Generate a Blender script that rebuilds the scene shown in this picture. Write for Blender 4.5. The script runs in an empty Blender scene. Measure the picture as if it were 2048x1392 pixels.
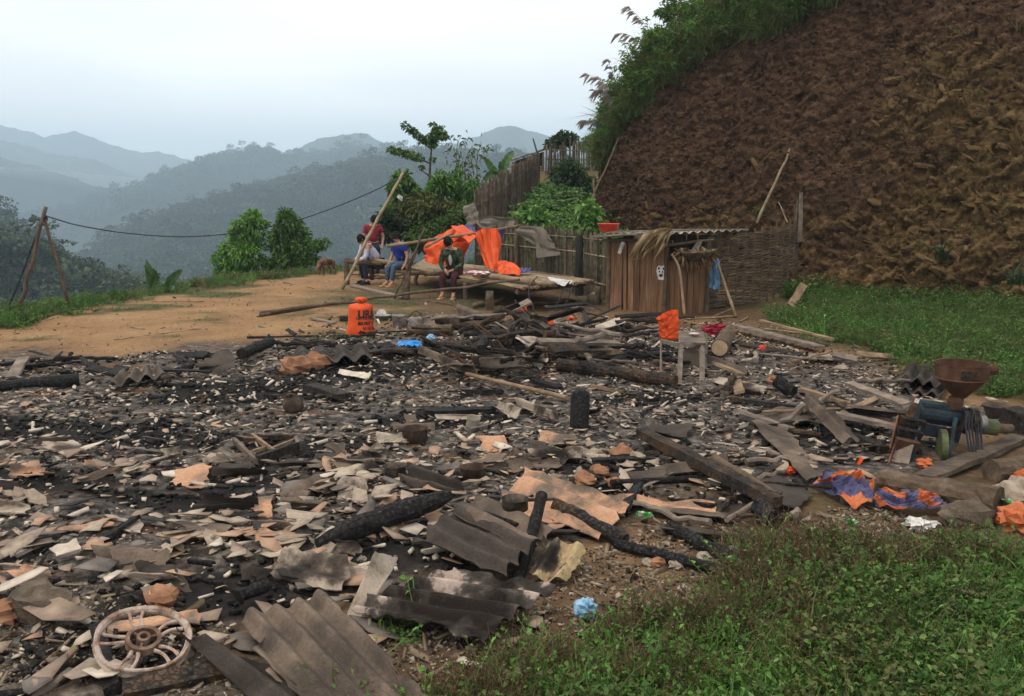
import bpy, math, random
import numpy as np
from mathutils import Vector, Matrix

# ------------------------------------------------------------------ camera, sky, sun, exposure
SC = bpy.context.scene
COL = SC.collection
CAMH, FPX, HOR = 2.2, 1773.0, 390.0
PITCH = math.atan((696 - HOR) / FPX)
cd = bpy.data.cameras.new('camera')
cam = bpy.data.objects.new('camera', cd)
COL.objects.link(cam)
cam.location = (0, 0, CAMH)
cam.rotation_euler = (math.pi / 2 - PITCH, 0, 0)
cd.sensor_width = 36
cd.lens = 36 * FPX / 2048
cd.clip_start, cd.clip_end = 0.1, 20000
SC.camera = cam

world = bpy.data.worlds.new('World')
SC.world = world
world.use_nodes = True
wn, wl = world.node_tree.nodes, world.node_tree.links
wn.clear()
w_out = wn.new('ShaderNodeOutputWorld')
w_bg = wn.new('ShaderNodeBackground')
w_sky = wn.new('ShaderNodeTexSky')
w_sky.sky_type = 'NISHITA'
w_sky.sun_disc = False
SUN_EL, SUN_AZ = math.radians(62), math.radians(-125)      # azimuth from +Y towards +X
w_sky.sun_elevation, w_sky.sun_rotation = SUN_EL, SUN_AZ
w_geo = wn.new('ShaderNodeTexCoord')
w_map = wn.new('ShaderNodeMapping')
w_map.inputs['Scale'].default_value = (1.2, 1.2, 5.0)
w_noi = wn.new('ShaderNodeTexNoise')
w_noi.inputs['Scale'].default_value = 1.6
w_noi.inputs['Detail'].default_value = 5
w_ramp = wn.new('ShaderNodeValToRGB')                     # overcast cloud deck: soft grey to white
w_ramp.color_ramp.elements[0].position = 0.3
w_ramp.color_ramp.elements[0].color = (8.3, 8.05, 7.75, 1)
w_ramp.color_ramp.elements[1].position = 0.68
w_ramp.color_ramp.elements[1].color = (10.9, 10.5, 10.0, 1)
w_mix = wn.new('ShaderNodeMixRGB')
w_mix.inputs[0].default_value = 0.985                        # cloud cover
wl.new(w_geo.outputs['Generated'], w_map.inputs[0])
wl.new(w_map.outputs[0], w_noi.inputs['Vector'])
wl.new(w_noi.outputs['Fac'], w_ramp.inputs[0])
wl.new(w_sky.outputs[0], w_mix.inputs[1])
wl.new(w_ramp.outputs[0], w_mix.inputs[2])
wl.new(w_mix.outputs[0], w_bg.inputs['Color'])
w_bg.inputs['Strength'].default_value = 0.137
wl.new(w_bg.outputs[0], w_out.inputs['Surface'])

sd = bpy.data.lights.new('sun', 'SUN')
sd.energy = 1.5
sd.angle = math.radians(11)
sd.color = (1.0, 0.92, 0.80)
sun = bpy.data.objects.new('sun', sd)
COL.objects.link(sun)
_sv = Vector((math.sin(SUN_AZ) * math.cos(SUN_EL), math.cos(SUN_AZ) * math.cos(SUN_EL), math.sin(SUN_EL)))
sun.rotation_euler = (-_sv).to_track_quat('-Z', 'Y').to_euler()

SC.view_settings.view_transform = 'Standard'
SC.view_settings.look = 'None'
SC.view_settings.exposure = 0.16
SC.view_settings.gamma = 1.0
SC.view_settings.use_curve_mapping = False
SC.cycles.use_denoising = True
SC.cycles.max_bounces = 5
SC.cycles.diffuse_bounces = 3
SC.cycles.volume_bounces = 3
SC.cycles.transparent_max_bounces = 6

# ------------------------------------------------------------------ helpers
RNG = np.random.default_rng(7)
random.seed(7)
_perm = np.random.default_rng(3).permutation(256)
_perm = np.concatenate([_perm, _perm, _perm])
_g3 = np.random.default_rng(5).normal(size=(256, 3))
_g3 /= np.linalg.norm(_g3, axis=1)[:, None]


def perlin(x, y, z=0.0):
    x, y, z = np.broadcast_arrays(np.asarray(x, float), np.asarray(y, float), np.asarray(z, float))
    xi, yi, zi = np.floor(x).astype(int), np.floor(y).astype(int), np.floor(z).astype(int)
    xf, yf, zf = x - xi, y - yi, z - zi
    u, v, w = [t * t * t * (t * (t * 6 - 15) + 10) for t in (xf, yf, zf)]
    def g(i, j, k):
        h = _perm[_perm[_perm[(xi + i) & 255] + ((yi + j) & 255)] + ((zi + k) & 255)]
        q = _g3[h]
        return q[..., 0] * (xf - i) + q[..., 1] * (yf - j) + q[..., 2] * (zf - k)
    def L(a, b, t): return a + (b - a) * t
    return L(L(L(g(0, 0, 0), g(1, 0, 0), u), L(g(0, 1, 0), g(1, 1, 0), u), v),
             L(L(g(0, 0, 1), g(1, 0, 1), u), L(g(0, 1, 1), g(1, 1, 1), u), v), w) * 1.5


def fbm(x, y, z=0.0, o=4, gain=0.5):
    s, a = 0, 1.0
    for i in range(o):
        s = s + a * perlin(np.asarray(x) * 2 ** i + i * 17.3, np.asarray(y) * 2 ** i - i * 9.1, np.asarray(z) * 2 ** i)
        a *= gain
    return s


def facets(p, seed=0):
    """cellular noise: per point the random height of the nearest cell plus a random tilt (rock facets)."""
    base = np.floor(p).astype(int)
    best = np.full(len(p), 1e9)
    val = np.zeros(len(p))
    for i in (-1, 0, 1):
        for j in (-1, 0, 1):
            for k in (-1, 0, 1):
                c = base + (i, j, k)
                h = _perm[_perm[_perm[(c[:, 0] + seed) & 255] + (c[:, 1] & 255)] + (c[:, 2] & 255)]
                h2 = _perm[h + 57]
                h3 = _perm[h2 + 101]
                q = c + np.stack([h, h2, h3], 1) / 256.0
                d = p - q
                dd = (d * d).sum(1)
                m = dd < best
                best[m] = dd[m]
                t = (d * _g3[h2]).sum(1)
                val[m] = (h[m] / 256.0 - 0.5) + 0.9 * t[m]
    return val


def smooth(a, b, x):
    t = np.clip((np.asarray(x, float) - a) / (b - a), 0, 1)
    return t * t * (3 - 2 * t)


def ray(px, py):
    u, v = (px - 1024) / FPX, (py - 696) / FPX
    c, s = math.cos(PITCH), math.sin(PITCH)
    return np.array([u, c - v * s, -s - v * c])


def A(px, py, y):
    """the world point on the sight line of photo pixel (px, py) at distance y from the camera plane"""
    r = ray(px, py)
    return np.array([0, 0, CAMH]) + r * (y / r[1])


def poly_dist(poly, x, y):
    """signed distance to a polygon, positive inside"""
    P = np.asarray(poly, float)
    x, y = np.asarray(x, float), np.asarray(y, float)
    d = np.full(x.shape, 1e9)
    ins = np.zeros(x.shape, bool)
    for i in range(len(P)):
        a, b = P[i], P[(i + 1) % len(P)]
        e = b - a
        t = np.clip(((x - a[0]) * e[0] + (y - a[1]) * e[1]) / (e @ e), 0, 1)
        d = np.minimum(d, np.hypot(x - a[0] - t * e[0], y - a[1] - t * e[1]))
        if a[1] != b[1]:
            ins ^= ((a[1] > y) != (b[1] > y)) & (x < (b[0] - a[0]) * (y - a[1]) / (b[1] - a[1]) + a[0])
    return np.where(ins, d, -d)


# the yard is a levelled terrace; YARD is its outline in plan, the land falls away outside it
YARD = [(-11.5, -3), (-10.8, 10), (-10.3, 14.2), (-9.75, 16.2), (-8.95, 18.2), (-7.2, 23.6), (-5.2, 26.6), (-3.2, 26.9), (-1.7, 25.6),
        (-1.0, 27.5), (1.4, 39.5), (9, 43), (40, 43), (40, -3)]
BURN = [(-13, 4.4), (-13, 11.4), (-5.5, 11.9), (-3.0, 13.4), (-1.6, 14.6), (0.6, 15.3), (2.6, 15.0), (3.8, 13.0), (4.8, 10.6), (4.9, 8.2),
        (3.2, 7.0), (1.6, 6.1), (0.5, 5.4), (-0.2, 4.9), (-1.0, 3.9), (-2.0, 3.5), (-5, 3.4)]


def gz(x, y):
    x, y = np.asarray(x, float), np.asarray(y, float)
    z = 0.035 * perlin(x * 0.5, y * 0.5, 3.1) + 0.012 * perlin(x * 2.1, y * 2.1, 1.7)
    b = smooth(-0.4, 0.9, poly_dist(BURN, x, y))
    z = z + b * (0.03 + 0.04 * perlin(x * 1.3, y * 1.3, 8.8) + 0.02 * perlin(x * 4, y * 4, 5.5))
    z = z + 0.10 * np.exp(-(((x - 0.2) / 1.3) ** 2 + ((y - 12.6) / 1.2) ** 2))
    z = z + 0.05 * smooth(8.6, 5.0, y) * smooth(0.6, 2.2, x)
    z = z + smooth(21.8, 25.0, y) * smooth(-1.6, 0.2, x) * np.interp(y, [22, 25, 36, 40, 60], [0.15, 0.6, 2.3, 3.4, 4.2])
    out = -poly_dist(YARD, x, y)
    o = np.clip(out, 0, None)
    return z - 0.45 * o * o / (o + 0.5) - 0.35 * np.clip(o - 4, 0, None)


def G(px, py, dz=0.0):
    """where the sight line of a photo pixel meets the ground raised by dz"""
    r = ray(px, py)
    z = 0.0
    for _ in range(12):
        t = (z + dz - CAMH) / r[2]
        q = np.array([0, 0, CAMH]) + r * t
        z = z * 0.3 + 0.7 * float(gz(q[0], q[1]))
    return np.array([q[0], q[1], float(gz(q[0], q[1])) + dz])


def new_mesh(name, V, F, mats=(), mi=None, sm=False):
    me = bpy.data.meshes.new(name)
    V = np.asarray(V, np.float32)
    if isinstance(F, np.ndarray):
        n, k = F.shape
        me.vertices.add(len(V)); me.vertices.foreach_set('co', V.ravel())
        me.loops.add(n * k); me.loops.foreach_set('vertex_index', F.astype(np.int32).ravel())
        me.polygons.add(n)
        me.polygons.foreach_set('loop_start', np.arange(0, n * k, k, dtype=np.int32))
        me.polygons.foreach_set('loop_total', np.full(n, k, np.int32))
        me.update(calc_edges=True)
    else:
        me.from_pydata([tuple(v) for v in V], [], [tuple(f) for f in F])
    for m in mats: me.materials.append(m)
    if mi is not None: me.polygons.foreach_set('material_index', np.asarray(mi, np.int32))
    if sm: me.polygons.foreach_set('use_smooth', np.ones(len(me.polygons), bool))
    return me


def link(o, parent=None):
    COL.objects.link(o)
    if parent is not None: o.parent = parent
    return o


def tag(o, label=None, cat=None, group=None, kind=None):
    if label: o['label'] = label
    if cat: o['category'] = cat
    if group: o['group'] = group
    if kind: o['kind'] = kind
    return o


def thing(name, label, cat, loc, group=None):
    o = bpy.data.objects.new(name, None)
    o.location = tuple(loc)
    o.empty_display_size = 0.2
    link(o)
    return tag(o, label, cat, group)


def wloc(o):
    p = np.zeros(3)
    while o is not None:
        p = p + np.array(o.location); o = o.parent
    return p


class MB:
    """collects shapes given in world coordinates and links them as one mesh object"""
    def __init__(s): s.V, s.F, s.M, s.n, s.m = [], [], [], 0, 0

    def add(s, V, F):
        V = np.asarray(V, float)
        s.V.append(V)
        s.F += [tuple(int(i) + s.n for i in f) for f in F]
        s.M += [s.m] * len(F)
        s.n += len(V)
        return s

    def grid(s, P, closed_u=False, closed_v=False, flip=False):
        nu, nv = P.shape[:2]
        F = []
        for i in range(nu if closed_u else nu - 1):
            for j in range(nv if closed_v else nv - 1):
                a, b = i * nv + j, ((i + 1) % nu) * nv + j
                c, d = ((i + 1) % nu) * nv + (j + 1) % nv, i * nv + (j + 1) % nv
                F.append((a, d, c, b) if flip else (a, b, c, d))
        return s.add(P.reshape(-1, 3), F)

    def box(s, c, size, R=None, j=0.0):
        h = np.array(size, float) / 2
        V = np.array([[sx, sy, sz] for sx in (-1, 1) for sy in (-1, 1) for sz in (-1, 1)], float) * h
        if j: V += RNG.uniform(-j, j, V.shape)
        if R is not None: V = V @ np.asarray(R).T
        return s.add(V + np.asarray(c), [(0, 1, 3, 2), (4, 6, 7, 5), (0, 4, 5, 1), (2, 3, 7, 6), (0, 2, 6, 4), (1, 5, 7, 3)])

    def bar(s, a, b, w, t, up=(0, 0, 1), n=1, j=0.0, w1=None):
        """rectangular bar from a to b, w wide, t thick along up, in n jittered lengths"""
        a, b = np.asarray(a, float), np.asarray(b, float)
        d = b - a; L = np.linalg.norm(d); d = d / L
        up = np.asarray(up, float); r = np.cross(d, up)
        if np.linalg.norm(r) < 1e-4: r = np.cross(d, (1, 0, 0))
        r /= np.linalg.norm(r); up = np.cross(r, d)
        P = np.zeros((n + 1, 4, 3))
        for i in range(n + 1):
            ww = w + ((w1 if w1 is not None else w) - w) * i / n
            for k, (x, y) in enumerate(((-1, -1), (1, -1), (1, 1), (-1, 1))):
                P[i, k] = a + d * L * i / n + r * x * ww / 2 + up * y * t / 2
        if j: P += RNG.uniform(-j, j, P.shape)
        F = []
        for i in range(n):
            for k in range(4):
                F.append((i * 4 + k, i * 4 + (k + 1) % 4, (i + 1) * 4 + (k + 1) % 4, (i + 1) * 4 + k))
        F += [(3, 2, 1, 0), tuple(n * 4 + k for k in range(4))]
        return s.add(P.reshape(-1, 3), F)

    def tube(s, pts, r, seg=8, cap=True, rough=0.0, flat=1.0):
        pts = np.asarray(pts, float)
        n = len(pts)
        r = np.full(n, r, float) if np.isscalar(r) else np.asarray(r, float)
        T = np.gradient(pts, axis=0)
        T /= np.linalg.norm(T, axis=1)[:, None] + 1e-9
        u = np.cross(T[0], (0, 0, 1) if abs(T[0][2]) < 0.9 else (0, 1, 0)); u /= np.linalg.norm(u)
        P = np.zeros((n, seg, 3))
        for i in range(n):
            u = u - T[i] * (u @ T[i]); u /= np.linalg.norm(u)
            w = np.cross(T[i], u)
            for k in range(seg):
                an = 2 * math.pi * k / seg
                rr = r[i] * (1 + (RNG.uniform(-rough, rough) if rough else 0))
                P[i, k] = pts[i] + (u * math.cos(an) + w * math.sin(an) * flat) * rr
        F = [(i * seg + k, i * seg + (k + 1) % seg, (i + 1) * seg + (k + 1) % seg, (i + 1) * seg + k) for i in range(n - 1) for k in range(seg)]
        if cap: F += [tuple(range(seg))[::-1], tuple((n - 1) * seg + k for k in range(seg))]
        return s.add(P.reshape(-1, 3), F)

    def pole(s, a, b, r0, r1=None, seg=8, n=6, wob=0.0, rough=0.0):
        a, b = np.asarray(a, float), np.asarray(b, float)
        t = np.linspace(0, 1, n + 1)[:, None]
        p = a + (b - a) * t
        if wob:
            w = RNG.normal(size=(n + 1, 3)) * wob; w[0] = w[-1] = 0
            p = p + w
        return s.tube(p, np.linspace(r0, r0 if r1 is None else r1, n + 1), seg, rough=rough)

    def lathe(s, prof, c=(0, 0, 0), seg=24, R=None, dent=0.0):
        P = np.array([[(r * math.cos(2 * math.pi * k / seg), r * math.sin(2 * math.pi * k / seg), z) for k in range(seg)] for r, z in prof])
        if dent: P = P * (1 + dent * fbm(P[..., 0] * 9, P[..., 1] * 9, P[..., 2] * 9, 2))[..., None]
        P = P.reshape(-1, 3)
        if R is not None: P = P @ np.asarray(R).T
        n = len(prof)
        F = [(i * seg + k, i * seg + (k + 1) % seg, (i + 1) * seg + (k + 1) % seg, (i + 1) * seg + k) for i in range(n - 1) for k in range(seg)]
        if prof[0][0] > 0: F.append(tuple(range(seg))[::-1])
        if prof[-1][0] > 0: F.append(tuple((n - 1) * seg + k for k in range(seg)))
        return s.add(P + np.asarray(c), F)

    def blob(s, c, size, seed=0, seg=14, rough=0.25, fq=2.0, R=None):
        u, v = np.meshgrid(np.linspace(0, 2 * math.pi, seg, endpoint=False), np.linspace(0.02, math.pi - 0.02, seg // 2 + 2), indexing='ij')
        D = np.stack([np.cos(u) * np.sin(v), np.sin(u) * np.sin(v), np.cos(v)], -1)
        k = 1 + rough * fbm(D[..., 0] * fq + seed * 3.7, D[..., 1] * fq, D[..., 2] * fq + seed, 3)
        P = D * k[..., None] * np.asarray(size)
        if R is not None: P = P @ np.asarray(R).T
        return s.grid(P + np.asarray(c), closed_u=True)

    def build(s, name, mats, parent=None, sm=False, loc=None, label=None):
        V = np.concatenate(s.V) if s.V else np.zeros((0, 3))
        mats = list(mats) if isinstance(mats, (list, tuple)) else [mats]
        org = wloc(parent) if parent is not None else (np.asarray(loc, float) if loc is not None else np.array([*(V.min(0) + V.max(0))[:2] / 2, V[:, 2].min()]))
        me = new_mesh(name, V - org, s.F, mats, s.M, sm)
        o = bpy.data.objects.new(name, me)
        if parent is None: o.location = org
        link(o, parent)
        if label: o['label'] = label
        return o


def rotm(x=0, y=0, z=0):
    return np.array(Matrix.Rotation(z, 3, 'Z') @ Matrix.Rotation(y, 3, 'Y') @ Matrix.Rotation(x, 3, 'X'))


def copy_tree(o, parent=None):
    c = o.copy()
    COL.objects.link(c)
    c.parent = parent
    for ch in o.children: copy_tree(ch, c)
    return c


# ------------------------------------------------------------------ materials
def nodes(name):
    m = bpy.data.materials.new(name)
    m.use_nodes = True
    nt = m.node_tree
    nt.nodes.clear()
    out = nt.nodes.new('ShaderNodeOutputMaterial')
    b = nt.nodes.new('ShaderNodeBsdfPrincipled')
    nt.links.new(b.outputs[0], out.inputs[0])
    return m, nt.nodes, nt.links, b, out


def ramp(N, stops):
    r = N.new('ShaderNodeValToRGB')
    e = r.color_ramp.elements
    while len(e) < len(stops): e.new(0.5)
    for i, (p, c) in enumerate(stops):
        e[i].position = p
        e[i].color = (*c, 1) if len(c) == 3 else c
    return r


def noise_tex(N, L, vec, scale, detail=5, rough=0.6, dist=0.0):
    n = N.new('ShaderNodeTexNoise')
    n.inputs['Scale'].default_value = scale
    n.inputs['Detail'].default_value = detail
    n.inputs['Roughness'].default_value = rough
    n.inputs['Distortion'].default_value = dist
    if vec is not None: L.new(vec, n.inputs['Vector'])
    return n


def mapped(N, L, coord='Object', scale=(1, 1, 1), rot=(0, 0, 0), loc=(0, 0, 0)):
    t = N.new('ShaderNodeTexCoord')
    m = N.new('ShaderNodeMapping')
    m.inputs['Scale'].default_value = scale
    m.inputs['Rotation'].default_value = rot
    m.inputs['Location'].default_value = loc
    if coord == 'World':
        g = N.new('ShaderNodeNewGeometry')
        L.new(g.outputs['Position'], m.inputs[0])
        N.remove(t)
    else:
        L.new(t.outputs[coord], m.inputs[0])
    return m.outputs[0]


def mixc(N, L, fac, a, b, mode='MIX'):
    m = N.new('ShaderNodeMixRGB')
    m.blend_type = mode
    for i, v in enumerate((fac, a, b)):
        if hasattr(v, 'is_linked') or hasattr(v, 'links'): L.new(v, m.inputs[i])
        elif isinstance(v, (int, float)): m.inputs[i].default_value = v
        else: m.inputs[i].default_value = (*v, 1)
    return m.outputs[0]


def bumped(N, L, b, h, strength=0.4, dist=0.02):
    bp = N.new('ShaderNodeBump')
    bp.inputs['Strength'].default_value = strength
    bp.inputs['Distance'].default_value = dist
    L.new(h, bp.inputs['Height'])
    L.new(bp.outputs[0], b.inputs['Normal'])
    return bp


def mk(name, stops, scale=6, rough=0.8, bump=0.4, bscale=40, bdist=0.01, stretch=(1, 1, 1), detail=6, coord='World', metal=0.0, spec=0.14, vary=0.0, dist=0.0):
    """plain surface: noise through a colour ramp, fine relief, optional brightness change per object"""
    m, N, L, b, out = nodes(name)
    v = mapped(N, L, coord, stretch)
    n = noise_tex(N, L, v, scale, detail, 0.65, dist)
    c = ramp(N, stops)
    L.new(n.outputs['Fac'], c.inputs[0])
    col = c.outputs[0]
    if vary:
        oi = N.new('ShaderNodeObjectInfo')
        hs = N.new('ShaderNodeHueSaturation')
        mr = N.new('ShaderNodeMapRange')
        mr.inputs[3].default_value, mr.inputs[4].default_value = 1 - vary, 1 + vary
        L.new(oi.outputs['Random'], mr.inputs[0])
        L.new(mr.outputs[0], hs.inputs['Value'])
        L.new(col, hs.inputs['Color'])
        col = hs.outputs[0]
    L.new(col, b.inputs['Base Color'])
    b.inputs['Roughness'].default_value = rough
    b.inputs['Metallic'].default_value = metal
    b.inputs['Specular IOR Level'].default_value = spec
    if bump:
        n2 = noise_tex(N, L, v, bscale, 4, 0.7)
        bumped(N, L, b, n2.outputs['Fac'], bump, bdist)
    return m


def leaf_mat(name, stops, trans=0.35, rough=0.55):
    m, N, L, b, out = nodes(name)
    at = N.new('ShaderNodeAttribute'); at.attribute_name = 'rnd'
    c = ramp(N, stops)
    L.new(at.outputs['Fac'], c.inputs[0])
    oi = N.new('ShaderNodeObjectInfo')
    hs = N.new('ShaderNodeHueSaturation')
    mr = N.new('ShaderNodeMapRange')
    mr.inputs[3].default_value, mr.inputs[4].default_value = 0.7, 1.3
    L.new(oi.outputs['Random'], mr.inputs[0]); L.new(mr.outputs[0], hs.inputs['Value'])
    L.new(c.outputs[0], hs.inputs['Color'])
    L.new(hs.outputs[0], b.inputs['Base Color'])
    b.inputs['Roughness'].default_value = rough
    b.inputs['Specular IOR Level'].default_value = 0.3
    tr = N.new('ShaderNodeBsdfTranslucent')
    L.new(hs.outputs[0], tr.inputs['Color'])
    mx = N.new('ShaderNodeMixShader')
    mx.inputs[0].default_value = trans
    L.new(b.outputs[0], mx.inputs[1]); L.new(tr.outputs[0], mx.inputs[2])
    L.new(mx.outputs[0], out.inputs[0])
    return m


def leaves_mesh(name, pts, dirs, size, aspect=0.45, mat=None, droop=0.0, rnd=None, extra=None, six=False):
    """one mesh of folded leaves; pts base points, dirs their pointing directions, size lengths"""
    n = len(pts)
    pts, dirs = np.asarray(pts, float), np.asarray(dirs, float)
    size = np.broadcast_to(np.asarray(size, float), (n,))
    dirs = dirs / (np.linalg.norm(dirs, axis=1)[:, None] + 1e-9)
    up = RNG.normal(size=(n, 3)) * 0.5 + (0, 0, 1)
    r = np.cross(dirs, up); r /= np.linalg.norm(r, axis=1)[:, None] + 1e-9
    up = np.cross(r, dirs)
    s = size[:, None]
    tip = pts + dirs * s + np.array([0, 0, -1]) * s * droop
    mid = pts + dirs * s * 0.45 + up * s * 0.05
    lf, rt = mid - r * s * aspect / 2 + up * s * 0.12, mid + r * s * aspect / 2 + up * s * 0.12
    if six:
        m2 = pts + dirs * s * 0.75 + up * s * 0.02 + np.array([0, 0, -1]) * s * droop * 0.4
        l2, r2 = m2 - r * s * aspect * 0.34 + up * s * 0.05, m2 + r * s * aspect * 0.34 + up * s * 0.05
        V = np.stack([pts, rt, tip, lf, r2, l2], 1).reshape(-1, 3)
        k = np.arange(n)[:, None] * 6
        F = np.concatenate([k + [0, 1, 2], k + [0, 2, 3], k + [1, 4, 2], k + [3, 2, 5]], 1).reshape(-1, 3)
        q = 4
    else:
        V = np.stack([pts, rt, tip, lf], 1).reshape(-1, 3)
        k = np.arange(n)[:, None] * 4
        F = np.concatenate([k + [0, 1, 2], k + [0, 2, 3]], 1).reshape(-1, 3)
        q = 2
    me = new_mesh(name, V, F, [mat] if mat else [])
    a = me.attributes.new('rnd', 'FLOAT', 'FACE')
    a.data.foreach_set('value', np.repeat(RNG.random(n) if rnd is None else rnd, q).astype(np.float32))
    return me


def blades_mesh(name, base, lean, height, width, mat, seg=4, curve=1.0):
    """one mesh of grass blades / long leaves that arch over; lean is a horizontal direction"""
    n = len(base)
    base, lean = np.asarray(base, float), np.asarray(lean, float)
    height = np.broadcast_to(np.asarray(height, float), (n,)); width = np.broadcast_to(np.asarray(width, float), (n,))
    ln = lean / (np.linalg.norm(lean, axis=1)[:, None] + 1e-9)
    k = np.linalg.norm(lean, axis=1)
    side = np.cross(ln, (0, 0, 1))
    V = []
    for i in range(seg + 1):
        t = i / seg
        h = height * (t - 0.35 * curve * k * t ** 2.4)
        o = height * k * curve * t ** 1.8 * 0.8
        c = base + ln * o[:, None] + np.stack([0 * h, 0 * h, h], 1)
        w = (width * (1 - t ** 1.7) * 0.5 + 0.0006)[:, None]
        V += [c - side * w, c + side * w]
    V = np.stack(V, 1)
    m = 2 * (seg + 1)
    kk = np.arange(n)[:, None] * m
    F = np.concatenate([kk + [2 * i, 2 * i + 1, 2 * i + 3, 2 * i + 2] for i in range(seg)], 1).reshape(-1, 4)
    me = new_mesh(name, V.reshape(-1, 3), F, [mat])
    a = me.attributes.new('rnd', 'FLOAT', 'FACE')
    a.data.foreach_set('value', np.repeat(RNG.random(n), seg).astype(np.float32))
    return me


def join_np(name, meshes, mats):
    Vs, Fs, n = [], [], 0
    me = bpy.data.meshes.new(name)
    Rn, Mi = [], []
    for k, q in enumerate(meshes):
        v = np.zeros(len(q.vertices) * 3, np.float32); q.vertices.foreach_get('co', v)
        Vs.append(v.reshape(-1, 3))
        Fs += [[i + n for i in p.vertices] for p in q.polygons]
        n += len(q.vertices)
        if 'rnd' in q.attributes:
            r = np.zeros(len(q.polygons), np.float32); q.attributes['rnd'].data.foreach_get('value', r)
        else: r = np.full(len(q.polygons), 0.5, np.float32)
        Rn.append(r); Mi += [k] * len(q.polygons)
    me = new_mesh(name, np.concatenate(Vs), Fs, mats, Mi)
    a = me.attributes.new('rnd', 'FLOAT', 'FACE')
    a.data.foreach_set('value', np.concatenate(Rn))
    return me


def scatter(name, protos, pts, scl, rotz, tilt=0.15, label=None, cat=None, kind='stuff', pick=None, sink=0.0):
    """one object that stands copies of the prototype meshes on its points (geometry nodes)"""
    pts = np.asarray(pts, float)
    n = len(pts)
    col = bpy.data.collections.new(name + '_kinds')
    for i, me in enumerate(protos):
        col.objects.link(bpy.data.objects.new('%s_kind_%s' % (name, chr(97 + i)), me))
    me = bpy.data.meshes.new(name)
    me.vertices.add(n); me.vertices.foreach_set('co', (pts - [0, 0, sink]).astype(np.float32).ravel())
    a = me.attributes.new('scl', 'FLOAT', 'POINT'); a.data.foreach_set('value', np.asarray(scl, np.float32))
    r = np.stack([RNG.normal(size=n) * tilt, RNG.normal(size=n) * tilt, rotz], 1).astype(np.float32)
    a = me.attributes.new('rot', 'FLOAT_VECTOR', 'POINT'); a.data.foreach_set('vector', r.ravel())
    a = me.attributes.new('pick', 'INT', 'POINT')
    a.data.foreach_set('value', (RNG.integers(0, len(protos), n) if pick is None else pick).astype(np.int32))
    o = bpy.data.objects.new(name, me)
    link(o)
    tag(o, label, cat, None, kind)
    ng = bpy.data.node_groups.new(name, 'GeometryNodeTree')
    ng.interface.new_socket('Geometry', in_out='INPUT', socket_type='NodeSocketGeometry')
    ng.interface.new_socket('Geometry', in_out='OUTPUT', socket_type='NodeSocketGeometry')
    N, L = ng.nodes, ng.links
    gi, go = N.new('NodeGroupInput'), N.new('NodeGroupOutput')
    ci = N.new('GeometryNodeCollectionInfo')
    ci.inputs['Collection'].default_value = col
    ci.inputs['Separate Children'].default_value = True
    ci.inputs['Reset Children'].default_value = True
    ip = N.new('GeometryNodeInstanceOnPoints')
    ip.inputs['Pick Instance'].default_value = True
    def attr(nm, ty):
        q = N.new('GeometryNodeInputNamedAttribute'); q.data_type = ty
        q.inputs['Name'].default_value = nm
        return q.outputs['Attribute']
    L.new(gi.outputs[0], ip.inputs['Points'])
    L.new(ci.outputs[0], ip.inputs['Instance'])
    L.new(attr('pick', 'INT'), ip.inputs['Instance Index'])
    e2r = N.new('FunctionNodeEulerToRotation')
    L.new(attr('rot', 'FLOAT_VECTOR'), e2r.inputs[0])
    L.new(e2r.outputs[0], ip.inputs['Rotation'])
    L.new(attr('scl', 'FLOAT'), ip.inputs['Scale'])
    L.new(ip.outputs[0], go.inputs[0])
    md = o.modifiers.new('scatter', 'NODES')
    md.node_group = ng
    return o
# ------------------------------------------------------------------ setting: ground
def ramp_out(N, L, fac, stops):
    r = ramp(N, stops); L.new(fac, r.inputs[0]); return r.outputs[0]


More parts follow.
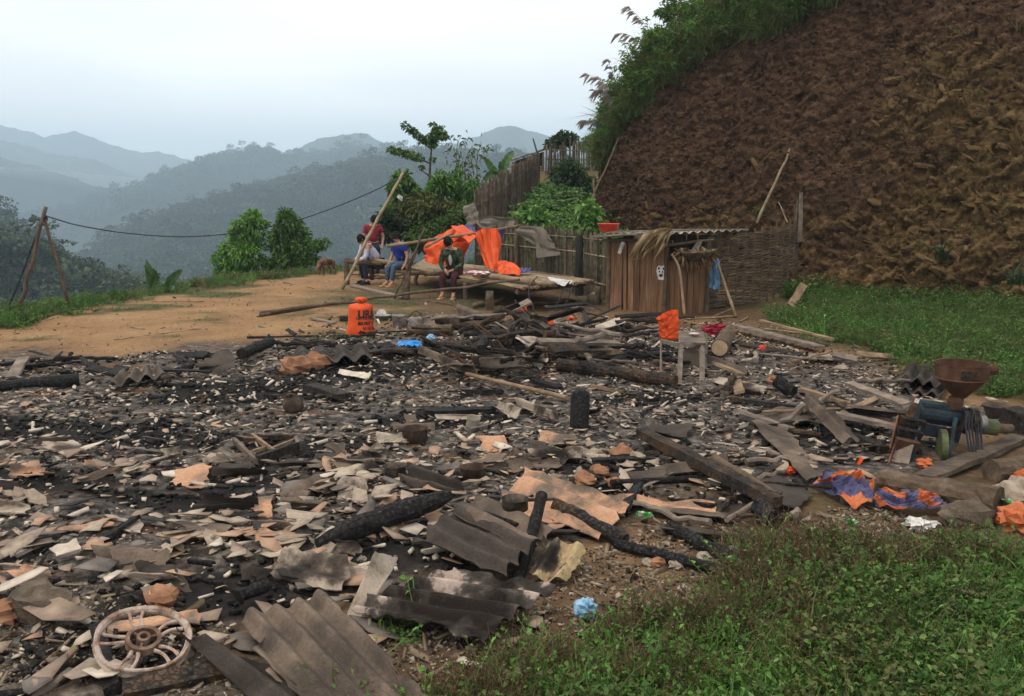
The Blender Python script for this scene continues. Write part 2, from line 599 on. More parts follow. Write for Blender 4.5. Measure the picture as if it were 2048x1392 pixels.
def ground_material():
    m, N, L, b, out = nodes('ground_soil')
    v = mapped(N, L, 'World')
    n1 = noise_tex(N, L, v, 0.9, 6, 0.6)
    n2 = noise_tex(N, L, v, 9.0, 10, 0.78)
    n3 = noise_tex(N, L, v, 55.0, 5, 0.75)
    yard = ramp(N, [(0.25, (0.20, 0.112, 0.055)), (0.5, (0.30, 0.175, 0.085)), (0.75, (0.37, 0.23, 0.118))])
    L.new(n1.outputs['Fac'], yard.inputs[0])
    yf = ramp(N, [(0.3, (0.55, 0.55, 0.55)), (0.62, (1.05, 1.05, 1.05))])
    L.new(n2.outputs['Fac'], yf.inputs[0])
    yard = mixc(N, L, 0.85, yard.outputs[0], yf.outputs[0], 'MULTIPLY')
    yg = ramp(N, [(0.32, (0.7, 0.68, 0.66)), (0.6, (1.08, 1.08, 1.08))])
    L.new(n3.outputs['Fac'], yg.inputs[0])
    yard = mixc(N, L, 0.8, yard, yg.outputs[0], 'MULTIPLY')
    ash = ramp(N, [(0.32, (0.012, 0.0105, 0.010)), (0.46, (0.040, 0.034, 0.030)), (0.56, (0.13, 0.110, 0.094)), (0.68, (0.29, 0.25, 0.21))])
    L.new(n2.outputs['Fac'], ash.inputs[0])
    ru = ramp(N, [(0.56, (0, 0, 0)), (0.70, (1, 1, 1))])
    n4 = noise_tex(N, L, v, 1.3, 5, 0.6)
    L.new(n4.outputs['Fac'], ru.inputs[0])
    ash2 = mixc(N, L, ru.outputs[0], ash.outputs[0], (0.12, 0.058, 0.026))
    brown = ramp(N, [(0.3, (0.045, 0.028, 0.016)), (0.52, (0.105, 0.064, 0.035)), (0.72, (0.20, 0.135, 0.082))])
    L.new(n2.outputs['Fac'], brown.inputs[0])
    gr = ramp(N, [(0.3, (0.03, 0.033, 0.013)), (0.7, (0.085, 0.085, 0.034))])
    L.new(n2.outputs['Fac'], gr.inputs[0])
    def A_(nm):
        a = N.new('ShaderNodeAttribute'); a.attribute_name = nm
        return a.outputs['Fac']
    c = mixc(N, L, A_('earth'), yard, brown.outputs[0])
    c = mixc(N, L, A_('moss'), c, gr.outputs[0])
    c = mixc(N, L, A_('burnt'), c, ash2)
    c = mixc(N, L, A_('soot'), c, ramp_out(N, L, n2.outputs['Fac'], [(0.36, (0.006, 0.0055, 0.0055)), (0.6, (0.022, 0.019, 0.018)), (0.72, (0.09, 0.082, 0.076))]))
    sp = ramp(N, [(0.66, (0, 0, 0)), (0.70, (1, 1, 1))])
    L.new(n3.outputs['Fac'], sp.inputs[0])
    sm = N.new('ShaderNodeMath'); sm.operation = 'MULTIPLY'
    L.new(sp.outputs[0], sm.inputs[0]); L.new(A_('flecks'), sm.inputs[1])
    c = mixc(N, L, sm.outputs[0], c, (0.42, 0.38, 0.33))
    L.new(c, b.inputs['Base Color'])
    b.inputs['Roughness'].default_value = 0.95
    b.inputs['Specular IOR Level'].default_value = 0.15
    mx = N.new('ShaderNodeMath'); mx.operation = 'ADD'
    L.new(n2.outputs['Fac'], mx.inputs[0]); L.new(n3.outputs['Fac'], mx.inputs[1])
    bumped(N, L, b, mx.outputs[0], 0.55, 0.03)
    return m


def geo(a, b, n): return a * (b / a) ** np.linspace(0, 1, n)


xs = np.concatenate([-geo(14, 90, 26)[::-1], np.linspace(-13.9, 11.9, 430), geo(12, 60, 22)])
ys = np.concatenate([np.linspace(-6, 1.9, 20), geo(2.0, 30, 400), geo(30.3, 110, 60)])
GX, GY = np.meshgrid(xs, ys, indexing='ij')
GZ = gz(GX, GY)
bd = poly_dist(BURN, GX, GY)
edge_n = fbm(GX * 0.8, GY * 0.8, 2.2, 5)
burnt = smooth(-0.5, 0.5, bd + 0.9 * edge_n)
WEED = [G(850, 1430)[:2], G(985, 1330)[:2], G(1230, 1262)[:2], G(1420, 1235)[:2], G(1540, 1140)[:2], G(1640, 1060)[:2], G(1720, 1095)[:2], G(1900, 1050)[:2], G(2070, 1080)[:2], (7, 1.5), (-0.4, 1.5)]
GRASS = [G(1530, 640)[:2], G(1600, 610)[:2], (6.7, 19.5), (9, 18.2), (14, 17), (16, 9), (6.2, 8.4), G(1990, 800)[:2], G(1800, 735)[:2], G(1690, 690)[:2]]
earth = np.maximum(smooth(-0.9, 1.2, poly_dist([(-2.5, 2), (-1.6, 4.2), (-0.3, 5.4), (1.4, 6.6), (2.4, 7.2), (4, 8.5), (5, 11), (4, 14), (2.6, 16), (-1.6, 16.2), (-4.2, 20), (-2.8, 24), (2, 24), (6, 22), (18, 20), (18, 1)], GX, GY) + 0.9 * edge_n),
                   smooth(-1.6, 0.4, bd + 0.8 * edge_n) * 0.8)
moss = smooth(0.15, 0.6, fbm(GX * 0.45, GY * 0.8, 4.4, 4) + 0.35 * smooth(3.5, 0.3, poly_dist(YARD, GX, GY)) * (GY < 32)) * (1 - burnt) * 0.85
edge_d = poly_dist(YARD, GX, GY)
moss = np.maximum(moss, smooth(1.0, 0.0, edge_d + 0.9 * fbm(GX * .7, GY * .7, 9.1, 4)))
moss = np.maximum(moss, 0.75 * smooth(0.1, 0.45, fbm(GX * 0.9, GY * 1.3, 1.4, 4) + 0.25) * smooth(-5, -3.6, GX) * smooth(0.4, -0.6, GX) * smooth(14.6, 15.6, GY) * smooth(23, 20, GY))
moss = np.maximum(moss * (1 - smooth(-1.2, 0, poly_dist(WEED, GX, GY))), 0.5 * smooth(-0.1, 0.9, poly_dist(WEED, GX, GY)))
moss = np.maximum(moss, 0.85 * smooth(-0.6, 0.6, poly_dist(GRASS, GX, GY) + 0.5 * edge_n))
moss = np.maximum(moss, 0.8 * smooth(22.5, 24, GY) * smooth(-2, 0, GX))
# heaps of soot and charcoal between the paler drifts of shards
SOOT = [(430, 790, 1.0, .7), (560, 770, .8, .5), (120, 860, 1.3, .5), (330, 880, .9, .4), (60, 960, .7, .35), (480, 960, .6, .3), (420, 1200, .55, .35), (240, 1290, .5, .3), (800, 1110, .5, .3), (1140, 1000, .5, .35), (1180, 930, .7, .35), (700, 740, 1.2, .5), (1240, 700, 1.5, .6), (960, 700, 1.6, .7), (880, 840, .9, .4), (1500, 1010, .6, .3), (1680, 860, .9, .45), (620, 900, .7, .3), (340, 1000, .6, .25), (1290, 800, .7, .3)]


def soot_at(x, y):
    s = np.zeros(np.shape(x))
    for px, py, rx, ry in SOOT:
        c = G(px, py)
        s = np.maximum(s, np.exp(-(((x - c[0]) / rx) ** 2 + ((y - c[1]) / ry) ** 2)))
    return smooth(.30, .62, s + .28 * fbm(np.asarray(x) * 1.7, np.asarray(y) * 1.7, 3.7, 4))


soot = soot_at(GX, GY) * burnt
flecks = (1 - .6 * soot) * np.clip(burnt + smooth(-2.2, 0.2, bd) * 0.6 + 0.35 * (earth > 0.4), 0, 1)
GP = np.stack([GX, GY, GZ], -1)
nu, nv = GX.shape
ii, jj = np.meshgrid(np.arange(nu - 1), np.arange(nv - 1), indexing='ij')
k = (ii * nv + jj).ravel()
GF = np.stack([k, k + nv, k + nv + 1, k + 1], 1)
gme = new_mesh('ground', GP.reshape(-1, 3), GF, [ground_material()], sm=True)
for nm, arr in (('burnt', burnt), ('earth', earth), ('moss', moss), ('flecks', flecks), ('soot', soot)):
    a = gme.attributes.new(nm, 'FLOAT', 'POINT'); a.data.foreach_set('value', arr.astype(np.float32).ravel())
tag(link(bpy.data.objects.new('ground', gme)), 'tan dirt yard and blackened house plot on a levelled hill terrace', None, None, 'structure')

# ------------------------------------------------------------------ setting: hills beyond the valley
def hill_material(name, dark, mid, light, field=None):
    m, N, L, b, out = nodes(name)
    v = mapped(N, L, 'World')
    n = noise_tex(N, L, v, 0.02, 8, 0.7)
    c = ramp(N, [(0.32, dark), (0.5, mid), (0.68, light)])
    L.new(n.outputs['Fac'], c.inputs[0])
    n2 = noise_tex(N, L, v, 0.13, 6, 0.75)
    L.new(mixc(N, L, 0.7, c.outputs[0], ramp_out(N, L, n2.outputs['Fac'], [(0.35, (0.35, 0.35, 0.35)), (0.65, (1.35, 1.35, 1.35))]), 'MULTIPLY'), b.inputs['Base Color'])
    b.inputs['Roughness'].default_value = 0.95
    b.inputs['Specular IOR Level'].default_value = 0.05
    bumped(N, L, b, n2.outputs['Fac'], 0.9, 6.0)
    return m


HM = hill_material('forest_floor', (0.012, 0.022, 0.009), (0.028, 0.045, 0.017), (0.055, 0.07, 0.028))


def hill(name, sky, D, run, base, label, rough=0.02, tall=0.0, nu=260, nv=70, back=0.5):
    px = np.linspace(sky[0][0], sky[-1][0], nu)
    py = np.interp(px, [s[0] for s in sky], [s[1] for s in sky])
    cx = (px - 1024) / FPX * D
    cz = CAMH + (HOR - py) / FPX * D - tall
    v = np.concatenate([np.linspace(0, 1, nv), 1 + np.linspace(0, back, 12)[1:]])
    U, W = np.meshgrid(np.arange(nu), v, indexing='ij')
    X = cx[U]
    Y = D - run * (1 - W)
    C = cz[U]
    t = np.clip(W, 0, 1)
    Z = base + (C - base) * (t ** 0.85)
    amp = (C - base) * 0.16 * (4 * t * (1 - t))
    s = 3.0 / (run * 0.6)
    Z = Z + amp * fbm(X * s, Y * s * 0.5, D * 0.01, 5)
    Z = np.where(W > 1, C - (W - 1) * run * 0.7, Z)
    Z = Z + rough * D * 0.12 * fbm(X / D * 90, Y / D * 90, 0.3, 3)
    P = np.stack([X, Y, Z], -1)
    m2 = len(v)
    i2, j2 = np.meshgrid(np.arange(nu - 1), np.arange(m2 - 1), indexing='ij')
    k2 = (i2 * m2 + j2).ravel()
    me = new_mesh(name, P.reshape(-1, 3), np.stack([k2, k2 + m2, k2 + m2 + 1, k2 + 1], 1), [HM], sm=True)
    o = link(bpy.data.objects.new(name, me))
    tag(o, label, None, None, 'structure')
    return P


H_J = hill('near_hill', [(-500, 360), (0, 437), (50, 447), (130, 478), (160, 498), (220, 520), (280, 548), (330, 590), (420, 650), (560, 700), (900, 720)], 165, 105, -62, 'dark wooded hillside just below the yard on the left', tall=6.0)
H_I = hill('spur_hill', [(-500, 310), (0, 386), (30, 400), (60, 430), (100, 462), (170, 520), (300, 570), (700, 640)], 330, 160, -90, 'dark wooded spur rising at the left edge behind the nearest slope', tall=8.5)
H_B = hill('middle_hill', [(-300, 620), (120, 560), (250, 500), (330, 450), (410, 404), (496, 380), (600, 345), (703, 321), (781, 308), (918, 298), (994, 301), (1040, 306), (1200, 330), (1700, 330), (2400, 300)], 850, 640, -130, 'blue green wooded ridge filling the middle of the valley view', tall=8)
H_C = hill('long_hill', [(-300, 520), (0, 470), (100, 440), (168, 415), (270, 370), (350, 350), (400, 328), (440, 322), (500, 305), (550, 297), (590, 308), (620, 306), (700, 300), (800, 298), (1000, 310), (1700, 330)], 1500, 700, -160, 'hazy blue ridge sloping down to the left behind the middle ridge', tall=8)
H_D = hill('peak_hill', [(300, 360), (560, 320), (600, 305), (640, 285), (690, 273), (740, 272), (765, 286), (800, 300), (860, 300), (930, 286), (1000, 260), (1025, 257), (1060, 268), (1100, 278), (1160, 282), (1300, 290), (1700, 300)], 2200, 700, -160, 'pale distant peaks with one pointed summit on the skyline')
H_H = hill('valley_hill', [(-500, 280), (0, 312), (50, 325), (100, 337), (160, 355), (200, 372), (260, 405), (420, 440)], 1750, 700, -160, 'hazy lower ridge at the left of the valley')
H_G = hill('second_hill', [(-500, 250), (0, 282), (60, 290), (130, 312), (200, 320), (270, 347), (350, 385), (500, 420)], 2250, 600, -160, 'pale second ridge at the left behind the lower ridge')
H_F = hill('far_hill', [(-800, 190), (0, 252), (60, 262), (110, 278), (160, 269), (175, 267), (230, 290), (300, 308), (330, 304), (400, 325), (500, 335), (900, 350)], 2900, 600, -160, 'palest farthest mountain ridge on the left skyline')
vme = new_mesh('valley', [(-5500, -600, -165), (5500, -600, -165), (5500, 4300, -165), (-5500, 4300, -165)], np.array([[0, 1, 2, 3]]), [HM])
tag(link(bpy.data.objects.new('valley', vme)), 'wooded valley floor far below the terrace', None, None, 'structure')

# haze: closed box round the camera and the whole scene
hz = MB().box((0, 1900, 60), (11400, 5400, 456)).build('haze', [])
hm = bpy.data.materials.new('valley_haze')
hm.use_nodes = True
hm.node_tree.nodes.clear()
_ho = hm.node_tree.nodes.new('ShaderNodeOutputMaterial')
_pv = hm.node_tree.nodes.new('ShaderNodeVolumePrincipled')
_pv.inputs['Color'].default_value = (0.66, 0.84, 1.0, 1)
_pv.inputs['Density'].default_value = 0.00050
_pv.inputs['Anisotropy'].default_value = 0.2
hm.node_tree.links.new(_pv.outputs[0], _ho.inputs['Volume'])
hz.data.materials.append(hm)
tag(hz, 'thin blue valley haze', None, None, 'stuff')

# pale mist lying in the valley at the left
mm_ = bpy.data.materials.new('valley_mist')
mm_.use_nodes = True
mm_.node_tree.nodes.clear()
_mo = mm_.node_tree.nodes.new('ShaderNodeOutputMaterial')
_mv = mm_.node_tree.nodes.new('ShaderNodeVolumePrincipled')
_mv.inputs['Color'].default_value = (0.93, 0.97, 1.0, 1)
_mv.inputs['Density'].default_value = 0.0018
mm_.node_tree.links.new(_mv.outputs[0], _mo.inputs['Volume'])
ms_ = MB().blob((-1150, 1450, -70), (900, 390, 125), 1, 40, 0.0).build('mist', [mm_], sm=True)
tag(ms_, 'pale mist lying in the valley between the left ridges', None, None, 'stuff')

# forest crowns on the hills
M_forest = leaf_mat('forest_leaf', [(0.0, (0.014, 0.026, 0.009)), (0.5, (0.03, 0.052, 0.017)), (0.85, (0.055, 0.08, 0.026)), (1.0, (0.08, 0.09, 0.035))], 0.2)
M_trunk = mk('bark', [(0.3, (0.05, 0.035, 0.025)), (0.7, (0.14, 0.11, 0.085))], 8, 0.9, 0.6, 30, 0.02)


def crown_proto(i, n=330, flat=0.8):
    cl = RNG.normal(size=(7, 3)) * (0.30, 0.30, 0.22) + (0, 0, 0.62)
    c = cl[RNG.integers(0, 7, n)]
    d = RNG.normal(size=(n, 3)); d /= np.linalg.norm(d, axis=1)[:, None]
    d[:, 2] = np.abs(d[:, 2]) * 0.9 - 0.15
    p = c + d * RNG.uniform(0.16, 0.30, (n, 1)) * (1, 1, flat)
    return leaves_mesh('forest_crown', p, d + RNG.normal(size=(n, 3)) * 0.6, RNG.uniform(0.07, 0.15, n), 0.85, M_forest)


crowns = [crown_proto(i) for i in range(6)]


def forest(name, P, n, size, label, vmin=0.1, umin=0, umax=None, dens=None):
    nu_, nv_ = P.shape[0], 70
    umax = umax or nu_ - 2
    u = RNG.uniform(umin, umax - 0.01, n); w = RNG.uniform(vmin, 1, n) ** 0.8 * (nv_ - 1.01)
    i, j = u.astype(int), w.astype(int)
    fu, fw = (u - i)[:, None], (w - j)[:, None]
    q = (P[i, j] * (1 - fu) + P[i + 1, j] * fu) * (1 - fw) + (P[i, j + 1] * (1 - fu) + P[i + 1, j + 1] * fu) * fw
    s = size * RNG.lognormal(0, 0.35, n)
    scatter(name, crowns, q, s, RNG.uniform(0, 6.28, n), 0.1, label, None, 'stuff', sink=size * 0.2)


forest('near_forest', H_J, 9000, 3.6, 'dense dark broadleaf wood on the hillside below the yard', 0.02, 0, 190)
forest('spur_forest', H_I, 2600, 5.5, 'dark wood covering the spur at the left edge', 0.2, 40, 160)
forest('middle_forest', H_B, 12000, 7, 'blue green wood covering the middle ridge', 0.25, 20, 190)
forest('ridge_forest', H_C, 7000, 9, 'hazy wood on the long ridge', 0.4, 30, 190)

# ------------------------------------------------------------------ setting: cliff cut into the hill
CB = np.array([(14.5, 15.4), (11, 16.7), (8.2, 18.2), (6.5, 19.6), (5.0, 21.6), (3.8, 23.8), (2.95, 26.0), (2.75, 28.2), (3.3, 30.5), (4.6, 33.5), (6.2, 37.5)], float)


def spline(P, n):
    P = np.asarray(P, float)
    d = np.concatenate([[0], np.cumsum(np.linalg.norm(np.diff(P, axis=0), axis=1))])
    t = np.linspace(0, d[-1], n)
    Q = np.stack([np.interp(t, d, P[:, c]) for c in range(P.shape[1])], 1)
    for _ in range(max(3, n // 40)):
        Q[1:-1] = 0.25 * Q[:-2] + 0.5 * Q[1:-1] + 0.25 * Q[2:]
    return Q


NU, NVC = 1100, 330
cb = spline(CB, NU)
ct = np.gradient(cb, axis=0); ct /= np.linalg.norm(ct, axis=1)[:, None]
cn = np.stack([-ct[:, 1], ct[:, 0]], 1) * -1           # towards the hill
if cn[NU // 4] @ np.array([0, 1]) < 0: cn = -cn
# smoothed normals so the leaning face does not fold at the nose
for _ in range(600): cn[1:-1] = 0.25 * cn[:-2] + 0.5 * cn[1:-1] + 0.25 * cn[2:]
cn /= np.linalg.norm(cn, axis=1)[:, None]
ch = np.interp(np.arange(NU) / NU, [0, .16, .30, .43, .54, .62, .68, .74, 1], [9.0, 8.6, 8.0, 7.2, 6.2, 5.2, 4.4, 4.2, 4.4])   # height of the bare cut
H = np.concatenate([np.linspace(-0.3, 1, 270), 1 + np.linspace(0, 1, NVC - 270 + 1)[1:] ** 1.3])
U2, W2 = np.meshgrid(np.arange(NU), H, indexing='ij')
hh = ch[U2]
zz = np.where(W2 <= 1, W2 * hh, hh + (W2 - 1) * 6.5)
bat = np.interp(np.arange(NU) / NU, [0, .30, .46, .58, .75, 1], [.43, .43, .28, .13, .13, .3])[U2]
sb = np.where(W2 <= 1, bat * zz, bat * hh + (W2 - 1) * 7.5)
CX, CY = cb[U2, 0] + cn[U2, 0] * sb, cb[U2, 1] + cn[U2, 1] * sb
CZ = zz + np.clip(gz(cb[:, 0], cb[:, 1]), -0.2, 4)[U2] * smooth(1.3, 0, W2)
p3 = np.stack([CX.ravel(), CY.ravel(), CZ.ravel()], 1)
Rs = rotm(0, math.radians(32), 0) @ rotm(math.radians(20), 0, 0)
ps = p3 @ Rs.T
rocky = smooth(-0.2, 0.4, fbm(p3[:, 0] * 0.25, p3[:, 2] * 0.4, p3[:, 1] * 0.25, 3) + 0.10 * (p3[:, 0] - 7.5) - 0.12 * (p3[:, 2] - 2.2))
wv = fbm(p3[:, 0] * 1.1, p3[:, 1] * 1.1, p3[:, 2] * 1.1, 3)[:, None] * 0.5
f1 = facets(ps * (0.55, 1.0, 1.5) + wv, 1)
f2 = facets(ps * (1.6, 2.2, 4.2) + wv * 1.5, 9)
pq = p3 * (1 - .0) 
f3 = np.where(rocky > .5, facets(ps * (3.2, 4.5, 8.0) + wv, 23), facets(pq * 3.6 + wv, 31))
f4 = np.where(rocky > .5, facets(ps * (7, 9, 15.0) + wv, 51), facets(pq * 8.5 + wv, 77))
disp = 0.45 * fbm(p3[:, 0] * 0.30, p3[:, 1] * 0.30, p3[:, 2] * 0.30, 3) + (0.05 + 0.12 * rocky) * f1 + (0.06 + 0.12 * rocky) * f2 + 0.085 * f3 + 0.065 * f4 + 0.02 * fbm(p3[:, 0] * 5, p3[:, 1] * 5, p3[:, 2] * 5, 3)
disp = disp * smooth(-0.4, 0.12, W2.ravel()) * smooth(2.2, 1.0, W2.ravel())
CX = CX - (cn[U2, 0] * disp.reshape(CX.shape)) * 0.9
CY = CY - (cn[U2, 1] * disp.reshape(CX.shape)) * 0.9
CZ = CZ + disp.reshape(CX.shape) * 0.35
CP = np.stack([CX, CY, CZ], -1)


def cliff_material():
    m, N, L, b, out = nodes('cliff_earth')
    v = mapped(N, L, 'World', (1, 1, 1))
    vs = mapped(N, L, 'World', (1.2, 1.2, 3.0), (0, math.radians(32), 0))
    n1 = noise_tex(N, L, vs, 2.6, 10, 0.78)
    soil = ramp_out(N, L, n1.outputs['Fac'], [(0.34, (0.014, 0.0075, 0.0045)), (0.5, (0.041, 0.0215, 0.0120)), (0.64, (0.105, 0.060, 0.034))])
    rock = ramp_out(N, L, n1.outputs['Fac'], [(0.33, (0.020, 0.0115, 0.005)), (0.5, (0.074, 0.046, 0.0185)), (0.65, (0.19, 0.125, 0.053))])
    at = N.new('ShaderNodeAttribute'); at.attribute_name = 'rocky'
    c = mixc(N, L, at.outputs['Fac'], soil, rock)
    n2 = noise_tex(N, L, v, 34, 5, 0.7)
    fl = ramp_out(N, L, n2.outputs['Fac'], [(0.60, (0, 0, 0)), (0.72, (1, 1, 1))])
    c = mixc(N, L, fl, c, (0.26, 0.19, 0.115))
    L.new(c, b.inputs['Base Color'])
    b.inputs['Roughness'].default_value = 0.85
    b.inputs['Specular IOR Level'].default_value = 0.1
    n3 = noise_tex(N, L, v, 16, 6, 0.7)
    bumped(N, L, b, n3.outputs['Fac'], 0.6, 0.04)
    return m


k = (np.arange(NU - 1)[:, None] * NVC + np.arange(NVC - 1)[None]).ravel()
cme = new_mesh('cliff', CP.reshape(-1, 3), np.stack([k, k + 1, k + NVC + 1, k + NVC], 1), [cliff_material()])
a = cme.attributes.new('rocky', 'FLOAT', 'POINT'); a.data.foreach_set('value', rocky.astype(np.float32))
tag(link(bpy.data.objects.new('cliff', cme)), 'tall dark brown earth and rock cut rising behind the hut', None, None, 'structure')

# clods and slaty stones standing proud of the cut face
M_clod = mk('clod_soil', [(0.3, (0.022, 0.0115, 0.0065)), (0.5, (0.055, 0.029, 0.016)), (0.7, (0.13, 0.076, 0.042))], 5, 0.9, 0.5, 40, 0.02, coord='Object', vary=.4)
M_slate = mk('ochre_slate', [(0.3, (0.03, 0.018, 0.008)), (0.5, (0.085, 0.052, 0.021)), (0.7, (0.18, 0.118, 0.05))], 4, 0.8, 0.5, 40, 0.02, coord='Object', vary=.4)


def clod_proto(sz, mat, R=None):
    m = MB().blob((0, 0, 0), sz, RNG.integers(99), 7, .5, 1.7, R)
    return new_mesh('clod', np.concatenate(m.V), m.F, [mat])


_dip = lambda: rotm(RNG.normal() * .35, math.radians(30) + RNG.normal() * .15, RNG.normal() * .3)
clods = [clod_proto((1, .8, .7), M_clod) for _ in range(4)] + [clod_proto((RNG.uniform(1.2, 2.2), .8, RNG.uniform(.35, .7)), M_slate, _dip()) for _ in range(6)]
Ucl, Wcl = np.meshgrid(np.arange(NU), np.arange(NVC), indexing='ij')
vis = np.argwhere((H[Wcl] > .02) & (H[Wcl] < 1.0) & (Ucl < NU * .72))
cs = vis[RNG.choice(len(vis), 11000, replace=False)]
rk = rocky.reshape(NU, NVC)[cs[:, 0], cs[:, 1]]
isr = (RNG.random(len(cs)) < rk) & (RNG.random(len(cs)) < .55)
pick = np.where(isr, RNG.integers(4, 10, len(cs)), RNG.integers(0, 4, len(cs)))
scl = np.where(isr, RNG.lognormal(-3.25, .62, len(cs)), RNG.lognormal(-3.4, .5, len(cs)))
o_ = scatter('cliff_stones', clods, CP[cs[:, 0], cs[:, 1]], np.clip(scl, .01, .12), RNG.normal(size=len(cs)) * .6, .4, 'loose clods and slaty stones sticking out of the cliff face', None, 'stuff', pick)
# ------------------------------------------------------------------ vegetation
M_leaf = leaf_mat('leaf_green', [(0.0, (0.030, 0.070, 0.015)), (0.5, (0.072, 0.150, 0.030)), (0.85, (0.115, 0.20, 0.042)), (1.0, (0.18, 0.25, 0.07))])
M_leafd = leaf_mat('leaf_dark', [(0.0, (0.016, 0.036, 0.016)), (0.55, (0.038, 0.075, 0.028)), (1.0, (0.085, 0.125, 0.048))])
M_leafy = leaf_mat('leaf_yellowish', [(0.0, (0.045, 0.06, 0.018)), (0.55, (0.105, 0.125, 0.036)), (1.0, (0.19, 0.20, 0.075))])
M_leafb = leaf_mat('leaf_bright', [(0.0, (0.045, 0.115, 0.020)), (0.5, (0.105, 0.23, 0.042)), (1.0, (0.21, 0.35, 0.09))])
M_dry = leaf_mat('dry_stalk', [(0.0, (0.05, 0.032, 0.016)), (0.5, (0.11, 0.07, 0.035)), (1.0, (0.22, 0.155, 0.085))], 0.15)
M_plume = leaf_mat('plume', [(0.0, (0.55, 0.48, 0.45)), (1.0, (0.75, 0.69, 0.65))], 0.7)
M_banana = leaf_mat('banana_leaf', [(0.0, (0.03, 0.075, 0.02)), (0.5, (0.06, 0.12, 0.035)), (1.0, (0.10, 0.17, 0.06))], 0.3, 0.4)
M_stem = mk('green_stem', [(0.3, (0.045, 0.06, 0.02)), (0.7, (0.10, 0.12, 0.045))], 8, 0.7, 0.2)


def pc(px, py, r, y):
    """a foliage clump: centre and radius in metres from its photo position at distance y"""
    return (*A(px, py, y), r / FPX * y)


def foliage(name, clumps, n, size, mat, parent, droop=0.3, aspect=0.42, flat=0.8, six=True, depth=1.0):
    c = np.array([q[:3] for q in clumps]); r = np.array([q[3] for q in clumps])
    w = r ** 2 / (r ** 2).sum()
    i = RNG.choice(len(c), n, p=w)
    d = RNG.normal(size=(n, 3)); d /= np.linalg.norm(d, axis=1)[:, None]
    # sub-clumps: leaves gather on sprays, so light and dark tufts and gaps appear
    k = 26
    sp = RNG.normal(size=(len(c), k, 3)); sp /= np.linalg.norm(sp, axis=2)[..., None]
    d = sp[i, RNG.integers(0, k, n)] * 0.85 + d * 0.38
    p = c[i] + d * (r[i] * RNG.uniform(0.35, 1.0, n) ** 0.6)[:, None] * (1, depth, flat)
    dr = d + RNG.normal(size=(n, 3)) * 0.45 + (0, 0, -0.1)
    me = leaves_mesh(name, p - wloc(parent), dr, size * RNG.uniform(0.6, 1.2, n), aspect, mat, droop, six=six)
    o = bpy.data.objects.new(name, me)
    return link(o, parent)


def plant(name, label, cat, base, clumps, n, size, mat, trunk_r=0.05, droop=0.3, aspect=0.42, flat=0.85, group=None, depth=1.0, trunk='trunk', crown='crown', tmat=None):
    base = np.asarray(base, float)
    t = thing(name, label, cat, base, group)
    m = MB()
    top = max(clumps, key=lambda q: q[2])
    mid = np.mean([q[:3] for q in clumps], 0)
    m.tube(spline([base - (0, 0, 0.15), base * 0.55 + mid * 0.45 + RNG.normal(size=3) * 0.05, mid, np.array(top[:3])], 9), np.linspace(trunk_r, trunk_r * 0.25, 9), 7, rough=0.1)
    for q in clumps:
        s = base * 0.45 + mid * 0.55
        m.tube(spline([s, s * 0.5 + np.array(q[:3]) * 0.5 - (0, 0, 0.08), np.array(q[:3])], 5), np.linspace(trunk_r * 0.5, trunk_r * 0.15, 5), 5)
    m.build(trunk, tmat or M_trunk, t, sm=True)
    foliage(crown, clumps, n, size, mat, t, droop, aspect, flat, depth=depth)
    return t


YT = 27.6
plant('leafy_tree', 'rounded leafy tree at yard edge, left one of the close pair with touching crowns', 'tree', A(500, 640, YT),
      [pc(488, 446, 22, YT), pc(502, 434, 17, YT), pc(512, 452, 20, YT), pc(480, 470, 22, YT), pc(506, 480, 26, YT + .3), pc(460, 500, 22, YT), pc(444, 520, 17, YT - .2), pc(490, 510, 28, YT - .3), pc(470, 536, 30, YT), pc(512, 530, 26, YT), pc(446, 545, 18, YT), pc(500, 556, 30, YT)],
      8000, 0.13, M_leafb, 0.09, 0.35)
plant('leafy_tree', 'leafy tree with one long branch reaching right, beside its twin at yard edge', 'tree', A(580, 640, YT),
      [pc(570, 434, 18, YT), pc(582, 446, 22, YT), pc(566, 462, 22, YT), pc(592, 470, 24, YT), pc(560, 492, 24, YT), pc(606, 494, 24, YT - .2), pc(582, 512, 30, YT), pc(618, 516, 18, YT - .3), pc(634, 490, 12, YT - .3), pc(650, 486, 9, YT - .3), pc(600, 540, 28, YT), pc(556, 540, 28, YT), pc(575, 560, 26, YT)],
      8000, 0.13, M_leafb, 0.09, 0.35)

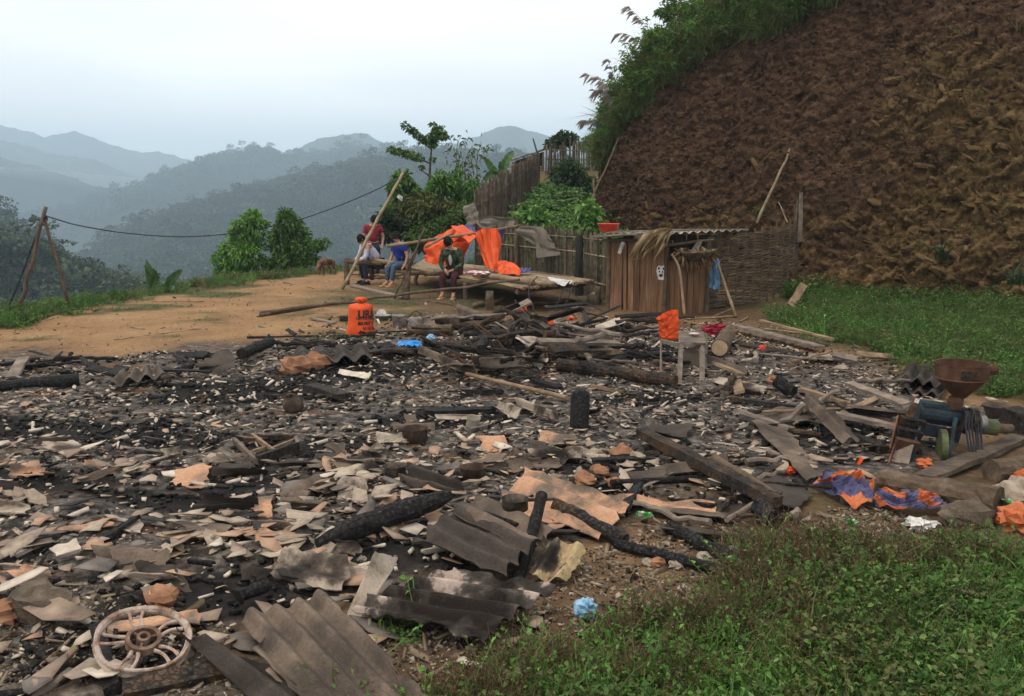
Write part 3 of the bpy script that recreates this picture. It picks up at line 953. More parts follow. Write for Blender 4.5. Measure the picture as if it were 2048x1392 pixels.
# layered tree on the skyline
YP = 34.0
t = thing('layered_tree', 'sparse tree with flat layered branches above the bushes on the skyline', 'tree', A(858, 430, YP))
m = MB()
tr = [A(858, 432, YP), A(859, 355, YP), A(861, 325, YP), A(862, 294, YP), A(868, 275, YP)]
m.tube(spline(tr, 14), np.linspace(0.075, 0.025, 14), 7)
brs = [[A(862, 298, YP), A(845, 285, YP), A(826, 266, YP - .4), A(806, 247, YP - .8)], [A(858, 326, YP), A(835, 317, YP), A(805, 308, YP + .5), A(781, 300, YP + .8)],
       [A(862, 296, YP), A(872, 280, YP + .3), A(885, 268, YP + .6)], [A(859, 352, YP), A(848, 344, YP), A(840, 338, YP)]]
for b in brs: m.tube(spline(b, 10), np.linspace(0.035, 0.012, 10), 6)
m.build('trunk', M_trunk, t, sm=True)
cl = [pc(808, 249, 5, YP - .8), pc(816, 256, 6, YP - .6), pc(826, 264, 8, YP - .4), pc(838, 272, 8, YP - .2), pc(848, 280, 8, YP), pc(860, 280, 10, YP), pc(872, 270, 13, YP), pc(880, 262, 12, YP + .3), pc(885, 272, 10, YP + .4), pc(866, 286, 9, YP), pc(866, 252, 6, YP),
      pc(782, 299, 6, YP + .8), pc(795, 303, 8, YP + .6), pc(810, 307, 9, YP + .4), pc(824, 311, 9, YP + .2), pc(838, 315, 8, YP), pc(843, 336, 5, YP), pc(866, 318, 4, YP)]
foliage('crown', cl, 2400, 0.13, M_leaf, t, 0.15, 0.45, 0.62)

# bushes behind the bench
YB = 28.5
for (lab, bx, cls, n, sz, mt, dy) in [
    ('tall shrub with drooping leaves behind the leaning bamboo pole', 800, [(806, 360, 17), (792, 378, 17), (822, 380, 15), (802, 402, 20), (784, 422, 16), (815, 425, 18)], 1700, 0.19, M_leafb, 0),
    ('broad bright green shrub behind the seated men, left of the palisade', 885, [(880, 372, 22), (905, 365, 20), (858, 392, 22), (895, 396, 26), (930, 385, 21), (945, 372, 14), (940, 405, 18), (878, 350, 10), (915, 345, 8)], 4200, 0.14, M_leafb, .6),
    ('yellowish feathery bush just above the man in the blue shirt', 850, [(845, 420, 34), (875, 425, 34), (815, 430, 28), (900, 430, 28), (830, 402, 20)], 3600, 0.17, M_leafy, -.4),
    ('low dark bush behind the standing man in red', 785, [(780, 445, 26), (795, 460, 26), (768, 465, 16), (812, 462, 20)], 2000, 0.16, M_leafd, -.8),
    ('leafy bush between the orange tarp and the grey netting', 925, [(920, 432, 22), (940, 425, 20), (905, 448, 24), (880, 460, 24), (850, 470, 26), (830, 480, 24)], 3000, 0.14, M_leaf, -1.3)]:
    plant('shrub', lab, 'shrub', A(bx, 500, YB + dy), [pc(*c, YB + dy + RNG.uniform(-.3, .3)) for c in cls], n, sz, mt, 0.03, 0.35, 0.36, trunk='stem', crown='foliage', group='bushes along the yard edge')
plant('shrub', 'dark round shrub inside the garden beneath the top fence', 'shrub', A(1140, 400, 34), [pc(1135, 335, 22, 34), pc(1120, 350, 22, 34), pc(1150, 350, 24, 34), pc(1130, 370, 26, 34), pc(1160, 368, 24, 34), pc(1180, 372, 20, 34)], 3600, 0.16, M_leafd, 0.03, 0.3, trunk='stem', crown='foliage')
plant('shrub', 'small bushy tree standing behind the top fence on the skyline', 'shrub', A(1125, 330, 42), [pc(1122, 283, 14, 42), pc(1105, 288, 12, 42), pc(1140, 276, 10, 42), pc(1128, 270, 8, 42)], 1300, 0.22, M_leafd, 0.03, 0.2, trunk='stem', crown='foliage')
plant('shrub', 'light green bush behind the right end of the top fence', 'shrub', A(1185, 330, 42), [pc(1180, 287, 13, 42), pc(1195, 295, 11, 42), pc(1170, 292, 9, 42)], 900, 0.2, M_leaf, 0.03, 0.2, trunk='stem', crown='foliage')

# young bamboo against the sky
for i, (lab, bx, tx, ty, yy) in enumerate([('tall thin bamboo culm with sparse hanging leaves right of the layered tree', 908, 913, 268, 31), ('thin bamboo culm with a nodding leafy tip left of the banana plant', 952, 953, 288, 30.5), ('short bamboo culm among the bushes below the layered tree', 925, 930, 300, 31.5)]):
    t = thing('young_bamboo', lab, 'bamboo', A(bx, 430, yy), 'young bamboo culms')
    m = MB()
    P = spline([A(bx, 430, yy), A((bx + tx) / 2 + 2, (430 + ty) / 2, yy), A(tx, ty + 10, yy), A(tx + 10, ty + 2, yy)], 14)
    m.tube(P, np.linspace(0.022, 0.006, 14), 6)
    m.build('culm', M_stem, t, sm=True)
    n = 90
    k_ = RNG.integers(5, 14, n)
    q = P[k_] + RNG.normal(size=(n, 3)) * (0.22, 0.22, 0.06)
    o = bpy.data.objects.new('foliage', leaves_mesh('foliage', q - wloc(t), RNG.normal(size=(n, 3)) + (0, 0, -.5), 0.2 * RNG.uniform(.6, 1.2, n), 0.2, M_leafy, 0.3, six=True))
    link(o, t)


def banana(name, label, base, blades, mat=M_banana, group=None):
    """blades: list of (start, mid, tip, width) - each leaf its own part with a folded, torn blade"""
    t = thing(name, label, 'plant', base, group)
    m = MB().pole(np.asarray(base, float) - (0, 0, 0.1), np.mean([b[0] for b in blades], 0), 0.05, 0.035, 7, 4)
    m.build('stem', M_stem, t, sm=True)
    for (a, b, c, w) in blades:
        P = spline([a, b, c], 16)
        T = np.gradient(P, axis=0); T /= np.linalg.norm(T, axis=1)[:, None]
        R_ = np.cross(T, (0.25, -0.9, 0.35)); R_ /= np.linalg.norm(R_, axis=1)[:, None]
        U_ = np.cross(R_, T)
        s = np.linspace(0, 1, 16)
        ww = w * np.sin(np.clip(s * 1.02 + 0.03, 0, 1) * math.pi) ** 0.55 * 0.5
        V, F = [], []
        for k_ in range(16):
            jl, jr = RNG.uniform(0.7, 1.0, 2)
            V += [P[k_] - R_[k_] * ww[k_] * jl + U_[k_] * 0.25 * ww[k_], P[k_], P[k_] + R_[k_] * ww[k_] * jr + U_[k_] * 0.25 * ww[k_]]
        for k_ in range(15):
            F += [(3 * k_, 3 * k_ + 1, 3 * k_ + 4, 3 * k_ + 3), (3 * k_ + 1, 3 * k_ + 2, 3 * k_ + 5, 3 * k_ + 4)]
        mm = MB(); mm.add(V, F)
        o = mm.build('leaf', mat, t)
        at = o.data.attributes.new('rnd', 'FLOAT', 'FACE'); at.data.foreach_set('value', (RNG.random(len(F)) * 0.5 + RNG.random() * 0.5).astype(np.float32))
    return t


yb = 31.0
banana('banana_plant', 'banana plant with torn broad leaves beside the shack on the slope', A(995, 420, yb),
       [(A(1000, 362, yb), A(982, 335, yb - .2), A(966, 312, yb - .3), .32), (A(1002, 350, yb), A(1012, 322, yb), A(1028, 300, yb + .3), .34), (A(1000, 356, yb), A(985, 348, yb - .3), A(964, 362, yb - .5), .34), (A(1003, 352, yb), A(1003, 335, yb), A(1000, 322, yb), .3), (A(998, 360, yb), A(984, 366, yb), A(978, 388, yb - .2), .26)])
ye = 20.0
banana('banana_plant', 'upright young banana plant with folded tattered leaves at the yard edge', A(302, 600, ye),
       [(A(302, 588, ye), A(298, 555, ye), A(293, 516, ye), .16), (A(302, 572, ye), A(308, 545, ye), A(290, 535, ye - .2), .2), (A(303, 580, ye), A(312, 556, ye), A(312, 540, ye - .2), .2), (A(302, 560, ye), A(296, 530, ye), A(286, 535, ye), .16), (A(303, 586, ye), A(314, 572, ye), A(313, 556, ye), .18)], M_leafd and M_banana)
banana('banana_plant', 'young banana plant with one leaf curving to the right at the yard edge', A(333, 590, ye + .5),
       [(A(334, 582, ye + .5), A(342, 560, ye + .5), A(366, 538, ye + .5), .24), (A(333, 585, ye + .5), A(325, 572, ye), A(318, 580, ye), .18), (A(336, 585, ye + .5), A(345, 575, ye), A(346, 588, ye), .2)])
banana('banana_plant', 'low banana sprout with two wide rounded leaves at the yard edge', G(240, 604),
       [(A(240, 603, 18.6), A(228, 590, 18.6), A(226, 578, 18.5), .34), (A(240, 603, 18.6), A(252, 594, 18.5), A(260, 590, 18.4), .36)])


# ---- prototypes for ground cover
def herb_proto(mat, n=34, h=0.22, sz=0.05, aspect=0.62, spread=0.10):
    ns = 7
    st = RNG.normal(size=(ns, 3)) * (spread, spread, 0); st[:, 2] = h * RNG.uniform(0.5, 1.1, ns)
    i = RNG.integers(0, ns, n)
    t = RNG.uniform(0.25, 1, n)[:, None]
    p = st[i] * t * (1, 1, 1)
    d = RNG.normal(size=(n, 3)) * (1, 1, 0.35) + (0, 0, 0.15)
    me = leaves_mesh('herb', p, d, sz * RNG.uniform(0.6, 1.3, n), aspect, mat, 0.15, six=True)
    st_m = MB()
    for s in st: st_m.tube([(0, 0, 0), s * (.6, .6, .5), s], 0.0022, 3, cap=False)
    sm_ = new_mesh('stalks', np.concatenate(st_m.V), st_m.F)
    return join_np('herb', [me, sm_], [mat, mat])


def tuft_proto(mat, n=26, h=0.3, w=0.008, lean=0.6, spread=0.04, seg=3):
    b = RNG.normal(size=(n, 3)) * (spread, spread, 0)
    l = RNG.normal(size=(n, 3)) * (lean, lean, 0)
    return blades_mesh('tuft', b, l, h * RNG.uniform(0.5, 1.1, n), w * RNG.uniform(.7, 1.3, n), mat, seg)


def twig_proto(n=12, h=0.28):
    m = MB()
    for _ in range(n):
        a = RNG.normal(size=3) * (.05, .05, 0); b = a + RNG.normal(size=3) * (.09, .09, .03) + (0, 0, h * RNG.uniform(.4, 1))
        m.tube([a, (a + b) / 2 + RNG.normal(size=3) * .02, b], [0.003, .0025, .001], 3, cap=False)
        for _ in range(2):
            c = a + (b - a) * RNG.uniform(.4, .9)
            m.tube([c, c + RNG.normal(size=3) * .04 + (0, 0, .03)], [0.0018, .0008], 3, cap=False)
    me = new_mesh('twigs', np.concatenate(m.V), m.F)
    q = RNG.normal(size=(16, 3)) * (.09, .09, .05) + (0, 0, h * .6)
    lv = leaves_mesh('dl', q, RNG.normal(size=(16, 3)), .03, .5, M_dry, .3)
    return join_np('twigs', [me, lv], [M_dry, M_dry])


herbs = [herb_proto(M_leaf, 40, .16, .034), herb_proto(M_leafb, 36, .13, .030), herb_proto(M_leaf, 44, .17, .030), herb_proto(M_leafy, 36, .15, .028, .4), herb_proto(M_leafy, 36, .16, .032, .8), herb_proto(M_leafb, 46, .10, .022, .8)]
tufts = [tuft_proto(M_leafb, 20, .18, .006), tuft_proto(M_leaf, 22, .22, .006), tuft_proto(M_leafy, 20, .20, .006)]
dries = [twig_proto(), twig_proto(14, .34), tuft_proto(M_dry, 22, .24, .006), twig_proto(10, .22)]


def in_poly(poly, n, fade=0.5, freq=1.0, thr=0.0):
    P = np.asarray(poly); lo, hi = P.min(0) - fade, P.max(0) + fade
    out = np.zeros((0, 2))
    while len(out) < n:
        q = RNG.uniform(lo, hi, (n * 3, 2))
        d = poly_dist(P, q[:, 0], q[:, 1]) + fade * 1.2 * fbm(q[:, 0] * freq, q[:, 1] * freq, 7.7, 3)
        out = np.concatenate([out, q[d > thr]])
    return out[:n]


def lift(q): return np.column_stack([q, gz(q[:, 0], q[:, 1])])


# weeds on the bank at lower right
W2D = np.concatenate([in_poly(WEED, 12500, .45), in_poly(WEED, 1500, 1.0)])
wd = poly_dist(WEED, W2D[:, 0], W2D[:, 1])
patch = fbm(W2D[:, 0] * 1.0, W2D[:, 1] * 1.0, 3.3, 3)
greenness = smooth(0.0, 0.85, wd + 0.35 * patch + 0.35 * smooth(2.6, 3.8, W2D[:, 0]))
isg = RNG.random(len(W2D)) < (0.50 + 0.50 * greenness)
gsel = W2D[isg]
gp = fbm(gsel[:, 0] * 1.6, gsel[:, 1] * 1.6, 9.3, 2)
pick = np.where(gp > 0.02, RNG.choice([1, 3, 1, 5, 1, 6], len(gsel)), np.where(gp < -0.2, RNG.choice([2, 4, 0, 5], len(gsel)), RNG.choice([0, 1, 5, 4, 3, 0, 8, 1, 5], len(gsel))))
scatter('weeds', herbs + tufts, lift(gsel), np.clip(RNG.lognormal(-.32, .30, len(gsel)), .3, 1.2), RNG.uniform(0, 6.28, len(gsel)), .2, 'dense low green weeds covering the bank at lower right', None, 'stuff', pick)
dsel = W2D[~isg]
scatter('dry_weeds', dries, lift(dsel), RNG.uniform(.3, .8, len(dsel)), RNG.uniform(0, 6.28, len(dsel)), .3, 'brown dried weed stalks along the edge of the green bank', None, 'stuff')

# grass and weeds at the foot of the cliff
g2 = np.concatenate([in_poly(GRASS, 7500, .35, .8), in_poly([(6.0, 19.3), (7.5, 18.4), (12, 16.6), (16, 15), (16, 14), (9, 16.6), (6, 18)], 1400, .3)])
gp = fbm(g2[:, 0] * .8, g2[:, 1] * .8, 2.3, 3)
pick = np.where(gp > 0.1, RNG.choice([0, 1, 6, 5, 3, 0], len(g2)), RNG.choice([2, 0, 7, 4, 3, 2], len(g2)))
sc_ = RNG.uniform(.6, 1.5, len(g2)) * (1 + 0.8 * smooth(17, 19, g2[:, 1] + .35 * (g2[:, 0] - 8)))
scatter('cliff_foot_grass', herbs + tufts, lift(g2), sc_, RNG.uniform(0, 6.28, len(g2)), .2, 'lush green grass and weeds at the foot of the cliff', None, 'stuff', pick)

# low growth along the rim of the yard
rim = np.concatenate([spline(YARD[1:10], 900)] * 3) + RNG.normal(size=(2700, 2)) * .45
rim = rim[RNG.random(2700) < .35 + .6 * (fbm(rim[:, 0] * .7, rim[:, 1] * .7, 5.5, 2) > .05)]
scatter('rim_grass', herbs + tufts + [dries[2]], lift(rim), RNG.uniform(.5, 1.4, len(rim)), RNG.uniform(0, 6.28, len(rim)), .2, 'short grass and weeds along the rim of the yard', None, 'stuff')
lf = np.concatenate([RNG.normal(size=(110, 2)) * (.5, .5) + G(80, 626)[:2], RNG.normal(size=(40, 2)) * .2 + G(172, 608)[:2], RNG.normal(size=(50, 2)) * .25 + G(12, 655)[:2]])
scatter('rim_weeds', herbs[:3], lift(lf), RNG.uniform(.8, 1.6, len(lf)), RNG.uniform(0, 6.28, len(lf)), .2, 'leafy weeds round the foot of the two leaning cable poles', None, 'stuff')
# yard: sparse moss-like tufts
q = np.column_stack([RNG.uniform(-9, 1, 5000), RNG.uniform(12, 26, 5000)])
mz = fbm(q[:, 0] * .45, q[:, 1] * .8, 4.4, 4)
q = q[(mz > .42) & (poly_dist(YARD, q[:, 0], q[:, 1]) > 0)]
scatter('yard_tufts', [tuft_proto(M_leafy, 16, .06, .006, 1.0, .06), tuft_proto(M_leaf, 16, .05, .006, 1.0, .06)], lift(q), RNG.uniform(.5, 1.3, len(q)), RNG.uniform(0, 6.28, len(q)), .1, 'thin trodden grass patches on the dirt yard', None, 'stuff')


# garden: plants with broad hand-shaped leaves
def palm_leaf_plant(n=16, h=.42, sz=.15, mat=M_leafb):
    pts, dr, s = [], [], []
    for _ in range(n):
        c = RNG.normal(size=3) * (.24, .24, 0) + (0, 0, h * RNG.uniform(.4, 1.1))
        for a in np.linspace(0, 2 * math.pi, 7)[:-1] + RNG.uniform(0, 1):
            pts.append(c); dr.append((math.cos(a), math.sin(a), -.12 + RNG.uniform(-.15, .15))); s.append(sz * RNG.uniform(.7, 1.1))
    return leaves_mesh('broad_leaves', pts, dr, s, .62, mat, .12, six=True)


gprot = [palm_leaf_plant(), palm_leaf_plant(14, .55, .15, M_leaf), palm_leaf_plant(18, .35, .17, M_leafb), palm_leaf_plant(16, .4, .13, M_leafb)]
q = in_poly([(-.3, 24.2), (1.2, 21.2), (2.5, 21.5), (3.0, 25), (2.8, 29), (2.9, 32), (1.8, 35.5), (1.0, 34.5), (.2, 28)], 420, .2)
scatter('garden_plants', gprot, lift(q), RNG.uniform(.7, 1.25, len(q)), RNG.uniform(0, 6.28, len(q)), .12, 'broad leaved green plants filling the garden plot behind the bamboo fence', None, 'stuff')
for lab, cls, yy, n in [('tall light green plant rising just left of the red basin', [(1170, 425, 18), (1190, 430, 16), (1178, 448, 20), (1195, 452, 14), (1160, 450, 16), (1180, 410, 10)], 21.6, 520),
                        ('leafy garden plant behind the draped netting on the fence', [(1060, 432, 18), (1045, 440, 14), (1085, 436, 16), (1070, 422, 10)], 23.5, 420)]:
    plant('garden_shrub', lab, 'plant', A(cls[0][0], 500, yy), [pc(*c, yy) for c in cls], n, .15, M_leafb, .015, .1, .66, trunk='stem', crown='foliage', group=None, tmat=M_stem)

# ---- growth on and above the cliff
tus = [tuft_proto(M_leaf, 60, 1.2, .024, .8, .12, 5), tuft_proto(M_leafy, 55, 1.1, .022, .9, .12, 5), tuft_proto(M_leafy, 60, 1.0, .02, .8, .14, 5)]
shr = [herb_proto(M_leaf, 190, .8, .13, .35, .34), herb_proto(M_leafb, 190, .75, .12, .35, .34), herb_proto(M_leafy, 170, .8, .11, .3, .32)]
uu, ww = np.meshgrid(np.arange(NU), np.arange(NVC), indexing='ij')
ufr = uu / NU
sv_, cv_ = math.sin(PITCH), math.cos(PITCH)
dep = CP[..., 1] * cv_ - (CP[..., 2] - CAMH) * sv_
ppx = 1024 + FPX * CP[..., 0] / dep
ppy = 696 - FPX * (CP[..., 1] * sv_ + (CP[..., 2] - CAMH) * cv_) / dep
ppx, ppy = ppx.reshape(NU, NVC), ppy.reshape(NU, NVC)
brow = np.interp(ppx, [1150, 1200, 1225, 1262, 1330, 1450, 1600, 1700, 1900], [420, 345, 300, 236, 158, 90, 34, -10, -110])
okm = (ppy < brow + 26 * fbm(CP[..., 0], CP[..., 1], CP[..., 2], 3)) & (ppy > -330) & (ppx < 1800) & (ufr < .86)
idx = np.argwhere(okm)
hwgt = np.where(ppy[okm] > -60, 1.0, 0.12)
sel = idx[RNG.choice(len(idx), 3000, p=hwgt / hwgt.sum(), replace=False)]
cp = CP[sel[:, 0], sel[:, 1]]
below = (brow - ppy)[sel[:, 0], sel[:, 1]]
pk = np.where(below < 26, RNG.choice([0, 1, 2, 1, 4, 5], len(sel)), RNG.choice([1, 2, 3, 4, 5, 4, 5, 4], len(sel)))
scatter('cliff_top_brush', tus + shr, cp, RNG.uniform(.4, .85, len(sel)) * (1 + .35 * (below > 60)), RNG.uniform(0, 6.28, len(sel)), .35, 'shaggy grass and brush hanging over the top of the cliff', None, 'stuff', pk, .1)
# little plants holding on to the face
fs = np.argwhere((H[ww] > .1) & (H[ww] < .95) & (ufr < .6))
fs = fs[RNG.choice(len(fs), 70, replace=False)]
scatter('cliff_sprouts', [dries[2], tufts[2], dries[0], herbs[3]], CP[fs[:, 0], fs[:, 1]], RNG.uniform(.6, 1.4, len(fs)), RNG.uniform(0, 6.28, len(fs)), .5, 'sparse dry sprouts on the cliff face', None, 'stuff')
for lab, px, py, yy, mt in [('small palm like plant rooted in the cliff face right of the wattle screen', 1885, 520, 17.6, M_leafd), ('spiky green tuft growing on the cliff behind the wattle screen', 1520, 440, 21.5, M_leaf), ('dark bushy tuft at the foot of the cliff by the right edge', 2030, 570, 15.5, M_leafd)]:
    t = thing('cliff_plant', lab, 'plant', A(px, py, yy))
    me = tuft_proto(mt, 46, .55, .03, .9, .05, 5)
    link(bpy.data.objects.new('leaves', me), t)
    MB().pole(wloc(t) - (0, -.2, .1), wloc(t) + (0, 0, .05), .02, .015, 6, 2).build('stem', M_stem, t)

# plumed reeds leaning out over the drop
def reed(label, pts, fan, n=20):
    """pts: bent stem; the plume of fine strands hangs from its outer part"""
    P = spline(pts, 18)
    t = thing('plumed_reed', label, 'reed', P[0], 'plumed reeds on the cliff edge')
    MB().tube(P, np.linspace(.012, .003, 18), 5).build('stem', M_stem, t)
    i = RNG.integers(9, 18, n)
    d = np.gradient(P, axis=0)[i]; d /= np.linalg.norm(d, axis=1)[:, None]
    d = d * .7 + RNG.normal(size=(n, 3)) * .28 + (-.1, 0, -.55)
    me = leaves_mesh('plume', P[i] - wloc(t), d, fan * .75 * RNG.uniform(.4, 1.1, n), .012, M_plume, .35, six=True)
    link(bpy.data.objects.new('plume', me), t)
    lv = blades_mesh('leaves', P[RNG.integers(0, 7, 9)] - wloc(t), RNG.normal(size=(9, 3)) * (.9, .5, 0) - (.6, 0, 0), RNG.uniform(.5, .9, 9), .02, M_leafd, 5)
    link(bpy.data.objects.new('leaf_blades', lv), t)


yr = 27.0
reed('plumed reed arching lowest over the drop beside the top fence', [A(1240, 262, yr), A(1222, 246, yr), A(1196, 242, yr), A(1168, 240, yr)], .42)
reed('plumed reed with the fluffiest pale head, halfway up the cliff edge', [A(1250, 225, yr), A(1235, 170, yr), A(1224, 140, yr), A(1216, 122, yr)], .30, 44)
reed('plumed reed spreading to the left below the fluffy pale head', [A(1248, 230, yr), A(1225, 185, yr), A(1205, 160, yr), A(1180, 150, yr)], .45)
reed('plumed reed leaning far left with drooping strands at mid height', [A(1250, 250, yr), A(1230, 200, yr), A(1210, 178, yr), A(1190, 182, yr)], .5)
reed('plumed reed standing highest against the white sky', [A(1320, 100, yr), A(1295, 55, yr), A(1275, 30, yr), A(1258, 15, yr)], .45)
reed('plumed reed bending left beneath the topmost one', [A(1305, 125, yr), A(1280, 85, yr), A(1258, 68, yr), A(1240, 66, yr)], .42)

# separate bushes standing out on the brow of the cliff
for lab, px, py, yy, r, mt in [('topmost bush on the cliff brow cut by the upper picture edge', 1352, 22, 28.0, 34, M_leaf), ('bush on the cliff brow just right of the highest plumed reed', 1312, 78, 27.6, 30, M_leafb), ('leaning bush on the cliff brow beside the fluffy plumed reed', 1278, 140, 27.3, 28, M_leafy), ('small bush low on the cliff brow above the top fence', 1246, 232, 27.0, 22, M_leaf), ('dark bush on the cliff brow right of the topmost one', 1420, 26, 26.5, 34, M_leafd), ('pale green bush hanging over the cliff brow near the top edge', 1470, 40, 24.5, 24, M_leafb), ('loose bush over the bare earth at the top middle of the cliff', 1590, 12, 22.5, 24, M_leaf)]:
    cl = [pc(px + RNG.normal() * r * .5, py + RNG.normal() * r * .4, r * RNG.uniform(.4, .7), yy + RNG.uniform(-.3, .3)) for _ in range(6)]
    plant('brow_bush', lab, 'bush', A(px + 14, py + r * 1.3, yy + .2), cl, 1300, .13, mt, .02, .3, .34, trunk='stem', crown='foliage', group='bushes on the cliff brow')
# ------------------------------------------------------------------ built things: materials
M_plank = mk('weathered_plank', [(0.25, (0.07, 0.036, 0.020)), (0.5, (0.175, 0.095, 0.052)), (0.72, (0.27, 0.165, 0.098))], 5, 0.85, 0.5, 40, 0.01, (3, 3, 0.35), vary=0.3)
M_plankg = mk('grey_plank', [(0.25, (0.07, 0.055, 0.045)), (0.5, (0.16, 0.125, 0.10)), (0.75, (0.27, 0.22, 0.18))], 6, 0.85, 0.5, 40, 0.01, vary=0.25)
M_bamboo = mk('old_bamboo', [(0.3, (0.11, 0.075, 0.045)), (0.5, (0.22, 0.16, 0.10)), (0.75, (0.34, 0.27, 0.18))], 6, 0.6, 0.3, 50, 0.006, vary=0.3)
M_bamboog = mk('grey_bamboo', [(0.3, (0.05, 0.036, 0.026)), (0.5, (0.105, 0.08, 0.058)), (0.75, (0.18, 0.145, 0.11))], 6, 0.7, 0.3, 50, 0.006, vary=0.4)
M_pole = mk('peeled_pole', [(0.3, (0.12, 0.076, 0.045)), (0.5, (0.22, 0.15, 0.092)), (0.75, (0.32, 0.24, 0.16))], 5, 0.7, 0.3, 40, 0.006)
M_poled = mk('dark_pole', [(0.3, (0.05, 0.035, 0.025)), (0.6, (0.13, 0.09, 0.06)), (0.8, (0.2, 0.15, 0.1))], 6, 0.8, 0.4, 40, 0.006)
M_greenb = mk('green_bamboo', [(0.3, (0.035, 0.045, 0.03)), (0.7, (0.085, 0.10, 0.065))], 6, 0.6, 0.2)
M_log = mk('log_bark', [(0.3, (0.045, 0.030, 0.020)), (0.5, (0.10, 0.070, 0.048)), (0.75, (0.19, 0.14, 0.10))], 7, 0.9, 0.8, 26, 0.02)
M_cut = mk('cut_wood', [(0.3, (0.28, 0.2, 0.12)), (0.7, (0.45, 0.34, 0.22))], 14, 0.8, 0.2)
M_orange = mk('orange_tarp', [(0.3, (0.46, 0.050, 0.012)), (0.55, (0.62, 0.082, 0.018)), (0.75, (0.70, 0.125, 0.035))], 3, 0.5, 0.35, 14, 0.02)
M_blue = mk('blue_tarp', [(0.3, (0.035, 0.035, 0.11)), (0.7, (0.075, 0.075, 0.20))], 4, 0.5, 0.3, 14, 0.02)
M_cement = mk('fibre_cement', [(0.3, (0.16, 0.14, 0.12)), (0.5, (0.28, 0.25, 0.21)), (0.7, (0.42, 0.38, 0.33))], 4, 0.9, 0.3, 60, 0.004)
M_straw = leaf_mat('straw', [(0, (0.16, 0.10, 0.05)), (0.6, (0.32, 0.22, 0.12)), (1, (0.45, 0.34, 0.2))], 0.1, 0.8)
M_red = mk('red_plastic', [(0.3, (0.48, 0.04, 0.025)), (0.7, (0.58, 0.07, 0.04))], 3, 0.35, 0.0)
M_white = mk('white_paper', [(0.35, (0.36, 0.34, 0.32)), (0.6, (0.6, 0.58, 0.55))], 8, 0.7, 0.1)
M_pinkw = mk('pink_white_cloth', [(0.42, (0.42, 0.10, 0.10)), (0.52, (0.6, 0.42, 0.40)), (0.6, (0.66, 0.62, 0.6))], 9, 0.8, 0.3, 30, 0.01)
M_black = mk('black_print', [(0.3, (0.012, 0.012, 0.014)), (0.7, (0.03, 0.03, 0.032))], 8, 0.6, 0.0)
M_cable = mk('cable_black', [(0.3, (0.012, 0.012, 0.014)), (0.7, (0.035, 0.035, 0.04))], 8, 0.5, 0.0)
M_stone = mk('field_stone', [(0.3, (0.15, 0.115, 0.085)), (0.5, (0.27, 0.22, 0.165)), (0.75, (0.40, 0.34, 0.27))], 5, 0.9, 0.6, 30, 0.02)
M_dark = mk('tarred_sheet', [(0.3, (0.012, 0.012, 0.013)), (0.7, (0.04, 0.037, 0.035))], 4, 0.8, 0.2)


def alpha_mat(name, col, col2, alpha, rough=0.7):
    m, N, L, b, out = nodes(name)
    n = noise_tex(N, L, mapped(N, L, 'World'), 5, 5)
    L.new(ramp_out(N, L, n.outputs['Fac'], [(0.3, col), (0.7, col2)]), b.inputs['Base Color'])
    b.inputs['Roughness'].default_value = rough
    t = N.new('ShaderNodeBsdfTransparent')
    mx = N.new('ShaderNodeMixShader'); mx.inputs[0].default_value = alpha
    L.new(t.outputs[0], mx.inputs[1]); L.new(b.outputs[0], mx.inputs[2]); L.new(mx.outputs[0], out.inputs[0])
    return m


M_net = alpha_mat('shade_net', (0.10, 0.085, 0.065), (0.19, 0.16, 0.125), 0.78)
M_bagblue = alpha_mat('blue_bag_film', (0.06, 0.16, 0.30), (0.16, 0.32, 0.50), 0.7, 0.25)


def cloth(name, P, mats, label=None, cat=None, fold=0.05, ff=3.0, fv=None, parent=None, nu=26, nv=20, seed=0, slot=None, thick=0.004, group=None, kind=None, sharp=False):
    """a draped sheet through a coarse net of control points P[u][v], with creases; double skinned"""
    P = np.asarray(P, float)
    u0, v0 = np.linspace(0, 1, P.shape[0]), np.linspace(0, 1, P.shape[1])
    u, v = np.linspace(0, 1, nu), np.linspace(0, 1, nv)
    Q = np.stack([np.stack([np.interp(v, v0, P[i, :, c]) for i in range(P.shape[0])]) for c in range(3)], -1)
    Q = np.stack([np.stack([np.interp(u, u0, Q[:, j, c]) for j in range(nv)], 1) for c in range(3)], -1)
    du, dv = np.gradient(Q, axis=0), np.gradient(Q, axis=1)
    nn = np.cross(du, dv); nn /= np.linalg.norm(nn, axis=2)[..., None] + 1e-9
    U, W = np.meshgrid(u, v, indexing='ij')
    fv = ff * .8 if fv is None else fv
    d = fold * (.8 - 2.2 * np.abs(perlin(U * ff + seed * 3.1, W * fv + seed, seed * 1.7))) + fold * 0.35 * (0.5 - 1.5 * np.abs(perlin(U * ff * 2.3 - seed, W * fv * 2.3, seed + 3.3))) + fold * .12 * perlin(U * ff * 6, W * fv * 6, seed)
    Q = Q + nn * d[..., None]
    n1 = nn * thick
    m = MB()
    k = nu * nv
    F, M = [], []
    for i in range(nu - 1):
        for j in range(nv - 1):
            a = (i * nv + j, (i + 1) * nv + j, (i + 1) * nv + j + 1, i * nv + j + 1)
            s = 0 if slot is None else slot(i / nu, j / nv)
            F.append(a); M.append(s)
            F.append(tuple(x + k for x in a[::-1])); M.append(s if len(mats) < 3 else 2)
    m.V = [np.concatenate([Q.reshape(-1, 3), (Q - n1).reshape(-1, 3)])]
    m.F, m.M, m.n = F, M, 2 * k
    o = m.build(name, mats, parent, sm=not sharp)
    if label: tag(o, label, cat, group, kind)
    return o


def onep(name, label, cat, m, mat, sm=False, group=None):
    return tag(m.build(name, mat, sm=sm), label, cat, group)


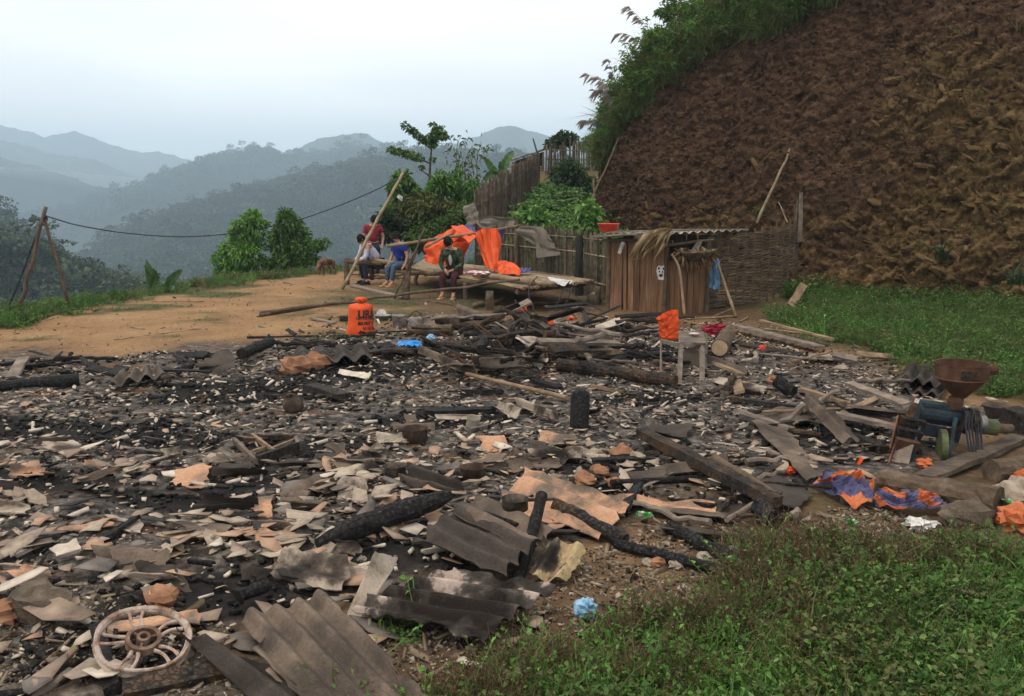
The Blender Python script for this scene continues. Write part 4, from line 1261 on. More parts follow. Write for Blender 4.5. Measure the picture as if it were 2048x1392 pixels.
# ------------------------------------------------------------------ leaning cable poles and cables
t = thing('cable_pole', 'two tall poles lashed together as an A frame at the left rim, holding a cable', 'pole', G(36, 628))
yl = wloc(t)[1]
MB().pole(A(34, 634, yl), A(92, 414, yl), .042, .034, 8, 8, .012).build('pole', M_poled, t, sm=True)
MB().pole(A(138, 606, yl + .2), A(86, 430, yl + .05), .034, .026, 8, 8, .012).build('pole', M_poled, t, sm=True)
MB().tube([A(86, 436, yl - .06), A(92, 432, yl - .06), A(94, 438, yl + .05)], .02, 6).build('lashing', M_cable, t)
cab = [A(92, 432, yl), A(150, 450, yl + 2.2), A(230, 464, yl + 4.4), A(310, 472, yl + 6.4), A(380, 474, yl + 8), A(450, 469, yl + 9.5), A(520, 458, 27.2), A(600, 440, 26.6), A(680, 411, 25.6), A(740, 386, 24.8), A(783, 364, 24.2), A(806, 352, 22.0)]
onep('power_cable', 'thin black cable sagging from the left poles past the twin trees', 'cable', MB().tube(spline(cab, 60), .014, 5), M_cable)
onep('guy_cable', 'black guy cable running down beside the left poles into the weeds', 'cable', MB().tube(spline([A(90, 428, yl), A(72, 470, yl), A(44, 550, yl), A(8, 634, yl)], 16), .016, 5), M_cable)

# ------------------------------------------------------------------ fences of the garden
def stakes(t, pts, z0, z1, mat, w=.03, jit=.06, lean=.02, step=None):
    """split bamboo stakes along a line; each stake its own part"""
    for p in pts:
        zb, zt = z0(p), z1(p)
        zt = zt + RNG.normal() * jit
        a = np.array([p[0], p[1], zb - .05]); b = np.array([p[0] + RNG.normal() * lean, p[1] + RNG.normal() * lean, zt])
        MB().bar(a, b, w * RNG.uniform(.7, 1.3), .012, (RNG.normal() * .3, -1, 0), 1, .003).build('stake', mat, t)


def along(P, step):
    P = np.asarray(P, float)
    d = np.concatenate([[0], np.cumsum(np.linalg.norm(np.diff(P, axis=0), axis=1))])
    s = np.arange(0, d[-1], step)
    return np.stack([np.interp(s, d, P[:, 0]), np.interp(s, d, P[:, 1])], 1)


FL = [(2.05, 18.6), (1.35, 20.2), (.45, 21.9), (-.45, 23.3)]
t = thing('bamboo_fence', 'low fence of split bamboo stakes between the drying platform and the garden', 'fence', (0.8, 21, 0))
ft = lambda p: float(np.interp(p[1], [18.6, 23.3], [1.36, 1.50]))
stakes(t, along(FL, .062), lambda p: float(gz(*p)), ft, M_bamboog, .036, .05)
for zz_ in (.35, .95, 1.22):
    MB().tube([(x, y - .03, zz_ + RNG.normal() * .02) for x, y in FL], .018, 6).build('rail', M_bamboo, t)
for (px, py, yy, r, mt) in [(1158, 470, 19.75, .085, M_dark), (1033, 437, 22.35, .06, M_poled)]:
    b = A(px, py, yy)
    MB().pole((b[0], b[1] - .12, -.1), b - (0, .12, 0), r, r * .9, 8, 5, .01, .1).build('post', mt, t)
t = thing('palisade', 'tall grey bamboo palisade climbing the left side of the garden', 'fence', (-.6, 27, 1))
PL = [(-1.0, 24.6), (-.55, 27.0), (.0, 30), (.62, 33.5), (1.1, 36.3)]
stakes(t, along(PL, .085), lambda p: float(gz(*p)) - .2, lambda p: float(np.interp(p[1], [24.6, 26.5, 30, 33, 36.3], [2.30, 2.55, 3.0, 3.42, 3.75])), M_bamboog, .07, .10, .04)
for f in (.45, .8):
    MB().tube([(x, y - .05, float(gz(x, y)) * (1 - f) + f * float(np.interp(y, [24.6, 36.3], [2.3, 3.75]))) for x, y in PL], .025, 6).build('rail', M_bamboog, t)
t = thing('palisade', 'weathered bamboo palisade across the top of the garden against the sky', 'fence', (3, 39.2, 3))
PL2 = [(1.45, 38.6), (2.6, 39.2), (4.6, 39.6), (5.2, 39.7)]
stakes(t, along(PL2, .075), lambda p: float(gz(*p)) - .2, lambda p: 4.38 + .12 * math.sin(p[0] * 3), M_bamboog, .065, .12, .04)
for zz_ in (3.7, 4.1): MB().tube([(x, y - .05, zz_) for x, y in PL2], .025, 6).build('rail', M_bamboog, t)
cloth('shade_net', [[A(1035, 452, 21.7), A(1033, 468, 21.7)], [A(1065, 452, 21.0), A(1070, 490, 20.95)], [A(1086, 454, 20.7), A(1074, 516, 20.8)], [A(1102, 480, 20.4), A(1122, 510, 20.1)]], [M_net], 'brown shade net hanging over the bamboo fence behind the platform', 'net', .04, 3, seed=2)
cloth('shade_net', [[A(928, 412, 24.5), A(932, 455, 24.2)], [A(948, 403, 24.4), A(950, 447, 24.0)], [A(955, 436, 23.9), A(955, 452, 23.7)], [A(985, 432, 23.5), A(985, 462, 23.3)], [A(1030, 438, 22.6), A(1030, 470, 22.6)]], [M_net], 'grey shade net draped over the corner where fence and palisade meet', 'net', .10, 4, seed=5)

# shack beyond the palisade
t = thing('bamboo_shack', 'open bamboo shack with a sloping dark roof just beyond the palisade', 'shack', (.4, 40.5, 2.6))
a, b, c, d = A(1000, 329, 40), A(1092, 297, 40), A(1100, 297, 42.5), A(1004, 325, 42.5)
m = MB()
for k_ in range(9):
    p, q = a + (b - a) * k_ / 9, a + (b - a) * (k_ + .97) / 9
    r, s = d + (c - d) * k_ / 9, d + (c - d) * (k_ + .97) / 9
    m.bar((p + q) / 2 - (0, .12 * RNG.uniform(0, 1), 0), (r + s) / 2, np.linalg.norm(q - p), .05, (-.3, 0, 1), 1, .02)
m.build('roof', M_bamboog, t)
m = MB(); m.add([A(1030, 322, 40.6), A(1088, 303, 40.6), A(1088, 352, 40.6), A(1030, 352, 40.6), A(1030, 322, 40.7), A(1088, 303, 40.7), A(1088, 352, 40.7), A(1030, 352, 40.7)], [(0, 1, 2, 3), (7, 6, 5, 4), (0, 4, 5, 1), (1, 5, 6, 2), (2, 6, 7, 3), (3, 7, 4, 0)])
m.build('wall', M_dark, t)
for k_, py in enumerate((328, 333, 339, 344)): MB().pole(A(1002 + k_, py, 39.9), A(1084, py + 6, 39.9), .035, .03, 6, 2).build('rail', M_bamboo, t)
for px in (1006, 1026, 1060, 1086): MB().pole(A(px, 372, 40), A(px, 331 - (px - 1006) * .33, 40), .05, .04, 6, 2).build('post', M_poled, t)
onep('leaning_stick', 'dark stick poking up in front of the shack roof', 'stick', MB().pole(A(1080, 325, 38.2), A(1066, 277, 38.2), .04, .03, 6, 3), M_greenb)
onep('leaning_bamboo', 'long dark green bamboo pole slanting across the garden to the cliff top', 'pole', MB().pole(A(1160, 450, 24.6), A(1238, 276, 26.6), .035, .024, 7, 10, .015), M_poled, True)
onep('garden_stake', 'thin upright stake standing in the garden near the cliff', 'stick', MB().pole(A(1190, 440, 24), A(1187, 356, 24), .028, .02, 6, 3), M_bamboo)
onep('cliff_pole', 'long thin bamboo pole leaning against the dark cliff face', 'pole', MB().pole(A(1514, 446, 20.2), A(1622, 200, 22.2), .035, .02, 7, 12, .012), M_bamboo, True)

# ------------------------------------------------------------------ hut
HL, HC, HR = np.array([1.86, 17.4]), np.array([3.10, 16.25]), np.array([3.64, 16.75])
t = thing('plank_hut', 'small low hut of upright brown planks with a flat corrugated roof', 'hut', (*((HL + HC) / 2), 0))
def zt(x): return float(np.interp(x, [1.86, 3.64], [1.36, 1.42]))
def plank_row(A0, B0, n, wz, top=None, skip=(), out=0.0, mat=M_plank):
    d = (B0 - A0) / n
    for k_ in range(n):
        if k_ in skip: continue
        c0 = A0 + d * (k_ + .5)
        nrm = np.array([-d[1], d[0]]); nrm /= -np.linalg.norm(nrm)
        if nrm[1] > 0: nrm = -nrm
        c0 = c0 + nrm * (out + RNG.uniform(0, .02))
        a = np.array([*c0, float(gz(*c0)) - .03]); b = np.array([*(c0 + RNG.normal(size=2) * .008), (top if top else zt(c0[0])) + RNG.uniform(-.02, 0)])
        MB().bar(a, b, np.linalg.norm(d) * RNG.uniform(.86, .96), .025, (*nrm, 0), 3, .003).build('plank', mat, t)
plank_row(HL, HL + (HC - HL) * .23, 2, 0)
plank_row(HL + (HC - HL) * .255, HL + (HC - HL) * .30, 1, 0, 1.30)
plank_row(HL + (HC - HL) * .32, HL + (HC - HL) * .80, 6, 0, 1.30, out=.02)
plank_row(HL + (HC - HL) * .80, HC, 3, 0, 1.02)
plank_row(HC, HR, 4, 0, 1.0)
HB, HBR = HL + np.array([.75, 1.25]), HR + np.array([.5, 1.1])
for a_, b_, n_ in ((HL, HB, 6), (HB, HBR, 8), (HR, HBR, 5)): plank_row(a_, b_, n_, 0, None, mat=M_plankg)
for p, zp in ((HL + (HC - HL) * .80, 1.44), (HR + .04, 1.42), (HL + (.03, -.03), 1.4)):
    MB().pole((*p - (0, .05), -.05), (*p - (0, .05), zp), .04, .038, 7, 4, .006).build('post', M_poled, t)
cr = HL + (HC - HL) * .80
MB().pole((cr[0] - .15, cr[1] - .1, 1.28), (HR[0] + .1, HR[1] - .2, 1.38), .03, .025, 6, 3, .01).build('rail', M_poled, t)
MB().pole((HL[0] - .1, HL[1] - .08, 1.33), (cr[0] + .1, cr[1] - .12, 1.36), .035, .03, 6, 3, .01).build('rail', M_poled, t)
def corrugated(P00, P10, P11, P01, waves, amp=.028, thick=.007, nu=None, nv=14, ragged=.02, bend=.015, seed=0, sag=0.0, hole=0.0):
    """a wavy sheet: u runs across the ridges, v along them; ragged broken ends; two skins and a rim"""
    nu = nu or max(8, int(waves * 10))
    u, v = np.meshgrid(np.linspace(0, 1, nu), np.linspace(0, 1, nv), indexing='ij')
    P00, P10, P11, P01 = [np.asarray(p, float) for p in (P00, P10, P11, P01)]
    lw = np.linalg.norm(P10 - P00); ll = np.linalg.norm(P01 - P00)
    r0 = ragged * fbm(np.linspace(0, 1, nu) * lw * 6, seed * 3.3, .5, 4) / max(ll, .2)
    r1 = ragged * fbm(np.linspace(0, 1, nu) * lw * 6, seed * 5.3 + 7, .5, 4) / max(ll, .2)
    s0 = ragged * fbm(np.linspace(0, 1, nv) * ll * 5, seed * 2.1 + 3, .5, 4) / max(lw, .2)
    s1 = ragged * fbm(np.linspace(0, 1, nv) * ll * 5, seed * 1.1 + 9, .5, 4) / max(lw, .2)
    vv = v * (1 + r1[:, None] - r0[:, None]) + r0[:, None]
    uu_ = u * (1 + s1[None] - s0[None]) + s0[None]
    Q = (P00 * (1 - uu_)[..., None] + P10 * uu_[..., None]) * (1 - vv)[..., None] + (P01 * (1 - uu_)[..., None] + P11 * uu_[..., None]) * vv[..., None]
    n = np.cross(P10 - P00, P01 - P00); n /= np.linalg.norm(n)
    if n[2] < 0: n = -n
    h = amp * np.cos(uu_ * waves * 2 * math.pi + seed) + bend * fbm(u * 1.5 + seed, v * 1.5, seed * .7, 3) - sag * 4 * v * (1 - v)
    Q = Q + n * h[..., None]
    B = Q - n * thick
    k = nu * nv
    F = []
    for i in range(nu - 1):
        for j in range(nv - 1):
            a = (i * nv + j, (i + 1) * nv + j, (i + 1) * nv + j + 1, i * nv + j + 1)
            F.append(a); F.append(tuple(x + k for x in a[::-1]))
    ring = [i * nv for i in range(nu)] + [(nu - 1) * nv + j for j in range(1, nv)] + [i * nv + nv - 1 for i in range(nu - 2, -1, -1)] + [j for j in range(nv - 2, 0, -1)]
    for q in range(len(ring)):
        a, b = ring[q], ring[(q + 1) % len(ring)]
        F.append((b, a, a + k, b + k))
    m = MB(); m.add(np.concatenate([Q.reshape(-1, 3), B.reshape(-1, 3)]), F)
    return m
e0, e1 = A(1335, 466, 16.0), A(1484, 460, 17.0)
corrugated(e0, e1, e1 + (.2, 1.9, -.10), e0 + (-.3, 2.2, -.11), 9, .022, ragged=.01).build('roof_sheet', M_cement, t)
e0, e1 = A(1190, 470, 17.15), A(1336, 464, 16.0)
corrugated(e0, e1, e1 + (.6, 1.9, -.08), e0 + (.6, 1.6, -.08), 9, .018, ragged=.01, seed=2).build('roof_sheet', M_cement, t)
MB().bar(A(1184, 473, 17.05), A(1278, 468, 16.3), .16, .03, (0, 0, 1), 2, .004).build('roof_board', M_plankg, t)
MB().bar(A(1224, 464, 16.9), A(1345, 461, 16.1), .12, .03, (0, 0, 1), 2, .004).build('roof_board', M_plankg, t)
MB().bar(A(1340, 460, 16.4), A(1494, 459, 17.2), .10, .025, (0, 0, 1), 2, .004).build('roof_board', M_plankg, t)

# things on and at the hut
m = MB(); bs = A(1218, 467, 16.95)
m.lathe([(.0, .012), (.15, .012), (.165, .02), (.20, .15), (.215, .155), (.215, .165), (.195, .163), (.185, .15), (.15, .035), (0, .03)], (0, 0, 0), 24)
tag(m.build('basin', M_red, sm=True, loc=(0, 0, 0)), 'red plastic basin standing on the hut roof', 'basin').location = tuple(bs + (0, .1, .02))
n = 150
b0, b1 = A(1338, 458, 16.15), A(1255, 505, 16.45)
f_ = RNG.uniform(0, 1, n)
st = b0 + (b1 - b0) * (f_ * .45)[:, None] + RNG.normal(size=(n, 3)) * (.06, .05, .02) + (0, -.15, .03)
me = leaves_mesh('straw_bundle', st - b0, (b1 - b0) / np.linalg.norm(b1 - b0) + RNG.normal(size=(n, 3)) * .16 + (0, 0, -.15), RNG.uniform(.22, .50, n), .04, M_straw, .25, six=True)
o = bpy.data.objects.new('straw_bundle', me); o.location = tuple(b0); link(o)
tag(o, 'bundle of dry palm straw hanging over the hut eave', 'straw')
# animal face print on a torn white paper
fpos = A(1325, 545, 16.52)
t2 = thing('paper_picture', 'torn white paper with a dark face print pinned to the hut planks', 'poster', fpos)
wx = np.array([1.24, -1.15, 0]); wx /= np.linalg.norm(wx); nz = np.array([-.68, -.73, 0])
def onwall(u, v, o=.0): return fpos + wx * u + np.array([0, 0, v]) + nz * (.05 + o)
out_ = [(-.09, .10), (-.05, .135), (.0, .12), (.06, .14), (.10, .10), (.095, .0), (.105, -.12), (.03, -.135), (-.06, -.13), (-.08, -.05), (-.10, .02)]
m = MB(); m.add([onwall(u, v) for u, v in out_] + [onwall(u, v, -.006) for u, v in out_], [tuple(range(11)), tuple(range(21, 10, -1))] + [(i, 11 + i, 11 + (i + 1) % 11, (i + 1) % 11) for i in range(11)])
m.build('paper', M_white, t2)
for pts in ([(-.075, .07), (-.045, .11), (-.02, .07), (-.05, .05)], [(.03, .08), (.06, .11), (.075, .06), (.045, .05)], [(-.05, .03), (-.02, .035), (-.015, .005), (-.045, .0)], [(.02, .035), (.05, .03), (.05, .0), (.02, .0)], [(-.03, -.03), (.03, -.02), (.045, -.06), (.0, -.085), (-.035, -.065)]):
    m = MB(); m.add([onwall(u, v, .004) for u, v in pts], [tuple(range(len(pts)))]); m.build('print', M_black, t2)
sp_ = A(1240, 495, 17.02)
onep('pale_slat', 'pale short slat nailed near the top of the left hut planks', 'slat', MB().bar(sp_ - (.02, .06, .11), sp_ + (.05, -.1, .11), .07, .012, (-.6, -.75, 0), 1, .004), M_white)
MBs = MB().tube(spline([A(1343, 508, 16.1), A(1358, 528, 16.05), A(1362, 560, 15.95), A(1369, 632, 15.8)], 14), np.linspace(.022, .028, 14), 7, rough=.08)
onep('crooked_stick', 'crooked forked stick propped against the hut front', 'stick', MBs, M_pole, True)
onep('prop_pole', 'straight pale pole propped up beside the hut against the wattle screen', 'pole', MB().pole(A(1472, 634, 15.9), A(1434, 524, 16.6), .03, .024, 7, 4, .004), M_pole, True)
# nest basket
t2 = thing('nest_basket', 'ragged straw nest basket hanging in the dark hut opening', 'basket', A(1388, 520, 16.2))
m = MB()
cb_ = A(1390, 508, 16.25)
m.lathe([(.02, -.15), (.16, -.12), (.30, -.02), (.36, .05), (.33, .05), (.14, -.07), (0, -.09)], cb_, 20, rotm(0, -.06, .5), .25)
m.build('bowl', M_bamboog, t2)
n = 420; an = RNG.uniform(0, 6.28, n)
rr = RNG.uniform(.12, .36, n)
pp = cb_ + np.stack([np.cos(an) * rr, np.sin(an) * rr * .7, -.13 + rr * .45], 1)
link(bpy.data.objects.new('straw', leaves_mesh('straw', pp - wloc(t2), RNG.normal(size=(n, 3)) + (0, 0, -.5), RNG.uniform(.08, .26, n), .06, M_straw, .2)), t2)
onep('slanted_board', 'short board slanting inside the dark hut opening', 'board', MB().bar(A(1382, 512, 16.3), A(1400, 482, 16.5), .10, .02, (-.3, -1, .3), 1, .003), M_plankg)
# blue plastic bag on the hut corner
Pb = [[A(1424, 522, 16.55), A(1418, 575, 16.5)], [A(1432, 516, 16.45), A(1430, 580, 16.4)], [A(1440, 522, 16.6), A(1442, 572, 16.55)]]
cloth('plastic_bag', Pb, [M_bagblue], 'thin blue plastic bag hanging on the hut corner', 'bag', .04, 4, seed=8)

# woven wattle screen
t = thing('wattle_screen', 'woven wattle screen of thin horizontal sticks between hut and cliff', 'screen', (4.8, 18.1, 0))
s0, s1 = np.array([3.66, 16.95]), np.array([6.2, 19.35])
ns = 12
def wat(s, z, off=0.0):
    p = s0 + (s1 - s0) * s
    bow = .10 * math.sin(s * 3.1)
    n2 = np.array([.69, -.73])
    p = p + n2 * (off + bow)
    return np.array([p[0], p[1], z])
def wbot(s): return np.interp(s, [0, .5, .8, 1], [0, .03, .22, .75])
def wtop(s): return np.interp(s, [0, .3, .7, 1], [1.38, 1.46, 1.55, 1.63])
for k_ in range(ns):
    s = (k_ + .5) / ns
    MB().pole(wat(s, wbot(s) - .15), wat(s + RNG.normal() * .006, wtop(s) + RNG.uniform(-.02, .14), 0), .016, .012, 6, 3, .004).build('stake', M_poled, t)
for s_, z_ in ((.93, .42), (.96, .5), (1.0, .35)): MB().pole(wat(s_, wtop(s_) - 1.1), wat(s_, wtop(s_) + z_), .018, .010, 6, 4, .008).build('stake', M_bamboog, t)
MB().bar(wat(.985, 1.2, .06), wat(.975, 2.25, .06), .12, .03, (.6, -.7, 0), 4, .012).build('post', M_plankg, t)
nr = 44
for r_ in range(nr):
    f = (r_ + .5) / nr
    st, en = 0.0, RNG.uniform(.96, 1.04)
    # rows end where the cliff foot rises in front of them
    ss = np.linspace(st, en, 37)
    zs = np.array([wbot(0) + .03 + (wtop(min(s, 1)) - .05) * f for s in ss])
    keep = zs > np.array([wbot(min(s, 1)) for s in ss]) - .03
    ss, zs = ss[keep], zs[keep]
    if len(ss) < 5: continue
    pts = [wat(s, z + RNG.normal() * .006 + .012 * math.sin(s * 9 + r_), .020 * math.cos(math.pi * (s * ns + r_))) for s, z in zip(ss, zs)]
    MB().tube(pts, RNG.uniform(.009, .014), 5, cap=False).build('withe', M_bamboog if r_ % 4 else M_poled, t)
onep('broken_plank', 'short broken pale plank leaning in the grass at the cliff foot', 'plank', MB().bar(A(1580, 612, 17.3), A(1608, 569, 17.6), .15, .05, (0, -1, .3), 4, .012), M_pole)
onep('cliff_stick', 'thin bent stick caught above the wattle screen', 'stick', MB().pole(A(1575, 444, 19.8), A(1557, 404, 20.2), .014, .01, 5, 4, .01), M_bamboo)

# ------------------------------------------------------------------ drying platform, poles and tarps
DZ = .48
FLp, FRp = np.array([-2.45, 21.4]), np.array([.22, 16.55])
BLp, BRp = np.array([-2.35, 24.2]), np.array([1.72, 18.0])
t = thing('bamboo_platform', 'long low drying platform decked with split bamboo slats', 'platform', (-.5, 20, 0))
nsl = 30
for k_ in range(nsl):
    f = (k_ + .5) / nsl
    a, b = FLp + (BLp - FLp) * f, FRp + (BRp - FRp) * f
    b = b + (b - a) / np.linalg.norm(b - a) * RNG.uniform(-.15, .12)
    P = [np.array([*(a + (b - a) * s), DZ + .02 * RNG.normal() * .4 - .015 * math.sin(s * 3)]) for s in np.linspace(0, 1, 6)]
    MB().tube(P, np.linspace(.030, .042, 6), 7, rough=.06, flat=.7).build('slat', M_bamboo if k_ % 3 else M_pole, t)
for f in (.08, .36, .66, .95):
    a, b = FLp + (FRp - FLp) * f, BLp + (BRp - BLp) * f
    MB().pole((*a, DZ - .09), (*b, DZ - .09), .05, .05, 8, 3, .008).build('beam', M_poled, t)
for (p, r) in ((FRp + (-.65, .5), .085), (BRp + (.02, -.1), .07), (FLp + (.1, .3), .05), (BLp, .05), (FLp * .45 + FRp * .55, .06), (BRp * .6 + BLp * .4, .06)):
    MB().pole((*p, -.1), (*p, DZ - .10), r, r * .92, 10, 4, .01, .06).build('post', M_log, t, sm=True)
FE = (FRp - FLp) / np.linalg.norm(FRp - FLp)
onep('bamboo_log', 'thick orange brown bamboo log lying along the platform front edge', 'log', MB().pole((*(FRp - FE * 2.2 + (.06, .0)), DZ + .09), (*(FRp + FE * -.15 + (.25, .1)), DZ + .09), .065, .055, 10, 6, .006), M_pole, True)
onep('long_pole', 'long thin pole running from the dirt yard up onto the platform edge', 'pole', MB().pole(G(520, 631) + (0, 0, .05), A(1040, 559, 16.9), .034, .022, 8, 14, .012), M_poled, True)
onep('ground_pole', 'bamboo pole lying on the dirt yard beneath the longer pole', 'pole', MB().pole(G(520, 634) + (0, 0, .03), G(748, 598) + (0, 0, .05), .035, .03, 8, 8, .008), M_poled, True)
onep('bamboo_stub', 'short pale bamboo piece lying loose on the platform corner', 'stick', MB().pole(A(1060, 566, 16.9), A(1094, 568, 16.9), .04, .04, 8, 2), M_bamboo, True)
onep('hat_cloth', 'crumpled white and pink cloth lying on the platform beside the seated person in camouflage', 'cloth', MB().blob(A(955, 546, 18.0), (.26, .16, .04), 3, 22, .6, 3.0), M_pinkw)
cloth('newspaper', [[A(1095, 553, 17.3), A(1100, 560, 16.9)], [A(1150, 562, 17.2), A(1128, 572, 16.8)]], [M_white], 'pale paper sheet lying near the right end of the platform', 'paper', .02, 3)
for lab, pts in (('black looped wire hanging off the platform in front', [(1075, 553), (1058, 570), (1056, 592), (1066, 612), (1070, 628)]), ('grey wire drooping from the platform towards the ashes', [(1140, 562), (1128, 575), (1118, 600), (1110, 622)]), ('pair of thin wires falling from the platform right end', [(1150, 565), (1138, 590), (1128, 618)]), ('slack wire running from platform right end to the ground beside the hut', [(1139, 580), (1160, 600), (1185, 612), (1205, 622)])):
    onep('loose_wire', lab, 'wire', MB().tube(spline([A(x, y, 16.4 - .2 * i) for i, (x, y) in enumerate(pts)], 14), .011, 5), M_cable)
onep('boulder', 'pale rounded boulder under the right end of the platform', 'stone', MB().blob(G(1190, 604) + (0, 0, .08), (.16, .13, .13), 5, 16, .2), M_stone, True)
for lab, a, b, r in (('blackened log lying under the platform near its post', G(950, 617), G(1020, 604), .06), ('dark branch lying flat under the middle of the platform', G(1030, 612), G(1150, 606), .04), ('bent twig lying in front of the seated man', G(855, 603), G(905, 612), .018)):
    onep('fallen_branch', lab, 'branch', MB().pole(a + (0, 0, r), b + (0, 0, r), r, r * .7, 7, 6, r * .5, .1), M_poled, True)
onep('grey_plank', 'long flat plank lying on the ground below the bench of the seated men', 'plank', MB().bar(G(704, 573) + (0, 0, .03), G(808, 598) + (0, 0, .03), .16, .035, (0, 0, 1), 5, .008), M_plankg)

# log bench of the seated men
t = thing('log_bench', 'rough log bench with a short post where the two young men sit', 'bench', G(700, 560))
yb_ = 22.0
MB().pole(A(688, 523, yb_), A(765, 527, yb_), .07, .06, 9, 6, .01, .08).build('rail', M_log, t, sm=True)
MB().pole(A(746, 519, yb_ + .1), A(818, 534, yb_ - .4), .06, .05, 9, 6, .008, .08).build('rail', M_pole, t, sm=True)
MB().pole(A(744, 524, yb_ + .5), A(822, 530, yb_ + .1), .06, .05, 9, 6, .008, .08).build('rail', M_log, t, sm=True)
MB().pole((A(692, 520, yb_)[0], yb_, -.1), A(692, 516, yb_), .075, .07, 9, 4, .01, .1).build('post', M_log, t, sm=True)
MB().pole((A(815, 530, 21.7)[0], 21.7, -.1), A(815, 535, 21.7), .055, .05, 9, 4, .01, .1).build('post', M_log, t, sm=True)
MB().pole(A(745, 560, yb_ + .5), A(745, 526, yb_ + .5), .055, .05, 9, 4, .01, .1).build('post', M_log, t, sm=True)
m = MB()
for k_ in range(9):
    x = RNG.uniform(712, 780); m.pole(G(x - 22, 556 + RNG.uniform(-5, 8)) + (0, 0, .06 + .03 * k_ % .15), G(x + 34, 557 + RNG.uniform(-5, 8)) + (0, 0, .05 + .03 * k_ % .17), .03, .025, 6, 3, .02)
onep('firewood_bundle', 'heap of dark firewood sticks under the log bench', 'firewood', m, M_poled)

onep('leaning_bamboo', 'thick bamboo pole leaning up across the standing man in red', 'pole', MB().pole(A(684, 578, 20.6), A(808, 340, 21.4), .042, .030, 9, 12, .012), M_bamboo, True)
cloth('rag', [[A(797, 388, 21.4), A(793, 394, 21.4)], [A(806, 394, 21.4), A(804, 403, 21.4)]], [M_white], 'small pinkish rag caught on a bush behind the leaning bamboo', 'rag', .03, 3, nu=8, nv=8)
t = thing('trestle', 'crossed thin sticks with a stout post carrying the long rail at the platform left end', 'trestle', G(812, 598))
yt = 18.9
MB().pole(A(789, 597, yt), A(850, 456, yt - .1), .026, .02, 7, 8, .01).build('stick', M_poled, t, sm=True)
MB().pole(A(806, 594, yt + .1), A(840, 470, yt - .12), .026, .02, 7, 8, .012).build('stick', M_poled, t, sm=True)
MB().pole(A(813, 602, yt), A(815, 543, yt), .075, .065, 9, 5, .008, .08).build('post', M_log, t, sm=True)
MB().pole(A(804, 547, yt), A(884, 547, yt + .3), .05, .05, 8, 4, .008).build('crossbar', M_log, t, sm=True)
RA = [A(775, 492, 18.6), A(830, 485, 18.9), A(880, 476, 19.4), A(950, 468, 20.2), A(1000, 458, 20.9), A(1040, 451, 21.5)]
onep('rail_pole', 'long horizontal pole carrying the orange tarpaulins above the platform', 'pole', MB().tube(spline(RA, 22), np.linspace(.035, .028, 22), 8, rough=.05), M_pole, True)
onep('rail_pole', 'shorter forked pole resting slantwise in front of the heaped orange tarpaulin', 'pole', MB().pole(A(852, 494, 18.3), A(906, 466, 19.5), .028, .022, 7, 6, .008), M_pole, True)

# orange tarps
yt0 = 20.6
cloth('tarpaulin', [[A(858, 488, yt0), A(847, 500, yt0 - .1), A(846, 522, yt0 - .15)], [A(885, 462, yt0 + .1), A(868, 488, yt0 - .3), A(862, 527, yt0 - .4)], [A(912, 450, yt0 + .2), A(892, 478, yt0 - .4), A(885, 530, yt0 - .5)], [A(935, 456, yt0 + .2), A(915, 482, yt0 - .3), A(905, 535, yt0 - .4)], [A(952, 472, yt0 + .1), A(938, 490, yt0 - .1), A(930, 528, yt0 - .2)]],
      [M_orange], 'orange tarpaulin heaped over the rail behind the seated person in camouflage', 'tarpaulin', .10, 2.2, fv=2.0, seed=3, nu=44, nv=34, sharp=True)
cloth('tarpaulin', [[A(902, 452, 20.2), A(925, 452, 20.6)], [A(915, 468, 19.9), A(946, 466, 20.3)], [A(938, 488, 19.6), A(952, 476, 19.9)]], [M_orange], 'stiff orange tarpaulin corner thrown forward over the rail', 'tarpaulin', .04, 1.6, seed=6, sharp=True)
cloth('tarpaulin', [[A(955, 463, 20.0), A(960, 500, 19.9), A(970, 534, 19.7)], [A(966, 456, 20.2), A(972, 498, 19.9), A(984, 538, 19.5)], [A(982, 455, 20.4), A(988, 498, 20.1), A(996, 542, 19.6)], [A(1000, 458, 20.7), A(1004, 490, 20.6), A(998, 540, 20.0)]],
      [M_orange], 'orange tarpaulin hanging straight down from the rail in folds', 'tarpaulin', .09, 4.0, fv=.8, seed=9, nu=44, nv=30, sharp=True)
cloth('tarpaulin', [[A(994, 522, 19.7), A(998, 545, 18.9)], [A(1012, 519, 19.8), A(1014, 545, 18.9)], [A(1030, 526, 19.6), A(1030, 546, 18.8)], [A(1044, 538, 19.2), A(1040, 546, 18.8)]], [M_orange], 'crumpled orange tarpaulin end lying on the platform deck', 'tarpaulin', .06, 2.4, seed=4, nu=34, nv=24, sharp=True)
cloth('tarpaulin', [[A(1040, 536, 19.3), A(1040, 545, 18.9)], [A(1064, 535, 19.4), A(1058, 543, 19.0)]], [M_blue], 'blue underside of tarpaulin folded on the deck next to the crumpled end', 'tarpaulin', .03, 3)
cloth('tarpaulin', [[A(926, 452, 20.8), A(944, 470, 20.4)], [A(934, 446, 21.2), A(952, 462, 20.7)]], [M_blue], 'narrow dull blue tarpaulin strip over the rail left of the hanging orange one', 'tarpaulin', .03, 3)
cloth('tarpaulin', [[A(996, 459, 20.8), A(1004, 486, 20.8)], [A(1010, 456, 21.0), A(1006, 474, 21.0)]], [M_blue], 'dark blue tarpaulin flap hanging right of the hanging orange one', 'tarpaulin', .03, 3)
